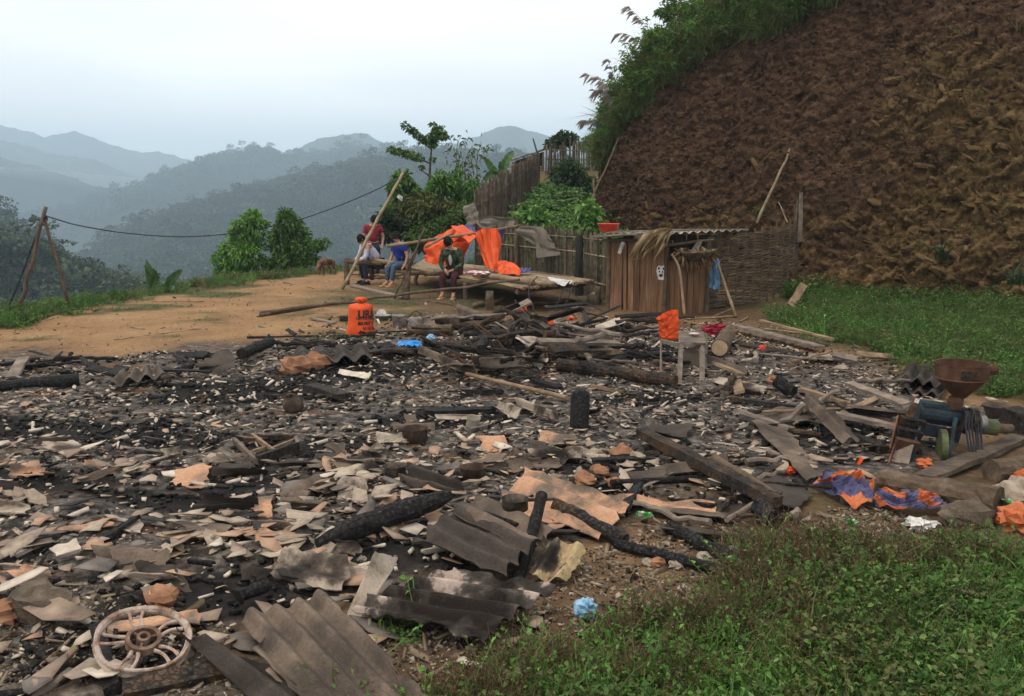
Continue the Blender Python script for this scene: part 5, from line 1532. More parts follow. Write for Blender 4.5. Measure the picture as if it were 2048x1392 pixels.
# ------------------------------------------------------------------ burnt plot: materials
def sheet_mat(name, stops, scale=2.2, seed=0.0, soft=0.6):
    """scorched fibre cement: broad stains with soft borders, fine grain and pits"""
    m, N, L, b, out = nodes(name)
    v = mapped(N, L, 'World', (1, 1, 1), (0, 0, 0), (seed, seed * 1.7, 0))
    n1 = noise_tex(N, L, v, scale, 7, soft, 0.3)
    c = ramp_out(N, L, n1.outputs['Fac'], stops)
    n2 = noise_tex(N, L, v, 55, 5, 0.75)
    g = ramp_out(N, L, n2.outputs['Fac'], [(0.3, (0.6, 0.6, 0.6)), (0.65, (1.12, 1.12, 1.12))])
    L.new(mixc(N, L, 0.8, c, g, 'MULTIPLY'), b.inputs['Base Color'])
    b.inputs['Roughness'].default_value = 0.85
    b.inputs['Specular IOR Level'].default_value = 0.12
    bumped(N, L, b, n2.outputs['Fac'], 0.4, 0.006)
    return m


S_DARK, S_GREY, S_BRN = (0.020, 0.0155, 0.013), (0.085, 0.066, 0.053), (0.16, 0.118, 0.088)
S_BEI, S_PALE, S_ORA, S_YEL = (0.33, 0.265, 0.205), (0.50, 0.42, 0.35), (0.46, 0.255, 0.155), (0.42, 0.31, 0.17)
MS = {'dark': sheet_mat('sooty_sheet', [(0.34, S_DARK), (0.52, (0.060, 0.049, 0.042)), (0.66, S_GREY), (0.78, S_BRN)]),
      'grey': sheet_mat('grey_sheet', [(0.30, (0.045, 0.037, 0.032)), (0.45, S_GREY), (0.60, S_BRN), (0.75, (0.22, 0.18, 0.145))], 2.6, 4.2),
      'beige': sheet_mat('beige_sheet', [(0.34, S_DARK), (0.44, S_GREY), (0.52, S_BEI), (0.72, S_PALE)], 2.6, 9.9),
      'orange': sheet_mat('salmon_sheet', [(0.32, S_GREY), (0.46, S_BRN), (0.56, S_ORA), (0.72, (0.52, 0.33, 0.22))], 2.0, 3.1),
      'patch': sheet_mat('sooty_sheet_with_pale_patches', [(0.42, S_DARK), (0.50, (0.05, 0.041, 0.035)), (0.545, (0.09, 0.075, 0.065)), (0.58, (0.40, 0.31, 0.26)), (0.75, S_PALE)], 3.0, 6.6),
      'yellow': sheet_mat('yellow_sheet', [(0.36, S_DARK), (0.45, S_GREY), (0.50, S_YEL), (0.62, S_YEL), (0.74, S_BRN)], 3.4, 1.9)}


def char_mat(name, lo=(0.006, 0.0055, 0.0055), hi=(0.028, 0.025, 0.0235), brown=None, bs=26):
    m, N, L, b, out = nodes(name)
    v = mapped(N, L, 'World')
    n1 = noise_tex(N, L, v, 3.2, 6, 0.65)
    n2 = noise_tex(N, L, v, 38, 5, 0.7)
    vo = N.new('ShaderNodeTexVoronoi'); vo.feature = 'DISTANCE_TO_EDGE'
    vo.inputs['Scale'].default_value = bs
    L.new(mixc(N, L, 0.08, v, n2.outputs['Color'], 'ADD'), vo.inputs['Vector'])
    c = ramp_out(N, L, n2.outputs['Fac'], [(0.35, lo), (0.6, hi), (0.74, (0.10, 0.095, 0.09))])
    if brown: c = mixc(N, L, ramp_out(N, L, n1.outputs['Fac'], [(0.46, (0, 0, 0)), (0.58, (1, 1, 1))]), c, brown)
    L.new(c, b.inputs['Base Color'])
    b.inputs['Roughness'].default_value = 0.7
    b.inputs['Specular IOR Level'].default_value = 0.18
    ed = ramp_out(N, L, vo.outputs['Distance'], [(0.0, (0, 0, 0)), (0.12, (1, 1, 1))])
    bumped(N, L, b, mixc(N, L, 0.35, ed, n2.outputs['Color']), 0.9, 0.02)
    return m


M_char = char_mat('charred_wood')
M_charb = char_mat('half_burnt_wood', hi=(0.05, 0.042, 0.036), brown=(0.085, 0.052, 0.032))
M_rust = mk('rusty_iron', [(0.3, (0.035, 0.02, 0.014)), (0.5, (0.12, 0.06, 0.035)), (0.72, (0.24, 0.12, 0.065))], 9, 0.8, 0.4, 60, 0.004, metal=0.2)
M_potr = mk('sooty_pot_iron', [(0.3, (0.018, 0.012, 0.009)), (0.5, (0.055, 0.036, 0.026)), (0.72, (0.13, 0.085, 0.06))], 9, 0.75, 0.3, 60, 0.004)
M_burntm = mk('burnt_metal', [(0.3, (0.014, 0.012, 0.011)), (0.5, (0.05, 0.04, 0.034)), (0.72, (0.16, 0.12, 0.095))], 12, 0.6, 0.4, 70, 0.004, metal=0.5)
M_alu = mk('sooty_aluminium', [(0.3, (0.06, 0.055, 0.052)), (0.55, (0.26, 0.24, 0.22)), (0.75, (0.42, 0.40, 0.37))], 7, 0.5, 0.2, 60, 0.003, metal=0.4)
M_ashrim = mk('ashen_alloy', [(0.32, (0.07, 0.045, 0.035)), (0.44, (0.25, 0.16, 0.115)), (0.55, (0.42, 0.34, 0.29)), (0.68, (0.33, 0.16, 0.09))], 9, 0.9, 0.6, 45, 0.006)
M_hubr = mk('rusty_hub', [(0.3, (0.04, 0.025, 0.018)), (0.5, (0.14, 0.085, 0.06)), (0.7, (0.30, 0.21, 0.16))], 12, 0.85, 0.4, 60, 0.004)
M_brick = mk('burnt_clay', [(0.3, (0.15, 0.07, 0.04)), (0.55, (0.29, 0.145, 0.08)), (0.75, (0.40, 0.24, 0.15))], 6, 0.9, 0.6, 30, 0.015)
M_soilst = mk('earthy_stone', [(0.3, (0.05, 0.038, 0.028)), (0.5, (0.11, 0.085, 0.062)), (0.75, (0.20, 0.155, 0.115))], 7, 0.95, 0.8, 24, 0.03)
M_dorange = mk('dusty_orange_tarp', [(0.3, (0.30, 0.075, 0.028)), (0.5, (0.46, 0.12, 0.045)), (0.75, (0.52, 0.22, 0.11))], 5, 0.7, 0.35, 20, 0.02)
M_dblue = mk('dusty_blue_tarp', [(0.3, (0.035, 0.034, 0.075)), (0.55, (0.075, 0.072, 0.14)), (0.75, (0.15, 0.14, 0.19))], 6, 0.7, 0.35, 20, 0.02)
M_sacking = mk('dirty_sacking', [(0.3, (0.16, 0.12, 0.085)), (0.5, (0.30, 0.24, 0.18)), (0.75, (0.42, 0.36, 0.29))], 6, 0.9, 0.5, 50, 0.01)
M_ash = mk('pale_ash', [(0.3, (0.12, 0.11, 0.105)), (0.55, (0.30, 0.285, 0.27)), (0.75, (0.48, 0.46, 0.44))], 10, 0.95, 0.5, 60, 0.01)

# labels that say where a loose piece lies: beside which landmark, on which side
MARKS = [('the cast wheel', 290, 1320), ('the largest grey sheet', 640, 1300), ('the sooty sheet with pale patches', 900, 1215), ('the spindle shaped beam', 765, 1085), ('the small sooty beige sheet', 620, 1150), ('the flat boulder', 78, 1226),
         ('the orange brick piece', 326, 1206), ('the tall charred post', 1040, 1160), ('the broad salmon sheet', 1130, 1010), ('the small black pot', 791, 957), ('the brassy pot', 946, 960), ('the deep brown pot', 830, 884), ('the clay mug', 944, 860),
         ('the broken stool', 535, 915), ('the half buried ribbed sheet', 446, 1010), ('the curved grey strip', 602, 980), ('the salmon strip', 560, 1048), ('the plate shaped fragment', 130, 1098), ('the left salmon strip', 172, 1045), ('the rusty kettle', 590, 822),
         ('the dark board', 656, 798), ('the tan pole', 1030, 788), ('the black cylinder', 1158, 858), ('the dark oval sheet', 1338, 862), ('the slanting beam', 1417, 964), ('the brown stones', 1258, 922), ('the sloping grey slab', 1578, 895), ('the corrugated strip', 1658, 835),
         ('the big ragged slab', 1550, 980), ('the rice mill', 1860, 930), ('the small table', 1380, 770), ('the log round', 1442, 712), ('the plank stack', 1550, 685), ('the long dark log', 1235, 760), ('the burnt motorbike', 1040, 755), ('the gutter shaped strip', 896, 725),
         ('the blue plastic bag', 822, 695), ('the orange sack', 723, 672), ('the charred chunk', 512, 720), ('the left wavy sheet', 278, 755), ('the left charred log', 60, 780), ('the long black wavy sheet', 660, 712), ('the small grey bowl', 724, 1042), ('the saucepan', 1030, 1085),
         ('the yellow curled sheet', 1110, 1120), ('the thick charred log', 1410, 1105), ('the thin charred log', 1340, 1128), ('the brick lump', 1168, 968), ('the black flat beam', 918, 832), ('the pale flat board', 708, 748)]
MARKP = np.array([G(px, py)[:2] for _, px, py in MARKS])
USED = set()


def placed(what, loc):
    '''what + where: the nearest landmark that gives a label nobody has yet'''
    d = MARKP - np.asarray(loc)[:2]
    r = np.hypot(d[:, 0], d[:, 1])
    first = None
    for i in np.argsort(r)[:8]:
        dx, dy = -d[i]
        side = ('right of' if dx > 0 else 'left of') if abs(dx) > abs(dy) else ('behind' if dy > 0 else 'in front of')
        near = 'close ' if r[i] < .45 else ''
        lab = '%s %s%s %s' % (what, near, side, MARKS[i][0])
        first = first or lab
        if lab not in USED:
            USED.add(lab)
            return lab
    return first


# ------------------------------------------------------------------ shards of burnt roofing
shard_m = [mk('shard_pale', [(0.3, (0.33, 0.275, 0.22)), (0.6, (0.56, 0.475, 0.39))], 9, 0.9, 0.3, 60, 0.004),
           mk('shard_beige', [(0.3, (0.15, 0.118, 0.092)), (0.5, (0.33, 0.262, 0.20)), (0.7, (0.46, 0.375, 0.29))], 5, 0.9, 0.3, 60, 0.004),
           mk('shard_tan', [(0.3, (0.12, 0.09, 0.07)), (0.5, (0.25, 0.185, 0.138)), (0.7, (0.36, 0.27, 0.20))], 5, 0.9, 0.3, 60, 0.004),
           mk('shard_clay', [(0.3, (0.14, 0.092, 0.066)), (0.5, (0.34, 0.212, 0.142)), (0.7, (0.45, 0.31, 0.22))], 4, 0.9, 0.3, 60, 0.004),
           mk('shard_grey', [(0.3, (0.06, 0.051, 0.045)), (0.5, (0.14, 0.118, 0.102)), (0.7, (0.23, 0.195, 0.166))], 5, 0.85, 0.3, 60, 0.004),
           mk('shard_black', [(0.3, (0.010, 0.009, 0.009)), (0.6, (0.035, 0.031, 0.029))], 7, 0.6, 0.3, 60, 0.004)]
shard_n = ['pale', 'beige', 'tan', 'salmon', 'grey', 'sooty']


def shard_geom():
    n = RNG.integers(4, 8)
    an = np.sort((np.arange(n) + RNG.uniform(-.42, .42, n)) * 2 * math.pi / n)
    r = RNG.uniform(.26, .62, n)
    p = np.stack([np.cos(an) * r * RNG.uniform(.9, 1.9), np.sin(an) * r * RNG.uniform(.5, .95)], 1)
    p = np.vstack([p.mean(0) * .5, p])
    cx = RNG.choice([0.0, .25, .5, -.35]) + RNG.uniform(-.1, .1)
    z = -cx * p[:, 1] ** 2 + RNG.uniform(-.03, .03, len(p)) + .06
    T = np.column_stack([p, z]); Bm = np.column_stack([p, z - .028])
    V = np.vstack([T, Bm]); k = n + 1
    F = []
    for i in range(n):
        a, b = 1 + i, 1 + (i + 1) % n
        F += [(0, a, b), (k, k + b, k + a), (a, k + a, k + b), (a, k + b, b)]
    return V, np.array(F)


SH = [shard_geom() for _ in range(26)]
AREA = [tuple(G(-60, 1392)[:2]), tuple(G(-60, 800)[:2])] + [tuple(q) for q in BURN[2:]]
Nsh = 15500
q = np.concatenate([in_poly(BURN, 36000, .5, .8), in_poly(BURN, 6500, 1.3, .8, -.9)])
dist = q[:, 1]
thin = fbm(q[:, 0] * .75, q[:, 1] * .75, 6.1, 4)                   # bare sooty patches between the heaps
q = q[(thin > -.22) | (RNG.random(len(q)) < .22)]
q = q[RNG.random(len(q)) > .72 * soot_at(q[:, 0], q[:, 1])]
q = q[~((q[:, 1] < 5.0 + .5 * fbm(q[:, 0], q[:, 1], .4, 3)) & (RNG.random(len(q)) < .7))]
dist = q[:, 1]
Nsh = len(q)
big = RNG.random(Nsh) ** 4.0
size = np.interp(dist, [4, 6.5, 9, 13], [.078, .062, .043, .040]) * (.28 + 2.0 * big)
tone = fbm(q[:, 0] * .5, q[:, 1] * .5, 2.7, 3)
left = smooth(1.5, -3, q[:, 0]) * smooth(9.5, 7, q[:, 1])
pr = np.stack([.07 + 0 * left, .33 + .0 * left, .24 + .03 * left, .05 + .08 * left, .20 - .06 * left, .07 - .0 * left], 1)
pr[:, 3] += .10 * (tone > .2); pr[:, 5] += .20 * (tone < -.25)
pr /= pr.sum(1)[:, None]
smi = (pr.cumsum(1) > RNG.random(Nsh)[:, None]).argmax(1)
sv = RNG.integers(0, len(SH), Nsh)
yaw = RNG.uniform(0, 6.28, Nsh)
tx, ty = RNG.normal(size=Nsh) * .17, RNG.normal(size=Nsh) * .17
zs_ = gz(q[:, 0], q[:, 1]) + RNG.uniform(0, .035, Nsh) + size * .10
show = size / dist * ((np.abs(q[:, 0]) < .6 * q[:, 1]) & (q[:, 1] > 3.6))
top300 = np.argsort(-show)[:300]
one = np.zeros(Nsh, bool); one[top300] = True
for k_ in top300: size[k_] *= 1.45
smesh = {}
for k_ in top300:
    key = (sv[k_], smi[k_])
    if key not in smesh: smesh[key] = new_mesh('shard', SH[sv[k_]][0], SH[sv[k_]][1], [shard_m[smi[k_]]])
    o = bpy.data.objects.new('shard', smesh[key])
    o.location = (q[k_, 0], q[k_, 1], zs_[k_] + .01)
    o.rotation_euler = (tx[k_], ty[k_], yaw[k_])
    o.scale = (size[k_] * 1.0,) * 3
    link(o)
    tag(o, placed('%s %s shard of burnt roofing' % ('wide' if size[k_] > .2 else 'small', shard_n[smi[k_]]), q[k_]), 'shard', shard_n[smi[k_]] + ' shards of burnt roofing')
Vs, Fs, Ms, n0 = [], [], [], 0
for k_ in np.where(~one)[0]:
    V, F = SH[sv[k_]]
    R = rotm(tx[k_], ty[k_], yaw[k_])
    Vs.append((V * size[k_]) @ R.T + (q[k_, 0], q[k_, 1], zs_[k_]))
    Fs.append(F + n0); n0 += len(V)
    Ms.append(np.full(len(F), smi[k_]))
o = link(bpy.data.objects.new('shard_litter', new_mesh('shard_litter', np.concatenate(Vs), np.concatenate(Fs), shard_m, np.concatenate(Ms))))
tag(o, 'countless small broken roofing shards covering the burnt plot', None, None, 'stuff')
# charcoal crumbs, ash flakes and splinters
Vs, Fs, Ms, n0 = [], [], [], 0
q = np.concatenate([in_poly(BURN, 9000, .5, .8), in_poly([(.5, 6), (2.5, 7.3), (4, 8.5), (5.5, 12), (3, 16.4), (-3, 16.2), (-4, 13.5), (0, 14), (3.4, 12), (3.6, 9)], 1300, .5)])
cube = np.array([[-1, -1, -1], [1, -1, -1], [1, 1, -1], [-1, 1, -1], [-1, -1, 1], [1, -1, 1], [1, 1, 1], [-1, 1, 1]], float) * .5
cf = np.array([[0, 2, 1], [0, 3, 2], [4, 5, 6], [4, 6, 7], [0, 1, 5], [0, 5, 4], [1, 2, 6], [1, 6, 5], [2, 3, 7], [2, 7, 6], [3, 0, 4], [3, 4, 7]])
qs_ = in_poly(BURN, 16000, .3, .8)
qs_ = qs_[RNG.random(len(qs_)) < soot_at(qs_[:, 0], qs_[:, 1])][:7000]
n9 = 9000
q = np.concatenate([q[:n9], qs_, q[n9:]]); n9 += len(qs_)
for k_ in range(len(q)):
    s = RNG.uniform(.012, .045)
    el = RNG.choice([1, 1.4, 4.5], p=[.45, .35, .2])
    V = cube * (s * el, s * .7, s * .5) + RNG.uniform(-.2, .2, (8, 3)) * s
    R = rotm(RNG.normal() * .3, RNG.normal() * .3, RNG.uniform(0, 6.28))
    Vs.append(V @ R.T + (q[k_, 0], q[k_, 1], float(0)))
    Fs.append(cf + n0); n0 += 8
    Ms.append(np.full(12, (RNG.choice([0, 0, 0, 1, 2, 3]) if k_ < 9000 else RNG.choice([0, 0, 0, 0, 0, 1, 2])) if k_ < n9 else RNG.choice([0, 1, 3, 3, 2])))
Vs = np.array(Vs)
Vs[..., 2] += (gz(q[:, 0], q[:, 1]) + .012)[:, None]
o = link(bpy.data.objects.new('charcoal_crumbs', new_mesh('charcoal_crumbs', Vs.reshape(-1, 3), np.concatenate(Fs), [M_char, M_charb, shard_m[0], M_plankg], np.concatenate(Ms))))
tag(o, 'charcoal crumbs, splinters and pale ash flakes strewn over the burnt plot', None, None, 'stuff')

# ------------------------------------------------------------------ corrugated roofing sheets
def sheet(label, c4, z4, waves, mat, amp=.024, ragged=.04, bend=.02, seed=0, nv=14, cat='roofing sheet', name='roofing_sheet', sag=0.0, group='burnt roofing sheets'):
    P = [G(px, py, dz) for (px, py), dz in zip(c4, z4)]
    m = corrugated(P[0], P[1], P[2], P[3], waves, amp, .007, max(10, int(waves * 10)), nv, ragged, bend, seed, sag)
    return tag(m.build(name, MS[mat] if isinstance(mat, str) else mat, sm=False), label, cat, group)


SHEETS = [
 ('largest dark grey corrugated sheet running out of the bottom edge beside the cast wheel', [(470, 1236), (640, 1182), (872, 1402), (640, 1452)], [.14, .16, .10, .07], 4.0, 'grey', .023, .05, .015, 1, 26),
 ('narrow dark corrugated strip lying between the cast wheel and the largest grey sheet', [(368, 1268), (452, 1284), (690, 1440), (566, 1448)], [.12, .10, .06, .06], 1.4, 'dark', .030, .04, .01, 2, 18),
 ('flat salmon strip of roofing right behind the cast wheel', [(202, 1244), (215, 1266), (396, 1250), (394, 1213)], [.05, .04, .05, .09], .6, 'orange', .012, .03, .01, 3, 12),
 ('small beige sheet with a sooty middle below the spindle shaped charred beam', [(538, 1150), (568, 1097), (697, 1122), (680, 1190)], [.06, .12, .12, .05], 1.3, 'beige', .022, .05, .015, 4, 14),
 ('sooty corrugated sheet with pale unburnt patches above the dry weeds', [(698, 1226), (852, 1140), (1106, 1176), (962, 1282)], [.08, .16, .15, .08], 4.0, 'patch', .028, .05, .02, 5, 26),
 ('tilted narrow beige piece standing on edge left of the pale patched sheet', [(702, 1226), (722, 1236), (792, 1122), (757, 1110)], [.03, .06, .18, .26], .8, 'beige', .02, .05, .01, 6, 12),
 ('dark ribbed sheet leaning under the saucepan', [(832, 1080), (914, 1010), (1068, 1084), (1000, 1150)], [.10, .22, .20, .12], 3.0, 'dark', .026, .05, .02, 7, 20),
 ('second dark ribbed sheet behind the saucepan sliding under the tall post', [(905, 1022), (960, 988), (1110, 1062), (1050, 1100)], [.20, .20, .15, .15], 2.0, 'grey', .024, .05, .02, 8, 16),
 ('yellowish curled sheet with two ribs right of the tall charred post', [(1053, 1150), (1128, 1158), (1172, 1084), (1096, 1076)], [.06, .06, .17, .20], 1.8, 'yellow', .03, .06, .03, 9, 16),
 ('broad salmon and grey sheet lying behind the tall charred post', [(998, 1002), (1058, 936), (1256, 1012), (1196, 1066)], [.08, .12, .12, .07], 2.2, 'orange', .030, .05, .02, 10, 22),
 ('curled dark sheet beside the small black pot', [(803, 962), (822, 930), (926, 964), (912, 990)], [.05, .13, .12, .04], 1.4, 'dark', .035, .05, .03, 11, 14),
 ('long sloping grey slab pointing at the blue and orange tarpaulin', [(1503, 846), (1557, 832), (1650, 946), (1612, 962)], [.10, .10, .06, .05], .6, 'grey', .02, .05, .02, 12, 16),
 ('grey brown corrugated strip on top of the plank heap near the mill', [(1597, 794), (1626, 790), (1718, 872), (1672, 880)], [.22, .24, .20, .18], 1.6, 'grey', .030, .04, .02, 13, 16),
 ('wide flat sooty slab with a ragged edge left of the blue and orange tarpaulin', [(1452, 958), (1546, 938), (1630, 990), (1588, 1018)], [.06, .06, .05, .05], .4, 'dark', .008, .06, .015, 14, 16),
 ('upper black wavy sheet stacked on the grass side left of the mill hopper', [(1796, 752), (1884, 770), (1905, 738), (1818, 724)], [.14, .13, .10, .12], 3.6, 'dark', .032, .02, .02, 15, 12),
 ('lower black wavy sheet stacked on the grass side left of the mill hopper', [(1800, 778), (1888, 792), (1905, 752), (1818, 740)], [.05, .05, .02, .02], 3.4, 'dark', .032, .02, .02, 16, 12),
 ('bent grey sheet propped up behind the burnt motorbike', [(914, 606), (908, 645), (1022, 665), (1010, 640)], [.36, .10, .10, .28], 1.2, 'grey', .04, .04, .03, 17, 16),
 ('beige corrugated strip in front of the tan pole', [(1036, 797), (1027, 810), (1105, 840), (1122, 830)], [.10, .05, .05, .09], 1.0, 'beige', .03, .03, .02, 18, 12),
 ('beige torn fragment left of the beige strip in front of the tan pole', [(978, 812), (1000, 806), (1042, 822), (1020, 840)], [.05, .08, .08, .04], .9, 'beige', .03, .05, .02, 19, 12),
 ('pale smooth panel lying under the burnt motorbike frame', [(1030, 676), (1046, 665), (1078, 672), (1062, 694)], [.16, .20, .20, .14], .3, shard_m[0], .01, .02, .02, 20, 10),
 ('second pale panel lower down beneath the burnt motorbike', [(1050, 716), (1060, 704), (1096, 716), (1080, 738)], [.05, .10, .12, .06], .3, shard_m[0], .01, .03, .02, 21, 10),
 ('long grey gutter shaped strip left of the burnt motorbike', [(832, 702), (842, 692), (960, 742), (950, 756)], [.06, .12, .10, .05], .6, 'grey', .03, .02, .01, 22, 16),
 ('dark ribbed sheet half buried in shards left of the middle', [(376, 1026), (402, 992), (516, 1000), (508, 1014)], [.03, .10, .10, .03], 1.2, 'dark', .035, .03, .02, 23, 16),
 ('smooth curved grey strip right of the half buried ribbed sheet', [(552, 992), (574, 1003), (650, 966), (630, 952)], [.05, .04, .05, .08], .6, 'grey', .03, .02, .01, 24, 14),
 ('wavy grey sheet with its corrugated end showing at the left heap', [(222, 768), (332, 752), (320, 732), (246, 742)], [.10, .10, .08, .08], 3.2, 'grey', .04, .03, .03, 25, 12),
 ('large curled black sheet in the left heap under a charred chunk', [(384, 722), (400, 748), (476, 738), (462, 704)], [.20, .03, .10, .26], 1.0, 'dark', .06, .05, .03, 26, 16),
 ('long black sheet with upturned wavy rim left of the orange sack', [(585, 722), (748, 716), (738, 690), (575, 698)], [.10, .12, .06, .04], 4.2, 'dark', .045, .03, .02, 27, 12),
 ('pale grey flat board among ashes in front of the long black sheet', [(674, 745), (680, 738), (742, 748), (734, 757)], [.06, .08, .06, .05], .3, shard_m[0], .008, .03, .01, 28, 10),
 ('salmon strip of roofing in the shards at the left margin', [(110, 1052), (118, 1066), (232, 1052), (226, 1032)], [.03, .02, .03, .06], .5, 'orange', .015, .05, .01, 29, 14),
 ('salmon ribbed strip above the half buried beige sheet', [(500, 1040), (506, 1052), (616, 1056), (606, 1042)], [.05, .03, .03, .06], .6, 'orange', .02, .04, .01, 30, 14),
 ('dark oval sheet lying flat right of the black cylinder', [(1285, 862), (1300, 846), (1390, 850), (1378, 876)], [.05, .06, .06, .04], .4, 'dark', .01, .06, .02, 31, 14),
 ('grey sheet strip crossed by the long slanting charred beam', [(1300, 938), (1306, 952), (1460, 935), (1452, 912)], [.05, .04, .05, .08], .7, 'grey', .02, .03, .01, 32, 16),
 ('long salmon and grey strip above the green packet in the rubble', [(1222, 990), (1218, 1006), (1430, 1028), (1425, 1004)], [.06, .05, .04, .07], .8, 'orange', .02, .04, .01, 33, 18),
 ('long dark strip with a pale end reaching towards the weeds', [(1322, 1044), (1326, 1060), (1590, 1096), (1598, 1076)], [.06, .05, .03, .05], .6, 'dark', .018, .03, .01, 34, 20),
 ('flat grey strip just above the long dark strip reaching the weeds', [(1300, 1006), (1296, 1020), (1450, 1040), (1470, 1022)], [.07, .06, .05, .06], .5, 'grey', .015, .03, .01, 35, 16),
 ('pale beige sheet broken in steps right of the small table', [(1430, 762), (1442, 752), (1534, 774), (1524, 786)], [.06, .08, .06, .05], .5, 'beige', .02, .05, .01, 36, 12),
 ('flat beige sheet lying in front of the plank stack on the right', [(1612, 718), (1620, 704), (1684, 712), (1682, 724)], [.05, .07, .06, .04], .5, 'beige', .015, .03, .01, 37, 10),
 ('grey tilted piece standing up between the orange scraps and the table', [(1145, 672), (1160, 676), (1180, 622), (1170, 618)], [.04, .04, .30, .34], .4, 'grey', .012, .04, .01, 38, 10),
 ('pale folded sheet in front of the hut near the orange bag', [(1190, 652), (1200, 664), (1252, 648), (1240, 636)], [.06, .05, .10, .14], .8, shard_m[0], .04, .03, .02, 39, 10),
 ('grey sheet with torn edge lying beneath the slanting plank near the mill', [(1520, 822), (1600, 812), (1650, 842), (1560, 852)], [.08, .10, .08, .06], 1.2, 'grey', .02, .05, .02, 40, 14),
 ('brownish strip leaning on the rubble below the small table', [(1400, 718), (1408, 708), (1500, 738), (1494, 748)], [.10, .14, .08, .06], .5, 'grey', .012, .03, .01, 41, 12),
 ('sooty sheet fragment below the boulder heap', [(1215, 962), (1222, 948), (1330, 938), (1330, 956)], [.04, .06, .07, .04], .5, 'dark', .012, .04, .01, 42, 12),
 ('pale grey flat fragment above the long slanting charred beam', [(1282, 888), (1290, 872), (1362, 882), (1350, 896)], [.03, .04, .04, .03], .3, 'beige', .01, .04, .01, 43, 10),
 ('tan curved shell of roofing left of the small black pot', [(705, 948), (720, 958), (772, 940), (750, 926)], [.03, .02, .05, .10], .8, 'beige', .04, .05, .02, 44, 12),
 ('pale plate shaped fragment lying on salmon shards at the left', [(94, 1102), (104, 1112), (166, 1094), (150, 1080)], [.06, .05, .07, .09], .5, shard_m[0], .02, .05, .01, 45, 10),
 ('smoky curved strip across the shards below the broken stool', [(436, 1066), (440, 1078), (560, 1052), (552, 1044)], [.03, .03, .04, .06], .6, 'orange', .02, .04, .01, 46, 12),
]
for s_ in SHEETS:
    sheet(*s_[:8], seed=s_[8], nv=s_[9])

# gravel, chips and straw bits on the trampled earth between ash and weeds
EARTHP = [tuple(G(px, py)[:2]) for px, py in ((640, 1400), (840, 1240), (1010, 1190), (1180, 1110), (1300, 1060), (1500, 1050), (1640, 1000), (1760, 1020), (2060, 1030), (2060, 1110), (1640, 1110), (1500, 1180), (1240, 1300), (1000, 1360), (880, 1440))]
q = np.concatenate([in_poly(EARTHP, 5200, .25), in_poly([tuple(G(px, py)[:2]) for px, py in ((-60, 1180), (200, 1180), (420, 1230), (480, 1392), (-60, 1400))], 1500, .2), in_poly([tuple(G(px, py)[:2]) for px, py in ((1380, 640), (1560, 640), (1720, 700), (1900, 790), (2060, 820), (2060, 900), (1800, 760), (1600, 712))], 1200, .3), in_poly([(-9, 12.2), (-8.4, 17), (-6.5, 23), (-3, 25.5), (-1, 20), (1.5, 16.5), (-2, 15), (-5, 12.6)], 1600, .3)])
Vs, Fs, Ms, n0 = [], [], [], 0
for k_ in range(len(q)):
    ty_ = RNG.choice(4, p=[.5, .25, .15, .10])
    s = RNG.lognormal(-4.6, .55)
    el = (1, 1.6, 1.3, 7)[ty_]
    V = cube * (s * el, s * .8, s * (.7, .25, .6, .35)[ty_]) + RNG.uniform(-.25, .25, (8, 3)) * s
    Vs.append(V @ rotm(RNG.normal() * .3, RNG.normal() * .3, RNG.uniform(0, 6.28)).T + (q[k_, 0], q[k_, 1], 0))
    Fs.append(cf + n0); n0 += 8
    Ms.append(np.full(12, (RNG.choice([0, 0, 5]), RNG.choice([1, 2, 1]), 3, 4)[ty_]))
Vs = np.array(Vs)
Vs[..., 2] += (gz(q[:, 0], q[:, 1]) + .004)[:, None]
o = link(bpy.data.objects.new('gravel', new_mesh('gravel', Vs.reshape(-1, 3), np.concatenate(Fs), [M_soilst, shard_m[1], shard_m[2], M_stone, M_bamboo, M_char], np.concatenate(Ms))))
tag(o, 'gravel, roofing chips and straw bits trampled into the bare earth beside the weeds', None, None, 'stuff')

# ------------------------------------------------------------------ charred beams, logs, planks
def beam(label, a, b, w, t=None, za=0.0, zb=0.0, mat=None, kind='round', taper=1.0, spindle=False, cat='beam', name='charred_beam', n=22, group=None, rough=.10):
    A_, B_ = G(*a), G(*b)
    mat = mat or M_char
    L_ = np.linalg.norm(B_ - A_)
    m = MB()
    if kind == 'round':
        n = max(6, min(n, int(L_ / .05)))
        s = np.linspace(0, 1, n)
        r = w / 2 * (1 + (taper - 1) * s)
        if spindle: r = r * (np.sin(np.clip(s * .9 + .05, 0, 1) * math.pi) ** .45)
        P = A_ + (B_ - A_) * s[:, None] + np.stack([0 * s, 0 * s, w / 2 * .9 + za + (zb - za) * s], 1)
        P = P + .25 * w * np.stack([fbm(s * 3, 1.1 + w * 30, .5, 3), fbm(s * 3, 4.1 + w * 30, .5, 3), 0 * s], 1)
        r = r * (1 + .14 * fbm(s * 7, a[0] * .01, .3, 3))
        m.tube(P, r, 11, rough=rough)
    else:
        t = t or w * .4
        up = (RNG.normal() * .12, RNG.normal() * .12, 1)
        m.bar(A_ + (0, 0, t / 2 + za), B_ + (0, 0, t / 2 + zb), w, t, up, max(3, int(L_ / .12)), min(.006, t * .2), w * taper)
    return tag(m.build(name, mat, sm=(kind == 'round' and False)), label, cat, group)


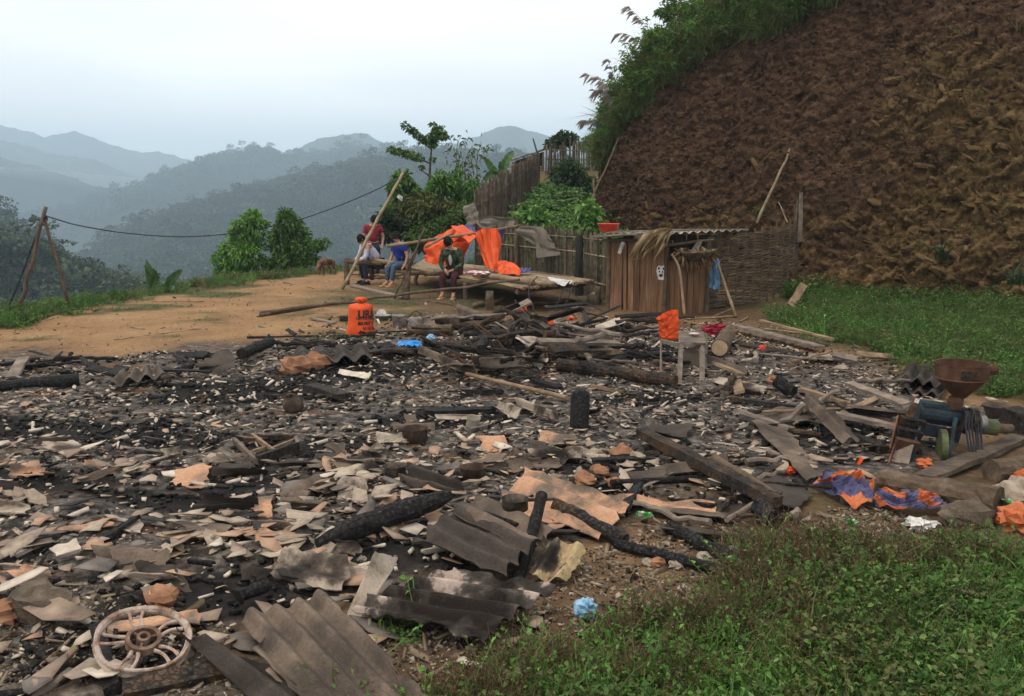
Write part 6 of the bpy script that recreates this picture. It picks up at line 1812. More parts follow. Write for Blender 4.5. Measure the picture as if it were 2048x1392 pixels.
beam('thick spindle shaped charred beam lying above the small beige sheet', (628, 1112), (905, 1036), .155, spindle=True, zb=.10, n=40)
beam('tall charred post propped up across the dark ribbed sheets', (1036, 1172), (1082, 1085), .075, za=-.03, zb=.28, n=24, cat='post', name='charred_post')
beam('long slanting half burnt squared beam right of the middle', (1282, 896), (1552, 1032), .10, .08, za=.10, zb=.06, mat=M_charb, kind='bar')
beam('brown pole lying along the lower side of the long slanting beam', (1428, 948), (1548, 1012), .07, za=.10, zb=.05, mat=M_poled, taper=.8, name='half_burnt_pole', cat='pole')
beam('charred stump end below the slanting beam near the weeds', (1510, 1030), (1548, 1058), .13, rough=.2, name='charred_stump', cat='stump')
beam('short thick charred log pointing at the white and green packet', (1338, 1066), (1480, 1140), .085, n=30)
beam('long thin charred log next to the weeds above yellow stones', (1232, 1096), (1456, 1156), .07, n=34)
beam('charred brown log slanting down behind the yellowish curled sheet', (1110, 1038), (1255, 1098), .10, za=.06, mat=M_charb, n=26)
beam('thin black charred pole lying across the rubble above the salmon strip', (1222, 982), (1392, 962), .05, za=.04, n=26)
beam('long charred log at the left edge of the burnt plot', (-60, 790), (160, 770), .14, n=26)
beam('long dark log lying in front of the small table', (1118, 742), (1352, 775), .17, taper=.8, mat=M_charb, n=36)
beam('tan scorched log slanting behind the long dark log', (1118, 690), (1232, 722), .17, za=.02, mat=M_pole, n=24, name='scorched_log', cat='log')
beam('black flat beam lying left of the broken mug', (848, 832), (988, 828), .15, .07, kind='bar', taper=.8)
beam('tan pole lying diagonally in front of the burnt motorbike', (932, 768), (1132, 806), .045, za=.10, zb=.04, mat=M_pole, taper=1.1, name='tan_pole', cat='pole', rough=.02)
beam('short black charred chunk on top of the left heap', (480, 728), (545, 704), .15, za=.06, zb=.08, name='charred_chunk', cat='log')
beam('thick log with a pale cut end lying behind the blue plastic bag', (815, 672), (905, 670), .17, mat=M_log, name='cut_log', cat='log', za=.02)
beam('dark blackened log continuing behind the propped grey sheet', (880, 655), (985, 668), .17, mat=M_charb, name='burnt_log', cat='log', za=.03)
beam('black straight rod lying on the dirt left of the orange sack', (494, 677), (716, 673), .035, name='black_rod', cat='rod')
beam('black charred pole lying below the orange sack', (556, 704), (722, 686), .06, n=26, name='charred_pole', cat='pole')
beam('brown squared beam running behind the gutter shaped strip', (740, 712), (880, 704), .14, .08, kind='bar', mat=M_charb)
beam('dark flat plank in the ash under the tan pole', (922, 788), (1004, 788), .10, .05, kind='bar', name='charred_plank', cat='plank')
beam('short dark plank lying beyond the tan pole end', (1064, 764), (1120, 782), .09, .05, kind='bar', name='charred_plank', cat='plank')
beam('pale brown wood strip in the ashes left of the table legs', (1184, 776), (1246, 788), .05, .04, kind='bar', mat=M_pole, name='wood_strip', cat='plank')
beam('thin black pole crossing behind the tan scorched log', (1098, 722), (1234, 724), .04, za=.05, name='charred_pole', cat='pole')
beam('sooty log heap piece at the far left on the dirt', (20, 748), (106, 730), .07, name='charred_log', cat='log')
beam('lower sooty pole at the far left beside the log heap', (0, 735), (78, 722), .06, name='charred_log', cat='log')
beam('small black chunk lying alone on the dirt at the left', (122, 724), (140, 720), .07, name='charred_chunk', cat='log')
beam('curved grey slab leaning on the far left charred log', (24, 762), (50, 740), .14, .03, kind='bar', mat=M_plankg, za=.03, zb=.14, name='slab', cat='slab')
beam('wide dark board lying at an angle beyond the rusty kettle', (622, 790), (690, 806), .20, .05, za=.08, zb=.05, kind='bar', mat=M_charb, name='charred_board', cat='board')
beam('thick grey brown plank on the stack in front of the red bag', (1468, 664), (1638, 706), .20, .05, za=.08, zb=.06, kind='bar', mat=M_plankg, name='plank', cat='plank')
beam('thin pale plank lying on top of the plank stack', (1520, 662), (1664, 694), .07, .03, za=.16, zb=.1, kind='bar', mat=M_pole, name='plank', cat='plank')
beam('dark plank under the plank stack sticking out at its lower side', (1470, 690), (1600, 716), .12, .04, za=.01, zb=.01, kind='bar', mat=M_charb, name='plank', cat='plank')
beam('long pale plank pointing down to the mill body', (1696, 796), (1812, 838), .10, .04, za=.14, zb=.12, kind='bar', mat=M_plankg, name='plank', cat='plank')
beam('dark plank lying left under the heap near the mill', (1460, 806), (1600, 822), .09, .05, za=.02, kind='bar', mat=M_charb, name='plank', cat='plank')
beam('grey plank wedged below the corrugated strip near the mill', (1640, 842), (1800, 872), .11, .04, za=.08, zb=.06, kind='bar', mat=M_plankg, name='plank', cat='plank')
beam('short dark block lying in front of the heap near the mill', (1716, 884), (1768, 908), .11, .07, kind='bar', mat=M_charb, name='block', cat='plank')
beam('pale plank strip beside the dark plank in the heap near the mill', (1600, 806), (1700, 812), .08, .03, za=.14, kind='bar', mat=M_pole, name='plank', cat='plank')
beam('brown sheet like plank running under the grey plank at the mill', (1680, 820), (1790, 856), .13, .03, za=.05, kind='bar', mat=M_charb, name='plank', cat='plank')
beam('black lump of charred wood on top of the heap right of the table', (1548, 790), (1588, 796), .14, za=.10, rough=.2, name='charred_lump', cat='log')
beam('curved burnt root below the long sloping grey slab', (1576, 872), (1640, 876), .06, za=.02, mat=M_charb, name='burnt_root', cat='branch')
beam('flat charred board lying under the cast wheel at the bottom', (246, 1392), (456, 1348), .11, .05, kind='bar', mat=M_charb, name='charred_board', cat='board')
beam('upright narrow charred board at the left side of the cast wheel', (196, 1262), (226, 1392), .07, .05, kind='bar', name='charred_board', cat='board')
beam('thin yellow stick lying in the dark soil at lower left', (48, 1364), (152, 1272), .018, mat=M_bamboo, name='bamboo_stick', cat='stick')
beam('thin black stick crossing the shards above the cast wheel board', (66, 1160), (98, 1122), .02, za=.03, zb=.05, name='charred_stick', cat='stick')
beam('curved dark sheet like chip of bark in the left shards', (212, 1084), (272, 1052), .08, .02, kind='bar', za=.02, zb=.05, name='bark_piece', cat='bark')
beam('small charred block beside the largest grey sheet', (478, 1226), (540, 1206), .07, za=.06, zb=.08, name='charred_block', cat='log')
beam('yellow bamboo stub left of the tilted beige piece', (680, 1200), (712, 1198), .035, mat=M_pole, name='bamboo_stub', cat='stick')
beam('long thin pale stick lying alone on the dirt yard', (228, 681), (400, 658), .025, mat=M_bamboo, name='bamboo_stick', cat='stick')
beam('thin dark stick lying on the yard near the low banana sprout', (205, 605), (408, 604), .03, mat=M_bamboo, name='bamboo_stick', cat='stick')
beam('short thin stick lying on the upper yard', (566, 566), (628, 578), .025, mat=M_poled, name='bamboo_stick', cat='stick')
beam('pale broken board on the dirt left of the black pan', (624, 640), (668, 648), .10, .03, kind='bar', mat=M_plankg, za=.02, name='board', cat='board')
beam('small tan chip of wood lying on the dirt yard', (264, 655), (287, 659), .06, .02, kind='bar', mat=M_pole, name='wood_chip', cat='board')
beam('dark pole lying along the left grassy rim of the yard', (40, 650), (220, 602), .04, mat=M_greenb, name='bamboo_stick', cat='stick')
beam('thin sooty stick bridging the rubble beneath the saucepan', (965, 1078), (1035, 1098), .035, za=.16, zb=.14, name='charred_stick', cat='stick')
for lab, a, b in (('pale branch lying by the hut corner above the red bag', (1375, 640), (1470, 634)), ('bent twig beside the prop pole foot', (1428, 634), (1462, 620)), ('thin stick lying in the grass right of the plank stack', (1530, 660), (1600, 668)), ('short pale stick below the prop pole', (1480, 645), (1496, 636))):
    beam(lab, a, b, .035, mat=M_pole, name='fallen_branch', cat='branch')
# the log in the mill yard
beam('big old log lying in front of the mill like a step', (1752, 980), (1998, 1024), .165, mat=M_log, n=40, name='big_log', cat='log', taper=1.3)
beam('second log leaving the picture behind the mill planks', (1985, 962), (2130, 946), .18, mat=M_log, n=16, name='big_log', cat='log')

# upright black cylinder and log round
m = MB(); p = G(1158, 858)
m.lathe([(.0, 0), (.085, 0), (.09, .02), (.09, .30), (.08, .345), (.05, .37), (.03, .375), (.0, .375)], p + (0, 0, .0), 18, rotm(-.35, .06, 0), .03)
onep('charred_cylinder', 'black charred cylinder standing tilted in the middle of the shards', 'cylinder', m, M_char, True)
t = thing('log_round', 'short log round with pale cut face lying right of the small table', 'log', G(1442, 712))
a, b = G(1438, 712) + (-.02, -.1, .13), G(1452, 690) + (.05, .15, .13)
MB().pole(a, b, .12, .115, 14, 4, .004, .05).build('bark', M_log, t)
MB().lathe([(0, 0), (.10, 0), (.108, .006)], (a + (a - b) / np.linalg.norm(a - b) * .002), 14, np.array(Vector(a - b).to_track_quat('Z', 'Y').to_matrix())).build('cut_face', M_cut, t)

# tangle of burnt sticks, boards and roofing round the motorbike and in front of the hut
def scrap_set(n, pxr, pyr, kinds, label, name, cat, group, zr, ln, wd):
    for _ in range(n):
        px, py = RNG.uniform(*pxr), RNG.uniform(*pyr)
        c = G(px, py)
        a = RNG.uniform(0, math.pi); L_ = RNG.uniform(*ln)
        d = np.array([math.cos(a), math.sin(a) * .8, 0]) * L_ / 2
        z0, z1 = RNG.uniform(*zr), RNG.uniform(*zr)
        w = RNG.uniform(*wd)
        m = MB()
        if RNG.random() < .5: m.pole(c - d + (0, 0, z0), c + d + (0, 0, z1), w / 2, w / 2 * RNG.uniform(.5, .9), 7, 7, w * .2, .18)
        else: m.bar(c - d + (0, 0, z0), c + d + (0, 0, z1), w * 1.5, w * .4, (RNG.normal() * .4, RNG.normal() * .4, 1), 4, .006)
        onep(name, placed(label, c), cat, m, kinds[RNG.integers(len(kinds))], False, group)
scrap_set(48, (850, 1190), (650, 765), [M_char, M_charb, M_charb, M_plankg], 'charred stick of the central heap', 'charred_stick', 'stick', 'charred sticks in the central heap', (.05, .46), (.5, 1.5), (.03, .10))
scrap_set(26, (1120, 1330), (640, 745), [M_char, M_charb, M_charb, M_plankg], 'half burnt lath', 'half_burnt_lath', 'lath', 'half burnt laths before the hut', (.03, .16), (.4, 1.2), (.03, .09))
scrap_set(24, (1420, 1780), (715, 860), [M_plankg, M_charb, M_plankg, M_pole], 'weathered lath', 'weathered_lath', 'lath', 'weathered laths left of the mill', (.03, .14), (.3, 1.1), (.03, .08))
scrap_set(18, (560, 830), (670, 720), [M_char, M_charb], 'blackened lath', 'blackened_lath', 'lath', 'blackened laths below the sack', (.02, .10), (.3, 1.0), (.03, .08))
scrap_set(22, (1230, 1600), (900, 1060), [M_char, M_charb, M_plankg], 'scorched lath', 'scorched_lath', 'lath', 'scorched laths right of the middle', (.02, .09), (.25, .8), (.025, .06))
scrap_set(16, (0, 420), (715, 775), [M_char], 'black charcoal stick', 'charcoal_stick', 'stick', 'charcoal sticks at the left rim', (.02, .10), (.3, .9), (.03, .09))
for i in range(16):
    px, py = RNG.uniform(870, 1150), RNG.uniform(640, 745)
    w, h = RNG.uniform(30, 80), RNG.uniform(10, 20); sk = RNG.uniform(-30, 30); zt_ = RNG.uniform(.08, .32)
    sheet(placed('broken %s corrugated piece of the central heap' % ['grey', 'dark', 'beige', 'grey'][i % 4], G(px, py)), [(px - w / 2, py), (px - w / 2 + sk, py - h), (px + w / 2 + sk, py - h * RNG.uniform(.4, 1.2)), (px + w / 2, py + RNG.uniform(-4, 8))], [.04, zt_, zt_ * RNG.uniform(.5, 1), .05], RNG.uniform(.5, 1.6), ['grey', 'dark', 'beige', 'grey'][i % 4], .035, .06, .03, 60 + i, 10, group='broken pieces in the central heap')

for i in range(64):
    px, py = (RNG.uniform(-10, 720), RNG.uniform(880, 1170)) if i < 44 else (RNG.uniform(640, 1240), RNG.uniform(830, 970))
    sc_ = (py - 390) / 700
    w, h = RNG.uniform(45, 115) * sc_, RNG.uniform(16, 40) * sc_; sk = RNG.uniform(-35, 35) * sc_
    kd = ['beige', 'orange', 'grey', 'beige', 'dark'][RNG.integers(5)]
    sheet(placed('curved %s fragment of roofing' % {'beige': 'beige', 'orange': 'salmon', 'grey': 'grey', 'dark': 'sooty'}[kd], G(px, py)),
          [(px - w / 2, py), (px - w / 2 + sk, py - h), (px + w / 2 + sk, py - h * RNG.uniform(.5, 1.2)), (px + w / 2, py + RNG.uniform(-8, 8))], [.025, .05 + RNG.uniform(0, .05), .04 + RNG.uniform(0, .05), .025], RNG.uniform(.4, 1.2), kd, .022, .09, .015, 100 + i, 11, name='roofing_fragment', cat='fragment', group='curved fragments of roofing, ' + kd)

# ------------------------------------------------------------------ stones and clay lumps
for i, (lab, px, py, s, mt) in enumerate([
    ('rounded brown stone at the top of the rubble right of middle', 1245, 918, .13, M_brick), ('second brown stone touching the rounded one', 1272, 925, .10, M_stone), ('orange brick lump in the black ash below the stones', 1168, 968, .11, M_brick), ('orange clay lump beside the brick lump', 1200, 952, .09, M_brick), ('small orange lump left of the sooty fragment', 1228, 972, .07, M_brick),
    ('flat grey brown boulder in the soil at lower left', 78, 1226, .17, M_soilst), ('orange brick piece in the soil above the cast wheel', 326, 1206, .10, M_brick), ('broken orange clay lump at the left edge', 8, 1240, .11, M_brick),
    ('yellowish stone under the thin charred log', 1352, 1136, .05, M_stone), ('reddish stone beside the yellowish one', 1312, 1132, .055, M_brick), ('tan stone above the thin charred log', 1408, 1122, .06, M_stone), ('small ochre stone near the weeds edge', 1296, 1130, .045, M_stone),
    ('brown stone on the bare soil patch at right', 1682, 742, .09, M_stone), ('big split clay slab with rusty tint behind the left heap', 632, 734, .20, M_brick), ('lower rusty clay slab behind the left heap', 590, 744, .22, M_brick), ('mossy dark boulder at the right edge beneath the big log', 1934, 1050, .19, M_soilst), ('white stone at the foot of the left cable poles', 48, 626, .10, M_white)]):
    onep('stone', lab, 'stone', MB().blob(G(px, py) + (0, 0, s * .35), (s, s * .8, s * .55), i * 1.7, 12, .45, 1.6, rotm(0, 0, RNG.uniform(0, 6))), mt)

# ------------------------------------------------------------------ pots and pans
def pot(label, px, py, r, h, mat, wall='straight', tilt=(0, 0, 0), name='pot', cat='pot', handle=None, lid=False, dz=0.0, dent=.03):
    base = G(px, py) + (0, 0, dz)
    t = thing(name, label, cat, base)
    rb = r if wall == 'straight' else r * .62
    m = MB()
    R = rotm(*tilt)
    prof = [(0, 0), (rb * .92, 0), (rb, h * .06), (r * .98, h * .9), (r * 1.03, h), (r * 1.06, h * 1.01), (r * 1.04, h * .97), (r * .93, h * .9), (rb * .9, h * .12), (0, h * .10)]
    m.lathe(prof, base, 24, R, dent)
    m.build('bowl', mat, t, sm=True)
    if handle == 'long':
        MB().bar(base + R @ (r, 0, h * .85), base + R @ (r * 3.0, -.02, h * 1.05), .03, .015, (0, 0, 1), 3).build('handle', mat, t)
    elif handle == 'ears':
        for s in (-1, 1): MB().tube([base + R @ (s * r, -.03, h * .8), base + R @ (s * (r + .03), -.02, h * .82), base + R @ (s * (r + .03), .02, h * .82), base + R @ (s * r, .03, h * .8)], .007, 6).build('handle', mat, t)
    return t


pot('deep brown pot standing on the shards left of the broken mug', 830, 884, .115, .13, M_potr, handle='ears')
pot('small black pot standing beside the curled dark sheet', 791, 957, .082, .105, M_burntm, handle='ears')
pot('scorched brassy pot sunk among shards in the middle', 946, 960, .10, .11, M_potr, dent=.06)
pot('sooty saucepan with a long handle resting on the ribbed sheets', 1030, 1078, .085, .075, M_burntm, handle='long', name='saucepan', cat='saucepan', dz=.20)
pot('small grey bowl lying in the ash left of the spindle beam', 724, 1042, .06, .045, M_burntm, 'bowl', name='bowl', cat='bowl')
pot('open broken clay mug standing tilted left of the beige fragment', 944, 860, .062, .135, M_cement, tilt=(.25, .15, 0), name='mug', cat='mug')
pot('black pan standing on the dirt just left of the orange sack', 690, 642, .10, .085, M_burntm, name='pan', cat='pan', handle='ears')
pot('grey basin holding a white bowl behind the orange sack', 766, 640, .15, .09, M_alu, 'bowl', name='basin', cat='basin')
pot('white enamel bowl tilted inside the grey basin', 763, 635, .085, .05, M_white, 'bowl', (.9, 0, .2), name='bowl', cat='bowl', dz=.05)
pot('round dark pan lying behind the grey basin', 784, 636, .10, .05, M_burntm, name='pan', cat='pan', tilt=(.2, .2, 0))
pot('dented sooty grey tin standing left of the kettle', 801, 654, .13, .20, M_alu, name='tin', cat='tin', dent=.10)
pot('shiny small tin bowl in the rubble above the blue and orange tarpaulin', 1548, 936, .045, .035, M_alu, name='tin_bowl', cat='bowl')
pot('empty glass like jar neck sticking out before the blue tarpaulin', 1688, 1006, .03, .07, M_alu, name='jar', cat='jar', tilt=(.3, 0, 0))
pot('wide grey plastic tub behind the mill at the right edge', 1992, 838, .13, .14, MS['grey'], 'bowl', name='tub', cat='tub')
t = thing('kettle', 'sooty aluminium kettle with an upright handle beside the dented tin', 'kettle', G(832, 655))
k0 = wloc(t)
MB().lathe([(0, 0), (.115, 0), (.12, .02), (.118, .15), (.10, .175), (.06, .185), (0, .19)], k0, 22).build('body', M_alu, t, sm=True)
MB().tube(spline([k0 + (-.09, 0, .17), k0 + (-.075, 0, .25), k0 + (0, 0, .285), k0 + (.075, 0, .25), k0 + (.09, 0, .17)], 12), .009, 6).build('handle', M_rust, t)
MB().lathe([(.05, 0), (.05, .012), (.02, .02), (.012, .035), (0, .036)], k0 + (0, 0, .186), 14).build('lid', M_rust, t)
MB().pole(k0 + (-.11, 0, .10), k0 + (-.18, -.02, .16), .022, .012, 8, 3).build('spout', M_alu, t)
t = thing('kettle', 'rusty round kettle without lid lying near the dark board', 'kettle', G(590, 822))
k0 = wloc(t)
R = rotm(.1, -.25, 0)
MB().lathe([(0, 0), (.09, .005), (.105, .03), (.10, .09), (.085, .12), (.055, .135), (.045, .135), (.05, .12), (0, .11)], k0, 20, R, .04).build('body', M_potr, t, sm=True)
MB().tube(spline([k0 + R @ (-.07, 0, .12), k0 + R @ (-.05, 0, .19), k0 + R @ (.03, 0, .20), k0 + R @ (.08, 0, .12)], 10), .007, 6).build('handle', M_rust, t)

# ------------------------------------------------------------------ cast motorbike wheel
t = thing('cast_wheel', 'burnt five spoke alloy motorbike wheel lying at the bottom left', 'wheel', G(290, 1326))
w0 = wloc(t) + (0, 0, .115)
R = rotm(math.radians(19), math.radians(8), .4)
def loc(p): return w0 + R @ np.asarray(p, float) * .97
m = MB()
prof = [(.202, -.020), (.218, -.026), (.222, -.020), (.212, -.010), (.212, .010), (.222, .020), (.218, .026), (.202, .020), (.194, .008), (.194, -.008)]
seg = 44
P = np.array([[loc((r * (1 + .012 * math.sin(5 * a + z * 40)) * math.cos(a), r * math.sin(a), z + .006 * math.sin(3 * a))) for a in np.linspace(0, 2 * math.pi, seg, endpoint=False)] for r, z in prof])
m.grid(P, closed_u=True, closed_v=True)
m.build('rim', M_ashrim, t)
for k_ in range(5):
    a = k_ * 2 * math.pi / 5 + .5
    for s in (-.16, .16):
        p0, p1 = loc((.085 * math.cos(a + s * 1.2), .085 * math.sin(a + s * 1.2), .0)), loc((.192 * math.cos(a + s * 1.0), .192 * math.sin(a + s * 1.0), 0))
        pm = (p0 + p1) / 2 + R @ (-.014 * math.sin(a), .014 * math.cos(a), .010)
        MB().tube(spline([p0, pm, p1], 7), [.010, .009, .008, .0075, .0075, .008, .010], 7, rough=.12).build('spoke', M_ashrim, t)
m = MB()
for r0, r1, z0, z1 in ((.062, .082, -.02, .022), (.018, .032, -.02, .030)):
    prof = [(r0, z0), (r1, z0), (r1, z1), (r0, z1)]
    m.grid(np.array([[loc((r * math.cos(a), r * math.sin(a), z)) for a in np.linspace(0, 2 * math.pi, 28, endpoint=False)] for r, z in prof]), closed_u=True, closed_v=True)
for k_ in range(3):
    a = k_ * 2.1 + .3
    m.bar(loc((.028 * math.cos(a), .028 * math.sin(a), 0)), loc((.066 * math.cos(a), .066 * math.sin(a), 0)), .012, .03, R @ (0, 0, 1))
m.build('hub', M_hubr, t)

# ------------------------------------------------------------------ burnt motorbike, spoked wheel, handlebar
def Z(px, py, y): return A(px, py, y)
t = thing('burnt_motorbike', 'burnt skeleton of a motorbike standing among collapsed roofing in the centre', 'motorbike', G(1040, 760))
ym = 11.6
fr = [[(1012, 688), (1020, 652), (1034, 645)], [(1040, 650), (1026, 676), (1014, 702)], [(1079, 680), (1060, 696), (1034, 713), (1016, 704)], [(946, 722), (975, 716), (1004, 710), (1016, 702)], [(1016, 702), (990, 690), (950, 655), (945, 648)], [(1016, 704), (1040, 720), (1068, 716)], [(1000, 705), (988, 690), (975, 676)]]
m = MB()
for i, f in enumerate(fr): m.tube(spline([Z(x, y, ym + .12 * math.sin(i * 2.1)) for x, y in f], 10), .022 if i < 5 else .014, 7, rough=.12)
m.build('frame', M_burntm, t)
m = MB()
m.tube([Z(1009, 720, ym - .2), Z(1002, 738, ym - .35), Z(994, 760, ym - .5)], .022, 7); m.tube([Z(1004, 722, ym - .2), Z(997, 740, ym - .35), Z(989, 757, ym - .5)], .018, 7)
m.build('fork', M_alu, t)
m = MB()
m.tube(spline([Z(1024, 664, ym), Z(1030, 646, ym), Z(1046, 636, ym), Z(1056, 646, ym), Z(1050, 660, ym)], 12), .026, 7); m.tube(spline([Z(1050, 650, ym), Z(1070, 660, ym), Z(1086, 668, ym)], 6), .02, 6)
m.build('handlebar', M_burntm, t)
m = MB()
c0 = Z(1052, 730, ym - .25)
for k_ in range(6): m.lathe([(.05, 0), (.075, .004), (.075, .014), (.05, .018)], c0 + (k_ * .024 - .07, 0, 0), 14, rotm(0, math.pi / 2, 0))
m.pole(c0 - (.1, 0, 0), c0 + (.12, 0, 0), .05, .045, 10, 3)
m.build('engine', M_rust, t)
MB().blob(Z(1112, 738, ym - .35), (.075, .075, .11), 4, 14, .15).build('fuel_tank', M_rust, t, sm=True)
m = MB(); m.bar(Z(1088, 690, ym), Z(1090, 662, ym), .05, .05, (0, 1, 0), 3, .006); m.bar(Z(1096, 722, ym - .1), Z(1091, 690, ym), .03, .03, (0, 1, 0), 3, .004)
m.build('shock_absorber', M_rust, t)
m = MB(); m.tube([Z(1100, 690, ym), Z(1108, 676, ym), Z(1120, 662, ym), Z(1136, 668, ym)], [.02, .05, .07, .03], 7, rough=.25); m.tube([Z(1064, 640, ym + .3), Z(1082, 648, ym + .3), Z(1098, 660, ym + .1)], [.03, .05, .04], 7, rough=.3)
m.build('melted_fairing', M_burntm, t)
def spoked(label, c, r, R, spokes=20, tube=.014, a0=0, a1=2 * math.pi):
    t = thing('spoked_wheel', label, 'wheel', c)
    a = np.linspace(a0, a1, 40)
    P = [c + R @ (r * math.cos(x), r * math.sin(x), 0) for x in a]
    MB().tube(P, tube, 7, cap=True).build('rim', M_burntm, t)
    m = MB()
    for k_ in range(spokes):
        x = a0 + (a1 - a0) * (k_ + .5) / spokes
        m.tube([c + R @ (.02 * math.cos(x + 1), .02 * math.sin(x + 1), .03 * (-1) ** k_), c + R @ (r * math.cos(x), r * math.sin(x), 0)], .0035, 4, cap=False)
    m.build('spokes', M_burntm, t)
    MB().pole(c + R @ (0, 0, -.05), c + R @ (0, 0, .05), .025, .025, 9, 2).build('hub', M_burntm, t)
    return t
spoked('spoked wheel rim lying flat in the ash under the burnt motorbike', G(1043, 756) + (0, 0, .07), .205, rotm(.10, .05, 0), 22)
spoked('larger spoked wheel standing upright at the right of the burnt motorbike', Z(1128, 738, 11.2), .24, rotm(math.pi / 2, 0, .35), 18, .013, -.6, 3.4)
t = thing('burnt_handlebar', 'bent burnt tube frame like a handlebar left of the motorbike', 'tube frame', G(905, 762))
m = MB()
for pts in ([(896, 716), (899, 708), (908, 704), (920, 707)], [(904, 716), (903, 735), (906, 754), (914, 760)], [(927, 733), (905, 750), (884, 766)], [(888, 738), (892, 746), (900, 752)], [(914, 712), (930, 730), (944, 744), (955, 744)], [(937, 742), (938, 728), (946, 722)]):
    m.tube(spline([Z(x, y, 11.0) for x, y in pts], 10), .016, 6, rough=.1)
m.build('tube', M_rust, t)
MB().blob(Z(925, 728, 11.1), (.10, .08, .06), 9, 12, .4).build('melted_lump', MS['grey'], t)
for i, (lab, pts) in enumerate([('loose burnt wire arching over the motorbike wreck', [(1064, 690), (1080, 700), (1090, 716), (1078, 736)]), ('rusty bent rod leaning left of the motorbike frame', [(880, 668), (905, 676), (916, 690)]), ('burnt rod sticking out between the grey sheet and the frame', [(946, 645), (985, 668), (1010, 700)]), ('curved rusty bar under the motorbike engine', [(1016, 722), (1030, 726), (1046, 736)]), ('thin burnt spoke wire in front of the upright wheel', [(1105, 700), (1100, 730), (1108, 752)])]):
    onep('burnt_wire', lab, 'wire', MB().tube(spline([Z(x, y, 11.5 - .1 * i) for x, y in pts], 10), .011, 5), M_rust)

# ------------------------------------------------------------------ broken stool, little table
t = thing('broken_stool', 'overturned broken wooden stool frame half buried in ashes', 'stool', G(535, 915))
z_ = .06
bars = [((515, 936), (598, 908), .09, M_charb), ((468, 893), (514, 938), .05, M_plankg), ((505, 884), (548, 916), .04, M_pole), ((592, 890), (598, 908), .04, M_plankg), ((470, 890), (592, 888), .05, M_charb), ((548, 910), (592, 892), .025, M_pole), ((500, 920), (535, 908), .025, M_pole)]
for a, b, w, mt in bars:
    MB().bar(G(*a) + (0, 0, z_), G(*b) + (0, 0, z_), .025, w, (0, 0, 1), 3, .004).build('rail', mt, t)
t = thing('small_table', 'small wooden table frame with four legs and a sagging top', 'table', G(1370, 768))
yt_ = 11.3
tl = {'a': (1322, 680, 745, 11.9), 'b': (1362, 690, 768, 11.0), 'c': (1404, 688, 764, 11.15), 'd': (1410, 668, 742, 12.0)}
for k_, (px, p0, p1, yy) in tl.items():
    MB().bar(G(px - (4 if k_ == 'b' else 0), p1), A(px, p0, yy), .045 if k_ != 'a' else .02, .045 if k_ != 'a' else .02, (0, 1, 0), 3, .003).build('leg', M_plankg, t)
m = MB()
pa, pb, pc_, pd = A(1358, 688, 11.0), A(1410, 686, 11.15), A(1412, 664, 12.1), A(1352, 664, 12.0)
m.bar((pa + pb) / 2, (pd + pc_) / 2, .34, .03, (0, 0, 1), 4, .004)
m.build('top', M_plankg, t)
MB().bar(pa - (0, 0, .02), pb - (0, 0, .02), .03, .06, (0, 0, 1), 2, .003).build('apron', M_plankg, t)
MB().bar(A(1322, 682, 11.9), A(1360, 690, 11.0), .03, .05, (0, 0, 1), 2, .003).build('apron', M_plankg, t)
MB().bar(A(1372, 698, 11.3), A(1402, 746, 11.25), .24, .02, (0, 1, 0), 3, .004).build('side_panel', M_plankg, t)
MB().bar(A(1358, 744, 11.0), A(1404, 742, 11.15), .02, .04, (0, 0, 1), 2, .003).build('stretcher', M_plankg, t)
onep('shell', 'pale broken bowl piece lying on the small table', 'bowl', MB().lathe([(0, 0), (.05, .01), (.07, .03), (.065, .032), (.045, .015), (0, .008)], A(1388, 674, 11.6) + (0, 0, .02), 14), shard_m[0])

# ------------------------------------------------------------------ bags, packets, tarpaulin scraps
def bag(name, label, cat, px, py, w, h, mat, seed=0, lean=0.0, flat=.35, rough=.25, dz=0.0, seg=22):
    b = G(px, py) + (0, 0, dz)
    u, v = np.meshgrid(np.linspace(0, 2 * math.pi, seg, endpoint=False), np.linspace(0, 1, 14), indexing='ij')
    wv_ = np.interp(v, [0, .12, .5, .85, 1], [.75, 1.0, .95, .9, 1.02])
    k = 1 + rough * (0.6 - np.abs(fbm(np.cos(u) * 1.8 + seed * 3, np.sin(u) * 1.8, v * 3 + seed, 3)) * 1.6)
    X = np.cos(u) * w / 2 * wv_ * k + lean * v * h
    Y = np.sin(u) * w / 2 * flat * wv_ * k
    Zz = v * h * (1 + .18 * np.cos(u - .6) * v)
    P = np.stack([X, Y, Zz], -1)
    m = MB().grid(P + b, closed_u=True)
    m.add(P[:, 0] + b, [tuple(range(seg))])
    Pi = P * (.93, .9, 1); Pi[..., 2] = np.maximum(P[..., 2] - .01, .03)
    m.grid(Pi + b, closed_u=True, flip=True)
    return tag(m.build(name, mat), label, cat)


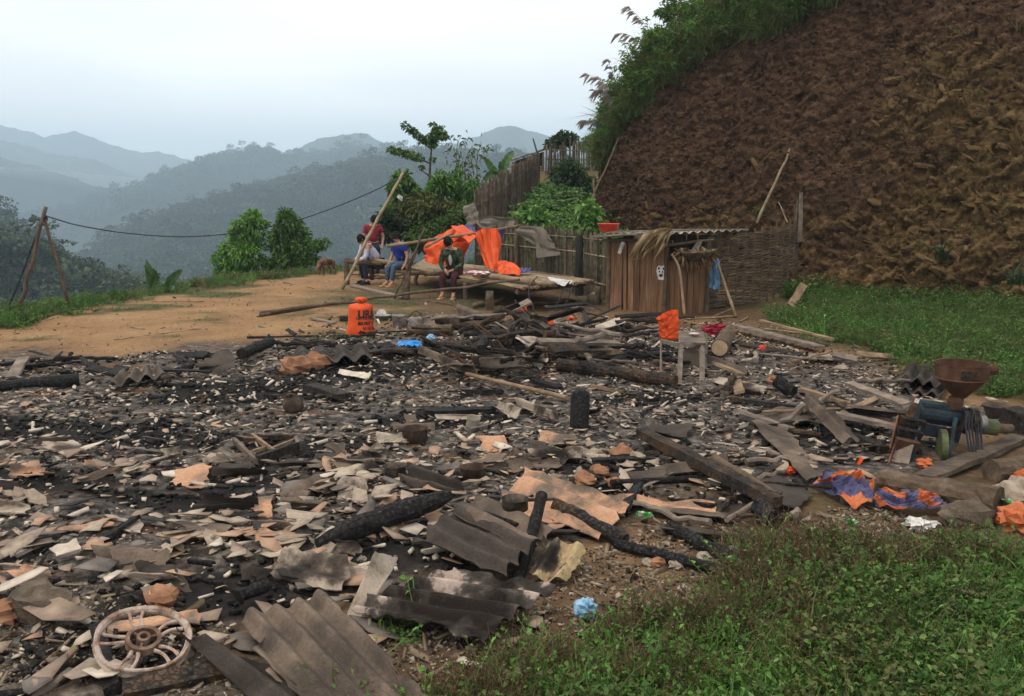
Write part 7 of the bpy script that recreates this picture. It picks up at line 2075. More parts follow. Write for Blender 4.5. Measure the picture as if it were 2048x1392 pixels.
bag('plastic_bag', 'open orange plastic bag standing by the small table', 'bag', 1342, 682, .30, .40, M_orange, 2, -.15, .45, .3)
M_maroon = mk('maroon_plastic', [(0.3, (0.10, 0.008, 0.018)), (0.6, (0.30, 0.02, 0.035)), (0.75, (0.45, 0.05, 0.06))], 6, 0.3, 0.3, 20, 0.01)
bag('plastic_bag', 'crumpled maroon plastic bag lying behind the log round', 'bag', 1424, 672, .32, .16, M_maroon, 5, .2, .6, .45)
for i, (lab, px, py, s, mt) in enumerate([
    ('bright orange plastic scrap ball behind the motorbike', 1099, 652, .10, M_orange), ('small orange peaked scrap in front of the hut', 1142, 640, .07, M_orange), ('orange red cloth heap behind the grey propped sheet', 1040, 624, .16, M_orange), ('tiny red scrap near the propped sheet top', 914, 622, .05, M_red), ('red crumpled foil near the log round', 1524, 700, .07, M_red), ('orange brown burnt scrap on the beige strip right of the table', 1546, 768, .10, M_brick), ('flattened red scrap under the orange scrap ball', 1070, 655, .11, M_maroon), ('small dark red rag in front of the hut', 1192, 672, .06, M_maroon),
    ('orange scrap lying beneath the mill chute', 1850, 935, .08, M_dorange), ('orange sack corner by the right picture edge', 2040, 965, .10, M_dorange), ('orange scrap left of the blue and orange tarpaulin', 1578, 948, .06, M_orange)]):
    onep('plastic_scrap', lab, 'scrap', MB().blob(G(px, py) + (0, 0, s * .4), (s, s * .7, s * .55), i * 2.3, 14, .6, 2.4, rotm(0, 0, i)), mt)
M_cyan = mk('blue_plastic', [(0.3, (0.01, 0.14, 0.45)), (0.6, (0.02, 0.26, 0.66)), (0.75, (0.10, 0.42, 0.75))], 6, 0.3, 0.3, 24, 0.01)
M_pblue = mk('pale_blue_plastic', [(0.3, (0.10, 0.22, 0.36)), (0.6, (0.22, 0.40, 0.56)), (0.75, (0.45, 0.6, 0.7))], 10, 0.3, 0.4, 30, 0.01)
M_pack = mk('green_white_foil', [(0.44, (0.08, 0.42, 0.07)), (0.52, (0.20, 0.58, 0.18)), (0.56, (0.75, 0.82, 0.72))], 9, 0.4, 0.2, 30, 0.006)
cloth('plastic_bag', [[G(795, 695, .05), G(798, 686, .07)], [G(820, 693, .12), G(822, 682, .15)], [G(848, 697, .06), G(848, 686, .10)]], [M_cyan], 'bright blue plastic bag lying over the brown squared beam', 'bag', .04, 4, seed=3)
onep('plastic_scrap', 'knotted dull blue plastic scrap right of the bright blue bag', 'scrap', MB().blob(G(862, 684) + (0, 0, .07), (.07, .05, .05), 3, 12, .4), M_pblue)
onep('plastic_ball', 'crumpled pale blue plastic bag lying on the bare soil by the weeds', 'bag', MB().blob(G(1170, 1236) + (0, 0, .055), (.062, .05, .055), 7, 18, .35, 3.0), M_pblue)
for i, (lab, px, py, s) in enumerate([('crumpled green foil packet on the dark strips in the rubble', 1290, 1032, .055), ('green foil packet lying beside the short thick charred log', 1474, 1102, .05), ('small green packet right under the short thick charred log', 1470, 1122, .035), ('white and green packet at the edge of the weeds', 1520, 1148, .045), ('green and white packet in the weeds below the jar', 1704, 1046, .045), ('green and white packet at the right edge by the mossy boulder', 2016, 1006, .05)]):
    cloth('foil_packet', [[G(px, py, .02) + (-s, 0, .0), G(px, py, .05) + (-s * .8, s * .9, .02)], [G(px, py, .06) + (0, -s * .3, 0), G(px, py, .10) + (0, s * .6, .02)], [G(px, py, .02) + (s, 0, 0), G(px, py, .05) + (s * .7, s, .0)]], [M_pack], lab, 'packet', .02, 4, nu=12, nv=10, seed=i)
onep('plastic_scrap', 'crumpled white plastic film in the weeds right of the tarpaulin', 'scrap', MB().blob(G(1838, 1058) + (0, 0, .03), (.10, .07, .035), 9, 22, .65, 2.2), M_white)
onep('sack', 'slumped orange and dirty sack cut by the right picture edge', 'sack', MB().blob(G(2042, 1058) + (0, 0, .05), (.15, .12, .10), 12, 22, .55, 2.2), M_dorange)
onep('sack', 'dirty pale sack heap above the slumped orange sack', 'sack', MB().blob(G(2058, 1004) + (0, 0, .05), (.22, .17, .11), 15, 22, .6, 2.2), M_sacking)
# blue and orange tarpaulin in front of the mill
sl = lambda u, v: 1 if (perlin(u * 2.1 + 2, v * 1.9, 1.3) > -.2) else 0
cloth('tarpaulin', [[G(1632, 968, .02), G(1642, 944, .16)], [G(1672, 996, .02), G(1684, 944, .17)], [G(1708, 1016, .03), G(1718, 944, .12)], [G(1742, 1016, .02), G(1746, 968, .08)]],
      [M_dorange, M_dblue], 'blue and orange tarpaulin crumpled on the ground before the mill', 'tarpaulin', .07, 3.6, seed=11, slot=sl, nu=34, nv=28, sharp=True)
cloth('tarpaulin', [[G(1748, 1010, .02), G(1752, 976, .06)], [G(1800, 1022, .05), G(1806, 985, .13)], [G(1850, 1020, .05), G(1850, 984, .13)], [G(1896, 1026, .02), G(1882, 1004, .04)]],
      [M_dorange, M_dblue], 'narrower blue tarpaulin tail with orange edge along the big log', 'tarpaulin', .05, 4, seed=14, slot=lambda u, v: 0 if perlin(u * 4, v * 2.2, 5.1) > .12 else 1, nu=34, nv=16, sharp=True)
cloth('tarpaulin', [[A(1700, 952, 7.0), A(1722, 914, 7.1)], [A(1708, 955, 6.95), A(1727, 918, 7.05)]], [M_orange], 'peaked orange tarpaulin corner sticking up from the blue one', 'tarpaulin', .01, 2, nu=6, nv=8)
# ------------------------------------------------------------------ fertiliser sack with printed lettering
def text_mesh(body, size):
    cu = bpy.data.curves.new('lettering', 'FONT')
    cu.body = body; cu.size = size; cu.align_x = 'LEFT'; cu.offset = size * .035
    cu.resolution_u = 3
    o = bpy.data.objects.new('lettering', cu)
    COL.objects.link(o)
    me = bpy.data.meshes.new_from_object(o.evaluated_get(bpy.context.evaluated_depsgraph_get()))
    bpy.data.objects.remove(o)
    v = np.zeros(len(me.vertices) * 3, np.float32); me.vertices.foreach_get('co', v)
    return v.reshape(-1, 3), [tuple(p.vertices) for p in me.polygons]


t = thing('fertiliser_sack', 'full orange fertiliser sack with black print, tied at the neck, standing on the dirt', 'sack', G(723, 671))
s0_ = wloc(t)
def sack_r(v):
    return (np.interp(v, [0, .04, .15, .35, .7, .88, .945, .98, 1.0], [.17, .205, .20, .19, .19, .192, .178, .11, .045]),
            np.interp(v, [0, .04, .15, .5, .85, .95, 1.0], [.11, .135, .14, .13, .12, .07, .04]))
def sack_p(th, v, o=0.0):
    a, b = sack_r(v)
    k = 1 + .035 * fbm(np.cos(th) * 2, np.sin(th) * 2, v * 4, 3) - .05 * np.clip((v - .82) * 6, 0, 1) * np.abs(np.sin(th * 7))
    x = (a * k + o) * np.cos(th) - .05 * (1 - v) ** 2 * (np.cos(th) < 0)
    y = (b * k + o) * np.sin(th)
    return np.stack([x, y, v * .52 + 0 * th], -1) + s0_
U, W = np.meshgrid(np.linspace(0, 2 * math.pi, 48, endpoint=False), np.linspace(0, 1, 34), indexing='ij')
m = MB(); m.grid(sack_p(U, W), closed_u=True); m.add(sack_p(U[:, 0], 0 * U[:, 0]), [tuple(range(48))[::-1]])
m.build('body', M_orange, t, sm=True)
m = MB()
u_, v_ = np.meshgrid(np.linspace(0, 2 * math.pi, 30, endpoint=False), np.linspace(0, 1, 10), indexing='ij')
r_ = np.interp(v_, [0, .15, .55, .85, 1], [.042, .05, .085, .075, .02]) * (1 + .25 * np.sin(u_ * 5 + 4 * v_) + .15 * np.cos(u_ - .5))
m.grid(np.stack([r_ * np.cos(u_), r_ * .7 * np.sin(u_), .515 + .10 * v_], -1) + s0_, closed_u=True)
m.build('tied_neck', M_orange, t)
MB().tube([s0_ + (.047 * math.cos(a), .042 * math.sin(a), .522) for a in np.linspace(0, 6.4, 20)], .008, 5).build('tie', M_black, t)
for body, size, vtop, x0 in (('URAN', .165, .80, -.02), ('NITROGEN 46', .068, .61, -.04), ('BIURET 1.0', .068, .45, -.01), ('50 KG NET', .062, .29, .04), ('VIET NAM', .06, .14, .0)):
    V, F = text_mesh(body, size)
    th = -math.pi / 2 + (V[:, 0] * .80 + x0) / .165
    vv = vtop - .16 * (size / .165) * .0 + (V[:, 1] - size * .7) / .52
    keep = th < .35
    P = sack_p(th, np.clip(vv, .02, .95), .004)
    F = [f for f in F if all(keep[i] for i in f)]
    m = MB(); m.add(P, F); m.build('lettering', M_black, t)

# ------------------------------------------------------------------ people
M_skin = mk('skin', [(0.3, (0.30, 0.155, 0.10)), (0.7, (0.42, 0.24, 0.16))], 5, 0.55, 0.1, 60, 0.002)
M_hair = mk('black_hair', [(0.3, (0.006, 0.005, 0.005)), (0.7, (0.022, 0.019, 0.018))], 30, 0.85, 0.6, 80, 0.006, spec=0.08)
M_lip = mk('lips', [(0.3, (0.16, 0.06, 0.05)), (0.7, (0.2, 0.08, 0.065))], 8, 0.5, 0)
M_eye = mk('dark_eye', [(0.3, (0.01, 0.008, 0.008)), (0.7, (0.02, 0.016, 0.015))], 8, 0.3, 0)
def fabric(n, a, b, sc=7): return mk(n, [(0.35, a), (0.65, b)], sc, 0.85, 0.5, 22, 0.012)
M_redshirt = fabric('red_shirt', (0.13, 0.012, 0.022), (0.24, 0.03, 0.045))
M_lav = fabric('striped_shirt', (0.36, 0.36, 0.46), (0.52, 0.51, 0.60))
M_blues = fabric('blue_shirt', (0.010, 0.018, 0.13), (0.022, 0.04, 0.24))
M_jeans = fabric('blue_jeans', (0.035, 0.055, 0.085), (0.085, 0.12, 0.17))
M_djeans = fabric('dark_jeans', (0.012, 0.015, 0.024), (0.03, 0.036, 0.05))
M_maroont = fabric('maroon_trousers', (0.028, 0.010, 0.012), (0.065, 0.022, 0.026))
M_camo = mk('camouflage', [(0.36, (0.010, 0.014, 0.010)), (0.46, (0.022, 0.035, 0.020)), (0.56, (0.05, 0.065, 0.035)), (0.66, (0.085, 0.085, 0.05))], 14, 0.85, 0.4, 30, 0.01)
M_shirtw = fabric('grey_undershirt', (0.3, 0.29, 0.27), (0.45, 0.43, 0.41))
M_sandal = mk('tan_sandal', [(0.3, (0.42, 0.26, 0.10)), (0.7, (0.55, 0.36, 0.16))], 9, 0.6, 0.2)


def skin_mesh(joints, edges, root, smooth_=2):
    names = list(joints)
    me = bpy.data.meshes.new('skinned')
    me.from_pydata([tuple(joints[n][0]) for n in names], [(names.index(a), names.index(b)) for a, b in edges], [])
    o = bpy.data.objects.new('skinned', me)
    COL.objects.link(o)
    md = o.modifiers.new('skin', 'SKIN'); md.use_smooth_shade = True
    for i, n in enumerate(names):
        r = joints[n][1]
        me.skin_vertices[0].data[i].radius = (r, r) if np.isscalar(r) else r
        me.skin_vertices[0].data[i].use_root = (n == root)
    sb = o.modifiers.new('sub', 'SUBSURF'); sb.levels = smooth_; sb.render_levels = smooth_
    out = bpy.data.meshes.new_from_object(o.evaluated_get(bpy.context.evaluated_depsgraph_get()))
    bpy.data.objects.remove(o)
    v = np.zeros(len(out.vertices) * 3, np.float32); out.vertices.foreach_get('co', v)
    return v.reshape(-1, 3).astype(float), [tuple(p.vertices) for p in out.polygons]


ARM = [('chest', 'shL'), ('shL', 'elL'), ('elL', 'wrL'), ('chest', 'shR'), ('shR', 'elR'), ('elR', 'wrR')]
LEG = [('pelvis', 'hipL'), ('hipL', 'knL'), ('knL', 'anL'), ('pelvis', 'hipR'), ('hipR', 'knR'), ('knR', 'anR')]
TOR = [('pelvis', 'waist'), ('waist', 'chest')]
RAD = dict(pelvis=.125, waist=.115, chest=.125, neck=.052, skull=.05, shL=.072, shR=.072, elL=.043, elR=.043, wrL=.028, wrR=.028, haL=.034, haR=.034,
           hipL=.098, hipR=.098, knL=.062, knR=.062, anL=.042, anR=.042, toL=.034, toR=.034)


def person(label, loc, yaw, J, face, shirt, trousers, sleeves='long', shoes=None, hairseed=0, jacket_open=False, up_=(0, 0, 1), shirt_name='shirt'):
    """J: local joints, facing -Y; face: local direction the face looks"""
    t = thing('person', label, 'person', loc)
    loc = np.asarray(loc, float)
    R = rotm(0, 0, yaw)
    Wd = {k: loc + R @ np.asarray(p, float) for k, p in J.items()}
    f = R @ np.asarray(face, float); f /= np.linalg.norm(f)
    for s in 'LR':
        fd = Wd['to' + s] - Wd['an' + s]
    jj = {k: (Wd[k], RAD[k] if k in RAD else .05) for k in Wd if k != 'head'}
    hd = Wd['head']
    jj['skull'] = (hd - np.array([0, 0, .04]), .06)
    # body: one continuous surface from skull to toes
    E = TOR + ARM + LEG + [('chest', 'neck'), ('neck', 'skull'), ('wrL', 'haL'), ('wrR', 'haR'), ('anL', 'toL'), ('anR', 'toR')]
    V, F = skin_mesh(jj, E, 'pelvis')
    m = MB(); m.add(V, F)
    # head
    u = np.asarray(up_, float); u = u - f * (u @ f); u /= np.linalg.norm(u)
    r = np.cross(f, u)
    a, b = np.meshgrid(np.linspace(0, 2 * math.pi, 22, endpoint=False), np.linspace(.03, math.pi - .03, 16), indexing='ij')
    x, y, z = np.cos(a) * np.sin(b), np.sin(a) * np.sin(b), np.cos(b)      # x: face direction
    jaw = np.clip(-z, 0, 1)
    X = x * (.096 - .012 * jaw) + .012 * jaw * (x > 0)
    Y = y * (.076 - .026 * jaw)
    Zh = z * .118
    nose = np.exp(-((y / .16) ** 2 + ((z + .08) / .17) ** 2)) * (x > .5) * .022
    brow = np.exp(-((z - .16) / .12) ** 2) * (x > .6) * .005
    sock = np.exp(-(((np.abs(y) - .38) / .14) ** 2 + ((z - .02) / .10) ** 2)) * (x > .5) * -.008
    chin = np.exp(-((y / .25) ** 2 + ((z + .82) / .2) ** 2)) * (x > 0) * .012
    X = X + nose + brow + sock + chin
    Hp = hd + X[..., None] * f + Y[..., None] * r + Zh[..., None] * u
    m.grid(Hp, closed_u=True)
    for s in (-1, 1): m.blob(hd - f * .008 + r * s * .077 - u * .012, (.016, .012, .03), 3, 8, .1)
    # hands: palm is the skinned wrist-hand link; five separate fingers
    for s in 'LR':
        w, h = Wd['wr' + s], Wd['ha' + s]
        d = h - w; d /= np.linalg.norm(d)
        sd = np.cross(d, (0.2, .3, 1)); sd /= np.linalg.norm(sd)
        dn = np.cross(sd, d); dn = dn if dn[2] < 0 else -dn
        for q, (o, L) in enumerate(((-.03, .058), (-.011, .068), (.010, .064), (.029, .050))):
            b0 = h + sd * o - d * .01
            m.tube([b0, b0 + d * L * .6 + dn * .012, b0 + d * L * .95 + dn * L * .55, b0 + d * L * .8 + dn * L * .95], [.0095, .009, .0082, .006], 6)
        m.tube([w + d * .03 + sd * .02, w + d * .055 + sd * .05 + dn * .012, w + d * .085 + sd * .055 + dn * .022], [.012, .010, .008], 6)
    m.build('body', M_skin, t, sm=True)
    # eyes, mouth, hair
    for s in (-1, 1): MB().blob(hd + f * .083 + r * s * .031 + u * .008, (.012, .013, .006), 1, 8, 0).build('eye', M_eye, t)
    MB().bar(hd + f * .092 - u * .058 - r * .02, hd + f * .092 - u * .058 + r * .02, .012, .008, u, 2).build('mouth', M_lip, t)
    hx, hy, hz = x, y, z
    kk = 1.13 + .07 * fbm(hx * 5 + hairseed, hy * 5, hz * 5, 3)
    front = np.clip((hx - .25) * 3, 0, 1)
    low = .46 * front + (-.35) * (1 - front)                        # hairline
    zc = np.maximum(hz, low)
    sc = np.sqrt(np.clip(1 - zc ** 2, 0, 1)) / np.sqrt(np.clip(1 - hz ** 2, 1e-4, 1))
    Q = hd + (hx * sc * kk * .097)[..., None] * f + (hy * sc * kk * .079)[..., None] * r + (zc * kk * .122)[..., None] * u
    mh = MB(); mh.grid(Q, closed_u=True); mh.build('hair', M_hair, t, sm=True)
    # clothes follow the body
    js = {k: (Wd[k], RAD[k] * 1.14 + .016) for k in ('pelvis', 'waist', 'chest', 'shL', 'shR')}
    for k in ('shL', 'shR'): js[k] = (Wd[k] + (0, 0, .012), .098)
    js['pelvis'] = (Wd['pelvis'] * .8 + Wd['waist'] * .2, RAD['pelvis'] * 1.08 + .01)
    js['coll'] = (Wd['chest'] * .30 + Wd['neck'] * .70, .088)
    js['cl'] = (Wd['shL'] * .5 + Wd['neck'] * .5 - (0, 0, .035), .075); js['cr'] = (Wd['shR'] * .5 + Wd['neck'] * .5 - (0, 0, .035), .075)
    Es = TOR + [('chest', 'shL'), ('chest', 'shR'), ('chest', 'coll'), ('coll', 'cl'), ('coll', 'cr')]
    for s in 'LR':
        if sleeves == 'long':
            js['el' + s] = (Wd['el' + s], .062); js['wr' + s] = (Wd['wr' + s] * .92 + Wd['el' + s] * .08, .044)
            Es += [('sh' + s, 'el' + s), ('el' + s, 'wr' + s)]
        else:
            js['el' + s] = (Wd['sh' + s] * .38 + Wd['el' + s] * .62, .066)
            Es += [('sh' + s, 'el' + s)]
    V, F = skin_mesh(js, Es, 'pelvis')
    V = V + .010 * np.stack([fbm(V[:, 0] * 9, V[:, 1] * 9, V[:, 2] * 9, 3)] * 3, 1)
    mc = MB(); mc.add(V, F); mc.build(shirt_name, shirt, t, sm=True)
    jt = {k: (Wd[k], RAD[k] * 1.06 + .012) for k in ('pelvis', 'hipL', 'hipR', 'knL', 'knR')}
    for s in 'LR': jt['an' + s] = (Wd['an' + s] * .9 + Wd['kn' + s] * .1, .056)
    V, F = skin_mesh(jt, LEG, 'pelvis')
    V = V + .008 * np.stack([fbm(V[:, 0] * 10, V[:, 1] * 10, V[:, 2] * 10, 3)] * 3, 1)
    mc = MB(); mc.add(V, F); mc.build('trousers', trousers, t, sm=True)
    if jacket_open:
        c, n_ = Wd['chest'], Wd['neck']
        mm = MB(); mm.blob(c * .55 + Wd['waist'] * .45 + R @ np.array([0, -.118, .03]), (.045, .04, .17), 2, 10, .1); mm.build('undershirt', M_shirtw, t, sm=True)
    for s in 'LR':
        a_, b_ = Wd['an' + s], Wd['to' + s]
        d = b_ - a_; d[2] = 0; d /= np.linalg.norm(d)
        sole = np.array([a_[0], a_[1], b_[2] - .022])
        mm = MB(); mm.bar(sole - d * .07, sole + d * .20, .085, .02, (0, 0, 1), 4, .003)
        if shoes == 'sandal':
            mm.tube(spline([sole + d * .10 + np.cross(d, (0, 0, 1)) * .045, sole + d * .11 + np.array([0, 0, .062]), sole + d * .10 - np.cross(d, (0, 0, 1)) * .045], 9), .018, 6, flat=.5)
            mm.build('sandal', M_sandal, t)
        else:
            mm.tube([sole - d * .05 + (0, 0, .03), sole + d * .06 + (0, 0, .04), sole + d * .17 + (0, 0, .02)], [.045, .046, .034], 9)
            mm.build('shoe', M_djeans, t)
    return t


def seated(lean=.10, spread=.14, knee=.43, seat=.46, foot=-.40, hd=(0, -.18, 1.20), arms=None):
    J = dict(pelvis=(0, 0, seat + .09), waist=(0, -.03 - lean * .3, seat + .27), chest=(0, -.02 - lean, seat + .46), neck=(0, -.03 - lean * 1.35, seat + .62), head=hd,
             hipL=(.085, -.02, seat + .075), hipR=(-.085, -.02, seat + .075), knL=(spread, -knee, seat + .03), knR=(-spread, -knee, seat + .03),
             anL=(spread * .95, foot, .085), anR=(-spread * .95, foot, .085), toL=(spread * 1.1, foot - .14, .04), toR=(-spread * 1.1, foot - .14, .04),
             shL=(.17, -.02 - lean * 1.1, seat + .52), shR=(-.17, -.02 - lean * 1.1, seat + .52))
    J.update(arms)
    return J


# man in camouflage, front of the platform
gD = A(908, 556, 19.35); gD[2] = 0
person('seated person in open camouflage jacket and maroon trousers looking down on the platform edge', gD, math.radians(-14),
       seated(.13, .13, .42, .47, -.43, (-.04, -.25, 1.20), dict(elL=(.25, -.18, .72), elR=(-.24, -.20, .72), wrL=(.06, -.33, .60), wrR=(-.07, -.35, .60), haL=(-.0, -.38, .585), haR=(-.02, -.40, .575))),
       (-.45, -.75, -.42), M_camo, M_maroont, 'long', 'sandal', 2, True, shirt_name='jacket')
# man in blue shirt, hands on the bench
gC = A(808, 560, 21.9); gC[2] = 0
person('seated person in blue T-shirt, jeans and tan sandals, hands on the bench beside the knees', gC, math.radians(-42),
       seated(.10, .10, .42, .45, -.46, (-.03, -.19, 1.20), dict(elL=(.27, -.10, .74), elR=(-.24, -.16, .72), wrL=(.27, -.20, .50), wrR=(-.22, -.30, .52), haL=(.27, -.27, .47), haR=(-.21, -.37, .49))),
       (-.55, -.8, -.06), M_blues, M_jeans, 'short', 'sandal', 5)
# man in pale striped shirt, bent forward
gB = A(757, 555, 22.3); gB[2] = 0
person('seated person in pale lavender shirt and dark jeans bending forward with clasped hands', gB, math.radians(-62),
       seated(.26, .13, .42, .45, -.34, (0, -.42, 1.12), dict(elL=(.22, -.40, .68), elR=(-.20, -.42, .68), wrL=(.06, -.56, .60), wrR=(-.05, -.58, .60), haL=(.0, -.62, .59), haR=(.0, -.64, .575), neck=(0, -.36, 1.02))),
       (-.15, -.85, -.45), M_lav, M_djeans, 'long', None, 8)
# standing man in red behind
gA = A(748, 556, 23.6); gA[2] = 0
person('standing person in dark red shirt with lowered head behind the seated person in lavender', gA, math.radians(18),
       dict(pelvis=(0, 0, .90), waist=(0, -.01, 1.08), chest=(0, -.01, 1.27), neck=(0, -.03, 1.44), head=(.02, -.09, 1.56), hipL=(.09, 0, .87), hipR=(-.09, 0, .87), knL=(.10, -.03, .47), knR=(-.10, -.02, .47),
            anL=(.10, .02, .085), anR=(-.11, .02, .085), toL=(.12, -.13, .04), toR=(-.13, -.13, .04), shL=(.18, -.01, 1.35), shR=(-.18, -.01, 1.35), elL=(.27, -.02, 1.10), elR=(-.26, -.02, 1.08), wrL=(.22, -.14, .92), wrR=(-.27, -.06, .84), haL=(.19, -.19, .87), haR=(-.265, -.09, .76)),
       (.35, -.8, -.45), M_redshirt, M_djeans, 'short', None, 11)

# ------------------------------------------------------------------ dog
gd = G(664, 549)
t = thing('dog', 'brown dog with its rump towards the camera sniffing the ground at the yard rim', 'dog', gd)
M_fur = mk('brown_fur', [(0.3, (0.06, 0.03, 0.017)), (0.5, (0.13, 0.07, 0.036)), (0.7, (0.24, 0.155, 0.095))], 6, 0.9, 0.6, 60, 0.01)
R = rotm(0, 0, math.radians(62))
def dg(x, y, z): return gd + R @ np.array([x, y, z])        # x: forward (to the left), before turning
D = dict(rump=(dg(0, 0, .40), .095), loin=(dg(-.16, 0, .41), .085), belly=(dg(-.30, 0, .39), .10), breast=(dg(-.44, 0, .385), .115), neck=(dg(-.56, -.02, .37), .062), poll=(dg(-.63, -.05, .27), .055), muz=(dg(-.70, -.08, .17), .03), nose=(dg(-.725, -.09, .13), .018),
         tail=(dg(.09, 0, .38), .025), tail2=(dg(.14, .01, .26), .02), tail3=(dg(.13, .01, .16), .012))
E = [('rump', 'loin'), ('loin', 'belly'), ('belly', 'breast'), ('breast', 'neck'), ('neck', 'poll'), ('poll', 'muz'), ('muz', 'nose'), ('rump', 'tail'), ('tail', 'tail2'), ('tail2', 'tail3')]
for s, sg in (('L', 1), ('R', -1)):
    D['hip' + s] = (dg(.0, .065 * sg, .33), .07); D['stif' + s] = (dg(-.06, .085 * sg, .235), .045); D['hock' + s] = (dg(.06, .085 * sg, .14), .022); D['hp' + s] = (dg(.035, .085 * sg, .03), .02); D['ht' + s] = (dg(-.02, .085 * sg, .018), .02)
    D['sh' + s] = (dg(-.45, .06 * sg, .30), .055); D['elb' + s] = (dg(-.42, .075 * sg, .20), .032); D['car' + s] = (dg(-.44, .075 * sg, .10), .022); D['fp' + s] = (dg(-.445, .075 * sg, .03), .02); D['ft' + s] = (dg(-.49, .075 * sg, .018), .02)
    E += [('rump', 'hip' + s), ('hip' + s, 'stif' + s), ('stif' + s, 'hock' + s), ('hock' + s, 'hp' + s), ('hp' + s, 'ht' + s), ('breast', 'sh' + s), ('sh' + s, 'elb' + s), ('elb' + s, 'car' + s), ('car' + s, 'fp' + s), ('fp' + s, 'ft' + s)]
V, F = skin_mesh(D, E, 'rump')
m = MB(); m.add(V, F)
for sg in (-1, 1): m.tube([dg(-.61, .035 * sg - .05, .31), dg(-.62, .065 * sg - .05, .33), dg(-.645, .075 * sg - .05, .28)], [.022, .02, .006], 6, flat=.5)
m.build('body', M_fur, t, sm=True)

# ------------------------------------------------------------------ rice mill
M_mblue = mk('worn_blue_paint', [(0.32, (0.03, 0.022, 0.018)), (0.47, (0.022, 0.032, 0.038)), (0.60, (0.035, 0.062, 0.082)), (0.76, (0.10, 0.125, 0.13))], 7, 0.55, 0.3, 40, 0.004)
M_mgreen = mk('worn_green_paint', [(0.32, (0.05, 0.05, 0.025)), (0.5, (0.085, 0.095, 0.045)), (0.72, (0.15, 0.155, 0.08))], 7, 0.6, 0.3, 40, 0.004)
M_hop = mk('rusty_hopper', [(0.3, (0.040, 0.020, 0.013)), (0.5, (0.080, 0.040, 0.025)), (0.72, (0.13, 0.07, 0.045))], 7, 0.8, 0.35, 60, 0.003)
ymil = 7.45
t = thing('rice_mill', 'rusty rice milling machine with a big round hopper on blue painted stand', 'machine', G(1880, 925))
hc = A(1925, 728, ymil)
def hz_(z): return hc + np.array([0, 0, z])
m = MB()
rr = 52 / FPX * ymil
m.lathe([(.035, -.36), (.035, -.30), (.055, -.285), (rr * .93, -.125), (rr * .96, -.12), (rr, 0), (rr * 1.02, .003), (rr * 1.02, .010), (rr * .97, .008), (rr * .93, -.115), (.03, -.29), (.02, -.33)], hc, 32, None, .015)
m.build('hopper', M_hop, t, sm=False)
m = MB(); P = [hz_(-.118) + (rr * .985 * math.cos(a), rr * .985 * math.sin(a), 0) for a in np.linspace(0, 6.2832, 33)]
m.tube(P, .007, 6); m.build('hopper_rim', M_hop, t)
an = [-2.05, -1.75, -1.45, -1.25]
m = MB()
for a0, a1 in zip(an[:-1], an[1:]):
    q = [hz_(z) + ((rr * (1.0 if z > -.06 else .985) + .006) * math.cos(a), (rr * (1.0 if z > -.06 else .985) + .006) * math.sin(a), 0) for a, z in ((a0, -.10), (a1, -.10), (a1, -.025), (a0, -.025))]
    m.add(q, [(0, 1, 2, 3)])
m.build('hopper_plate', M_charb, t)
m = MB(); m.pole(hz_(-.05) + (rr * .95, .02, -.01), hz_(-.05) + (rr * 1.38, .02, .0), .045, .05, 12, 3); m.build('side_spout', M_hop, t)
# barrel
b0, b1 = A(1832, 822, ymil + .05), A(1926, 836, ymil + .05)
m = MB(); m.tube([b0 + (b1 - b0) * s for s in (0, .05, .06, .5, .94, .95, 1)], [.085, .10, .09, .092, .09, .10, .085], 18); m.build('barrel', M_mblue, t)
m = MB(); m.bar(b0 + (.02, 0, .075), b1 + (0, 0, .085), .15, .035, (0, 0, 1), 3, .003); m.build('barrel_cover', M_mblue, t)
m = MB(); m.lathe([(.03, -.02), (.05, -.02), (.065, .05), (.05, .09), (.04, .09)], A(1910, 802, ymil) - (0, 0, .05), 14); m.build('feed_throat', M_hop, t)
m = MB(); m.bar(A(1838, 856, ymil - .06), A(1918, 872, ymil - .06), .05, .10, (0, 0, 1), 2); m.build('body_side', M_djeans, t)
# inclined rust plate with a pale label
m = MB(); m.bar(A(1812, 848, ymil - .12), A(1834, 796, ymil - .05), .06, .012, (-.4, -1, .2), 3, .002, .05); m.build('inclined_plate', M_rust, t)
m = MB(); q = A(1832, 801, ymil - .07); m.bar(q - (.003, .012, .018), q + (.008, -.010, .018), .035, .004, (-.4, -1, .2)); m.build('label_plate', M_white, t)
# chute: two sides, shelf steps, tray
cl0, cl1 = A(1797, 838, ymil - .10), A(1772, 940, ymil - .42)
cr0, cr1 = A(1846, 848, ymil - .06), A(1812, 948, ymil - .38)
m = MB(); m.bar(cl0, cl1 + (cl0 - cl1) * .35, .012, .12, (0, 0, 1), 3, .002); m.build('chute_side', M_rust, t)
m = MB(); m.bar(cr0, cr1 + (cr0 - cr1) * .15, .014, .12, (0, 0, 1), 3, .002); m.build('chute_side', M_mblue, t)
for f, dz in ((.06, .03), (.26, .02), (.42, .0)):
    a, b = cl0 + (cl1 - cl0) * f, cr0 + (cr1 - cr0) * f
    m = MB(); m.bar(a + (0, -.02, dz - .02), b + (0, -.02, dz - .02), .05, .105, (0, -.35, 1), 2, .002); m.build('chute_step', M_charb if f < .3 else M_hop, t)
m = MB()
ta, tb = (cl0 * .55 + cl1 * .45 + cr0 * .55 + cr1 * .45) / 2, (cl1 + cr1) / 2
m.bar(ta, tb, .145, .012, (0, 0, 1), 4, .002, .165)
m.build('tray', M_plankg, t)
m = MB(); sd_ = (cr1 - cl1) / np.linalg.norm(cr1 - cl1)
for s in (-1, 1): m.bar(ta + sd_ * s * .075 + (0, 0, .02), tb + sd_ * s * .085 + (0, 0, .02), .01, .05, (0, 0, 1), 3, .002)
m.build('tray_lip', M_rust, t)
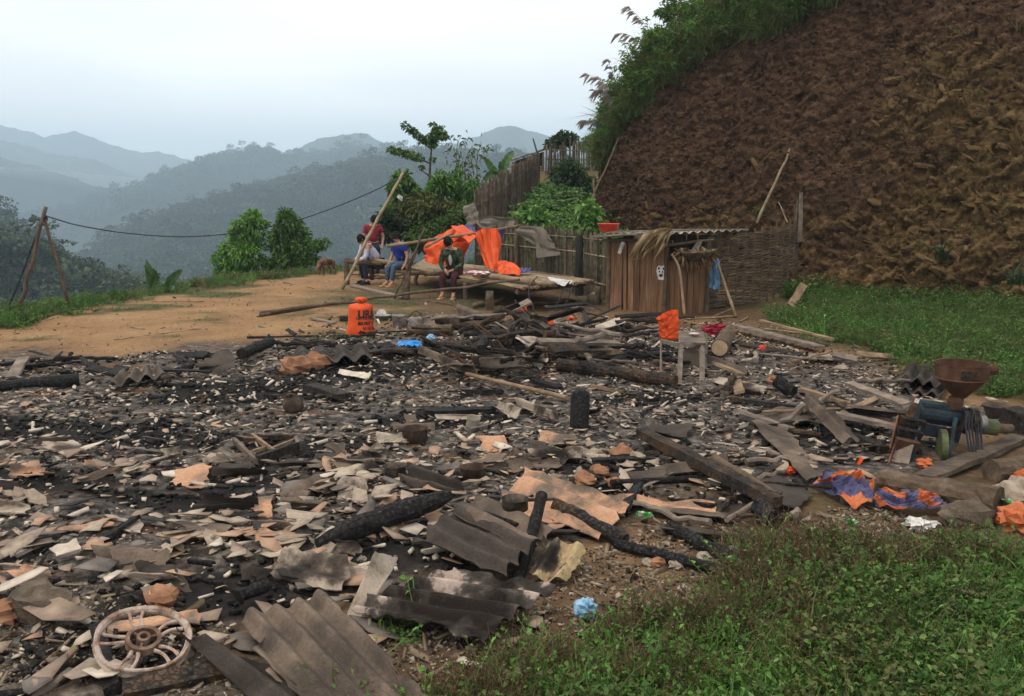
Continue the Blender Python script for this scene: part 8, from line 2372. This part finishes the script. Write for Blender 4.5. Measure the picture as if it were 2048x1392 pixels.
# legs
for a, b in ((A(1911, 835, ymil - .1), A(1893, 930, ymil - .22)), (A(1800, 850, ymil + .1), A(1798, 905, ymil + .1)), (A(1915, 850, ymil + .22), A(1912, 908, ymil + .25))):
    m = MB(); m.bar(a, b, .03, .022, (0, 1, 0), 3, .002); m.build('leg', M_mblue, t)
m = MB(); m.bar(A(1815, 880, ymil - .02), A(1905, 892, ymil - .05), .03, .03, (0, 0, 1), 2); m.build('crossbar', M_mblue, t)
# pulleys and belts
def disc(name, c, r, w, ax, mat, groove=True):
    R = np.array(Vector(ax).to_track_quat('Z', 'Y').to_matrix())
    prof = [(0, -w / 2), (r * .8, -w / 2), (r, -w / 2), (r * (.9 if groove else 1), 0), (r, w / 2), (r * .8, w / 2), (r * .75, w * .2), (0, w * .2)]
    m = MB().lathe(prof, c, 26, R)
    return m.build(name, mat, t)
ax = (b1 - b0) / np.linalg.norm(b1 - b0)
disc('fan_pulley', A(1884, 892, ymil - .16), .145, .05, (.95, -.25, 0), M_mgreen, False)
disc('pulley', A(1924, 842, ymil - .02), .105, .045, ax, M_burntm)
disc('pulley', A(1942, 838, ymil - .02), .095, .045, ax, M_burntm)
disc('motor_pulley', A(1962, 846, ymil + .05), .07, .05, ax, M_alu)
m = MB(); m.pole(A(1955, 850, ymil + .1), A(1992, 856, ymil + .1), .075, .07, 16, 3); m.build('motor', M_mgreen, t)
m = MB(); m.pole(A(1990, 856, ymil + .1), A(2024, 858, ymil + .1), .045, .04, 12, 3); m.build('shaft', M_log, t)
for i, (x0, x1, xb, yb2) in enumerate(((1934, 1950, 1962, 962), (1940, 1954, 1966, 960), (1946, 1960, 1970, 956))):
    P = [A(x0, 822, ymil - .12), A(x0 - 4, 850, ymil - .16), A(x0 + 4, 900, ymil - .25), A(xb - 6, yb2 - 10, ymil - .4), A(xb, yb2, ymil - .42), A(xb + 2, yb2 - 12, ymil - .38), A(x1 + 4, 895, ymil - .18), A(x1, 850, ymil - .08), A(x1 - 2, 822, ymil - .06)]
    m = MB(); m.tube(spline(P, 26), .009, 6); m.build('belt', M_cable, t)
M_oldp = mk('oily_plank', [(0.25, (0.035, 0.026, 0.019)), (0.5, (0.085, 0.064, 0.047)), (0.75, (0.16, 0.125, 0.095))], 8, 0.85, 0.6, 40, 0.015)
onep('mill_plank', 'thick grey plank under the mill stand reaching the right picture edge', 'plank', MB().bar(G(1848, 968) + (0, 0, .05), A(2040, 876, 7.75), .16, .045, (0, 0, 1), 6, .012), M_oldp)
onep('mill_plank', 'second plank lying across the big log beneath the mill chute', 'plank', MB().bar(A(1776, 920, 7.3), A(1900, 915, 7.6), .20, .04, (0, 0, 1), 5, .012), M_oldp)
onep('engine_block', 'dark rusty engine part behind the mill planks at the right edge', 'engine', MB().box(G(2036, 868) + (0, 0, .12), (.22, .2, .22), rotm(.1, .1, .4), .03).pole(G(2010, 862) + (0, 0, .12), G(2046, 862) + (0, 0, .16), .07, .06, 10, 3), M_charb)
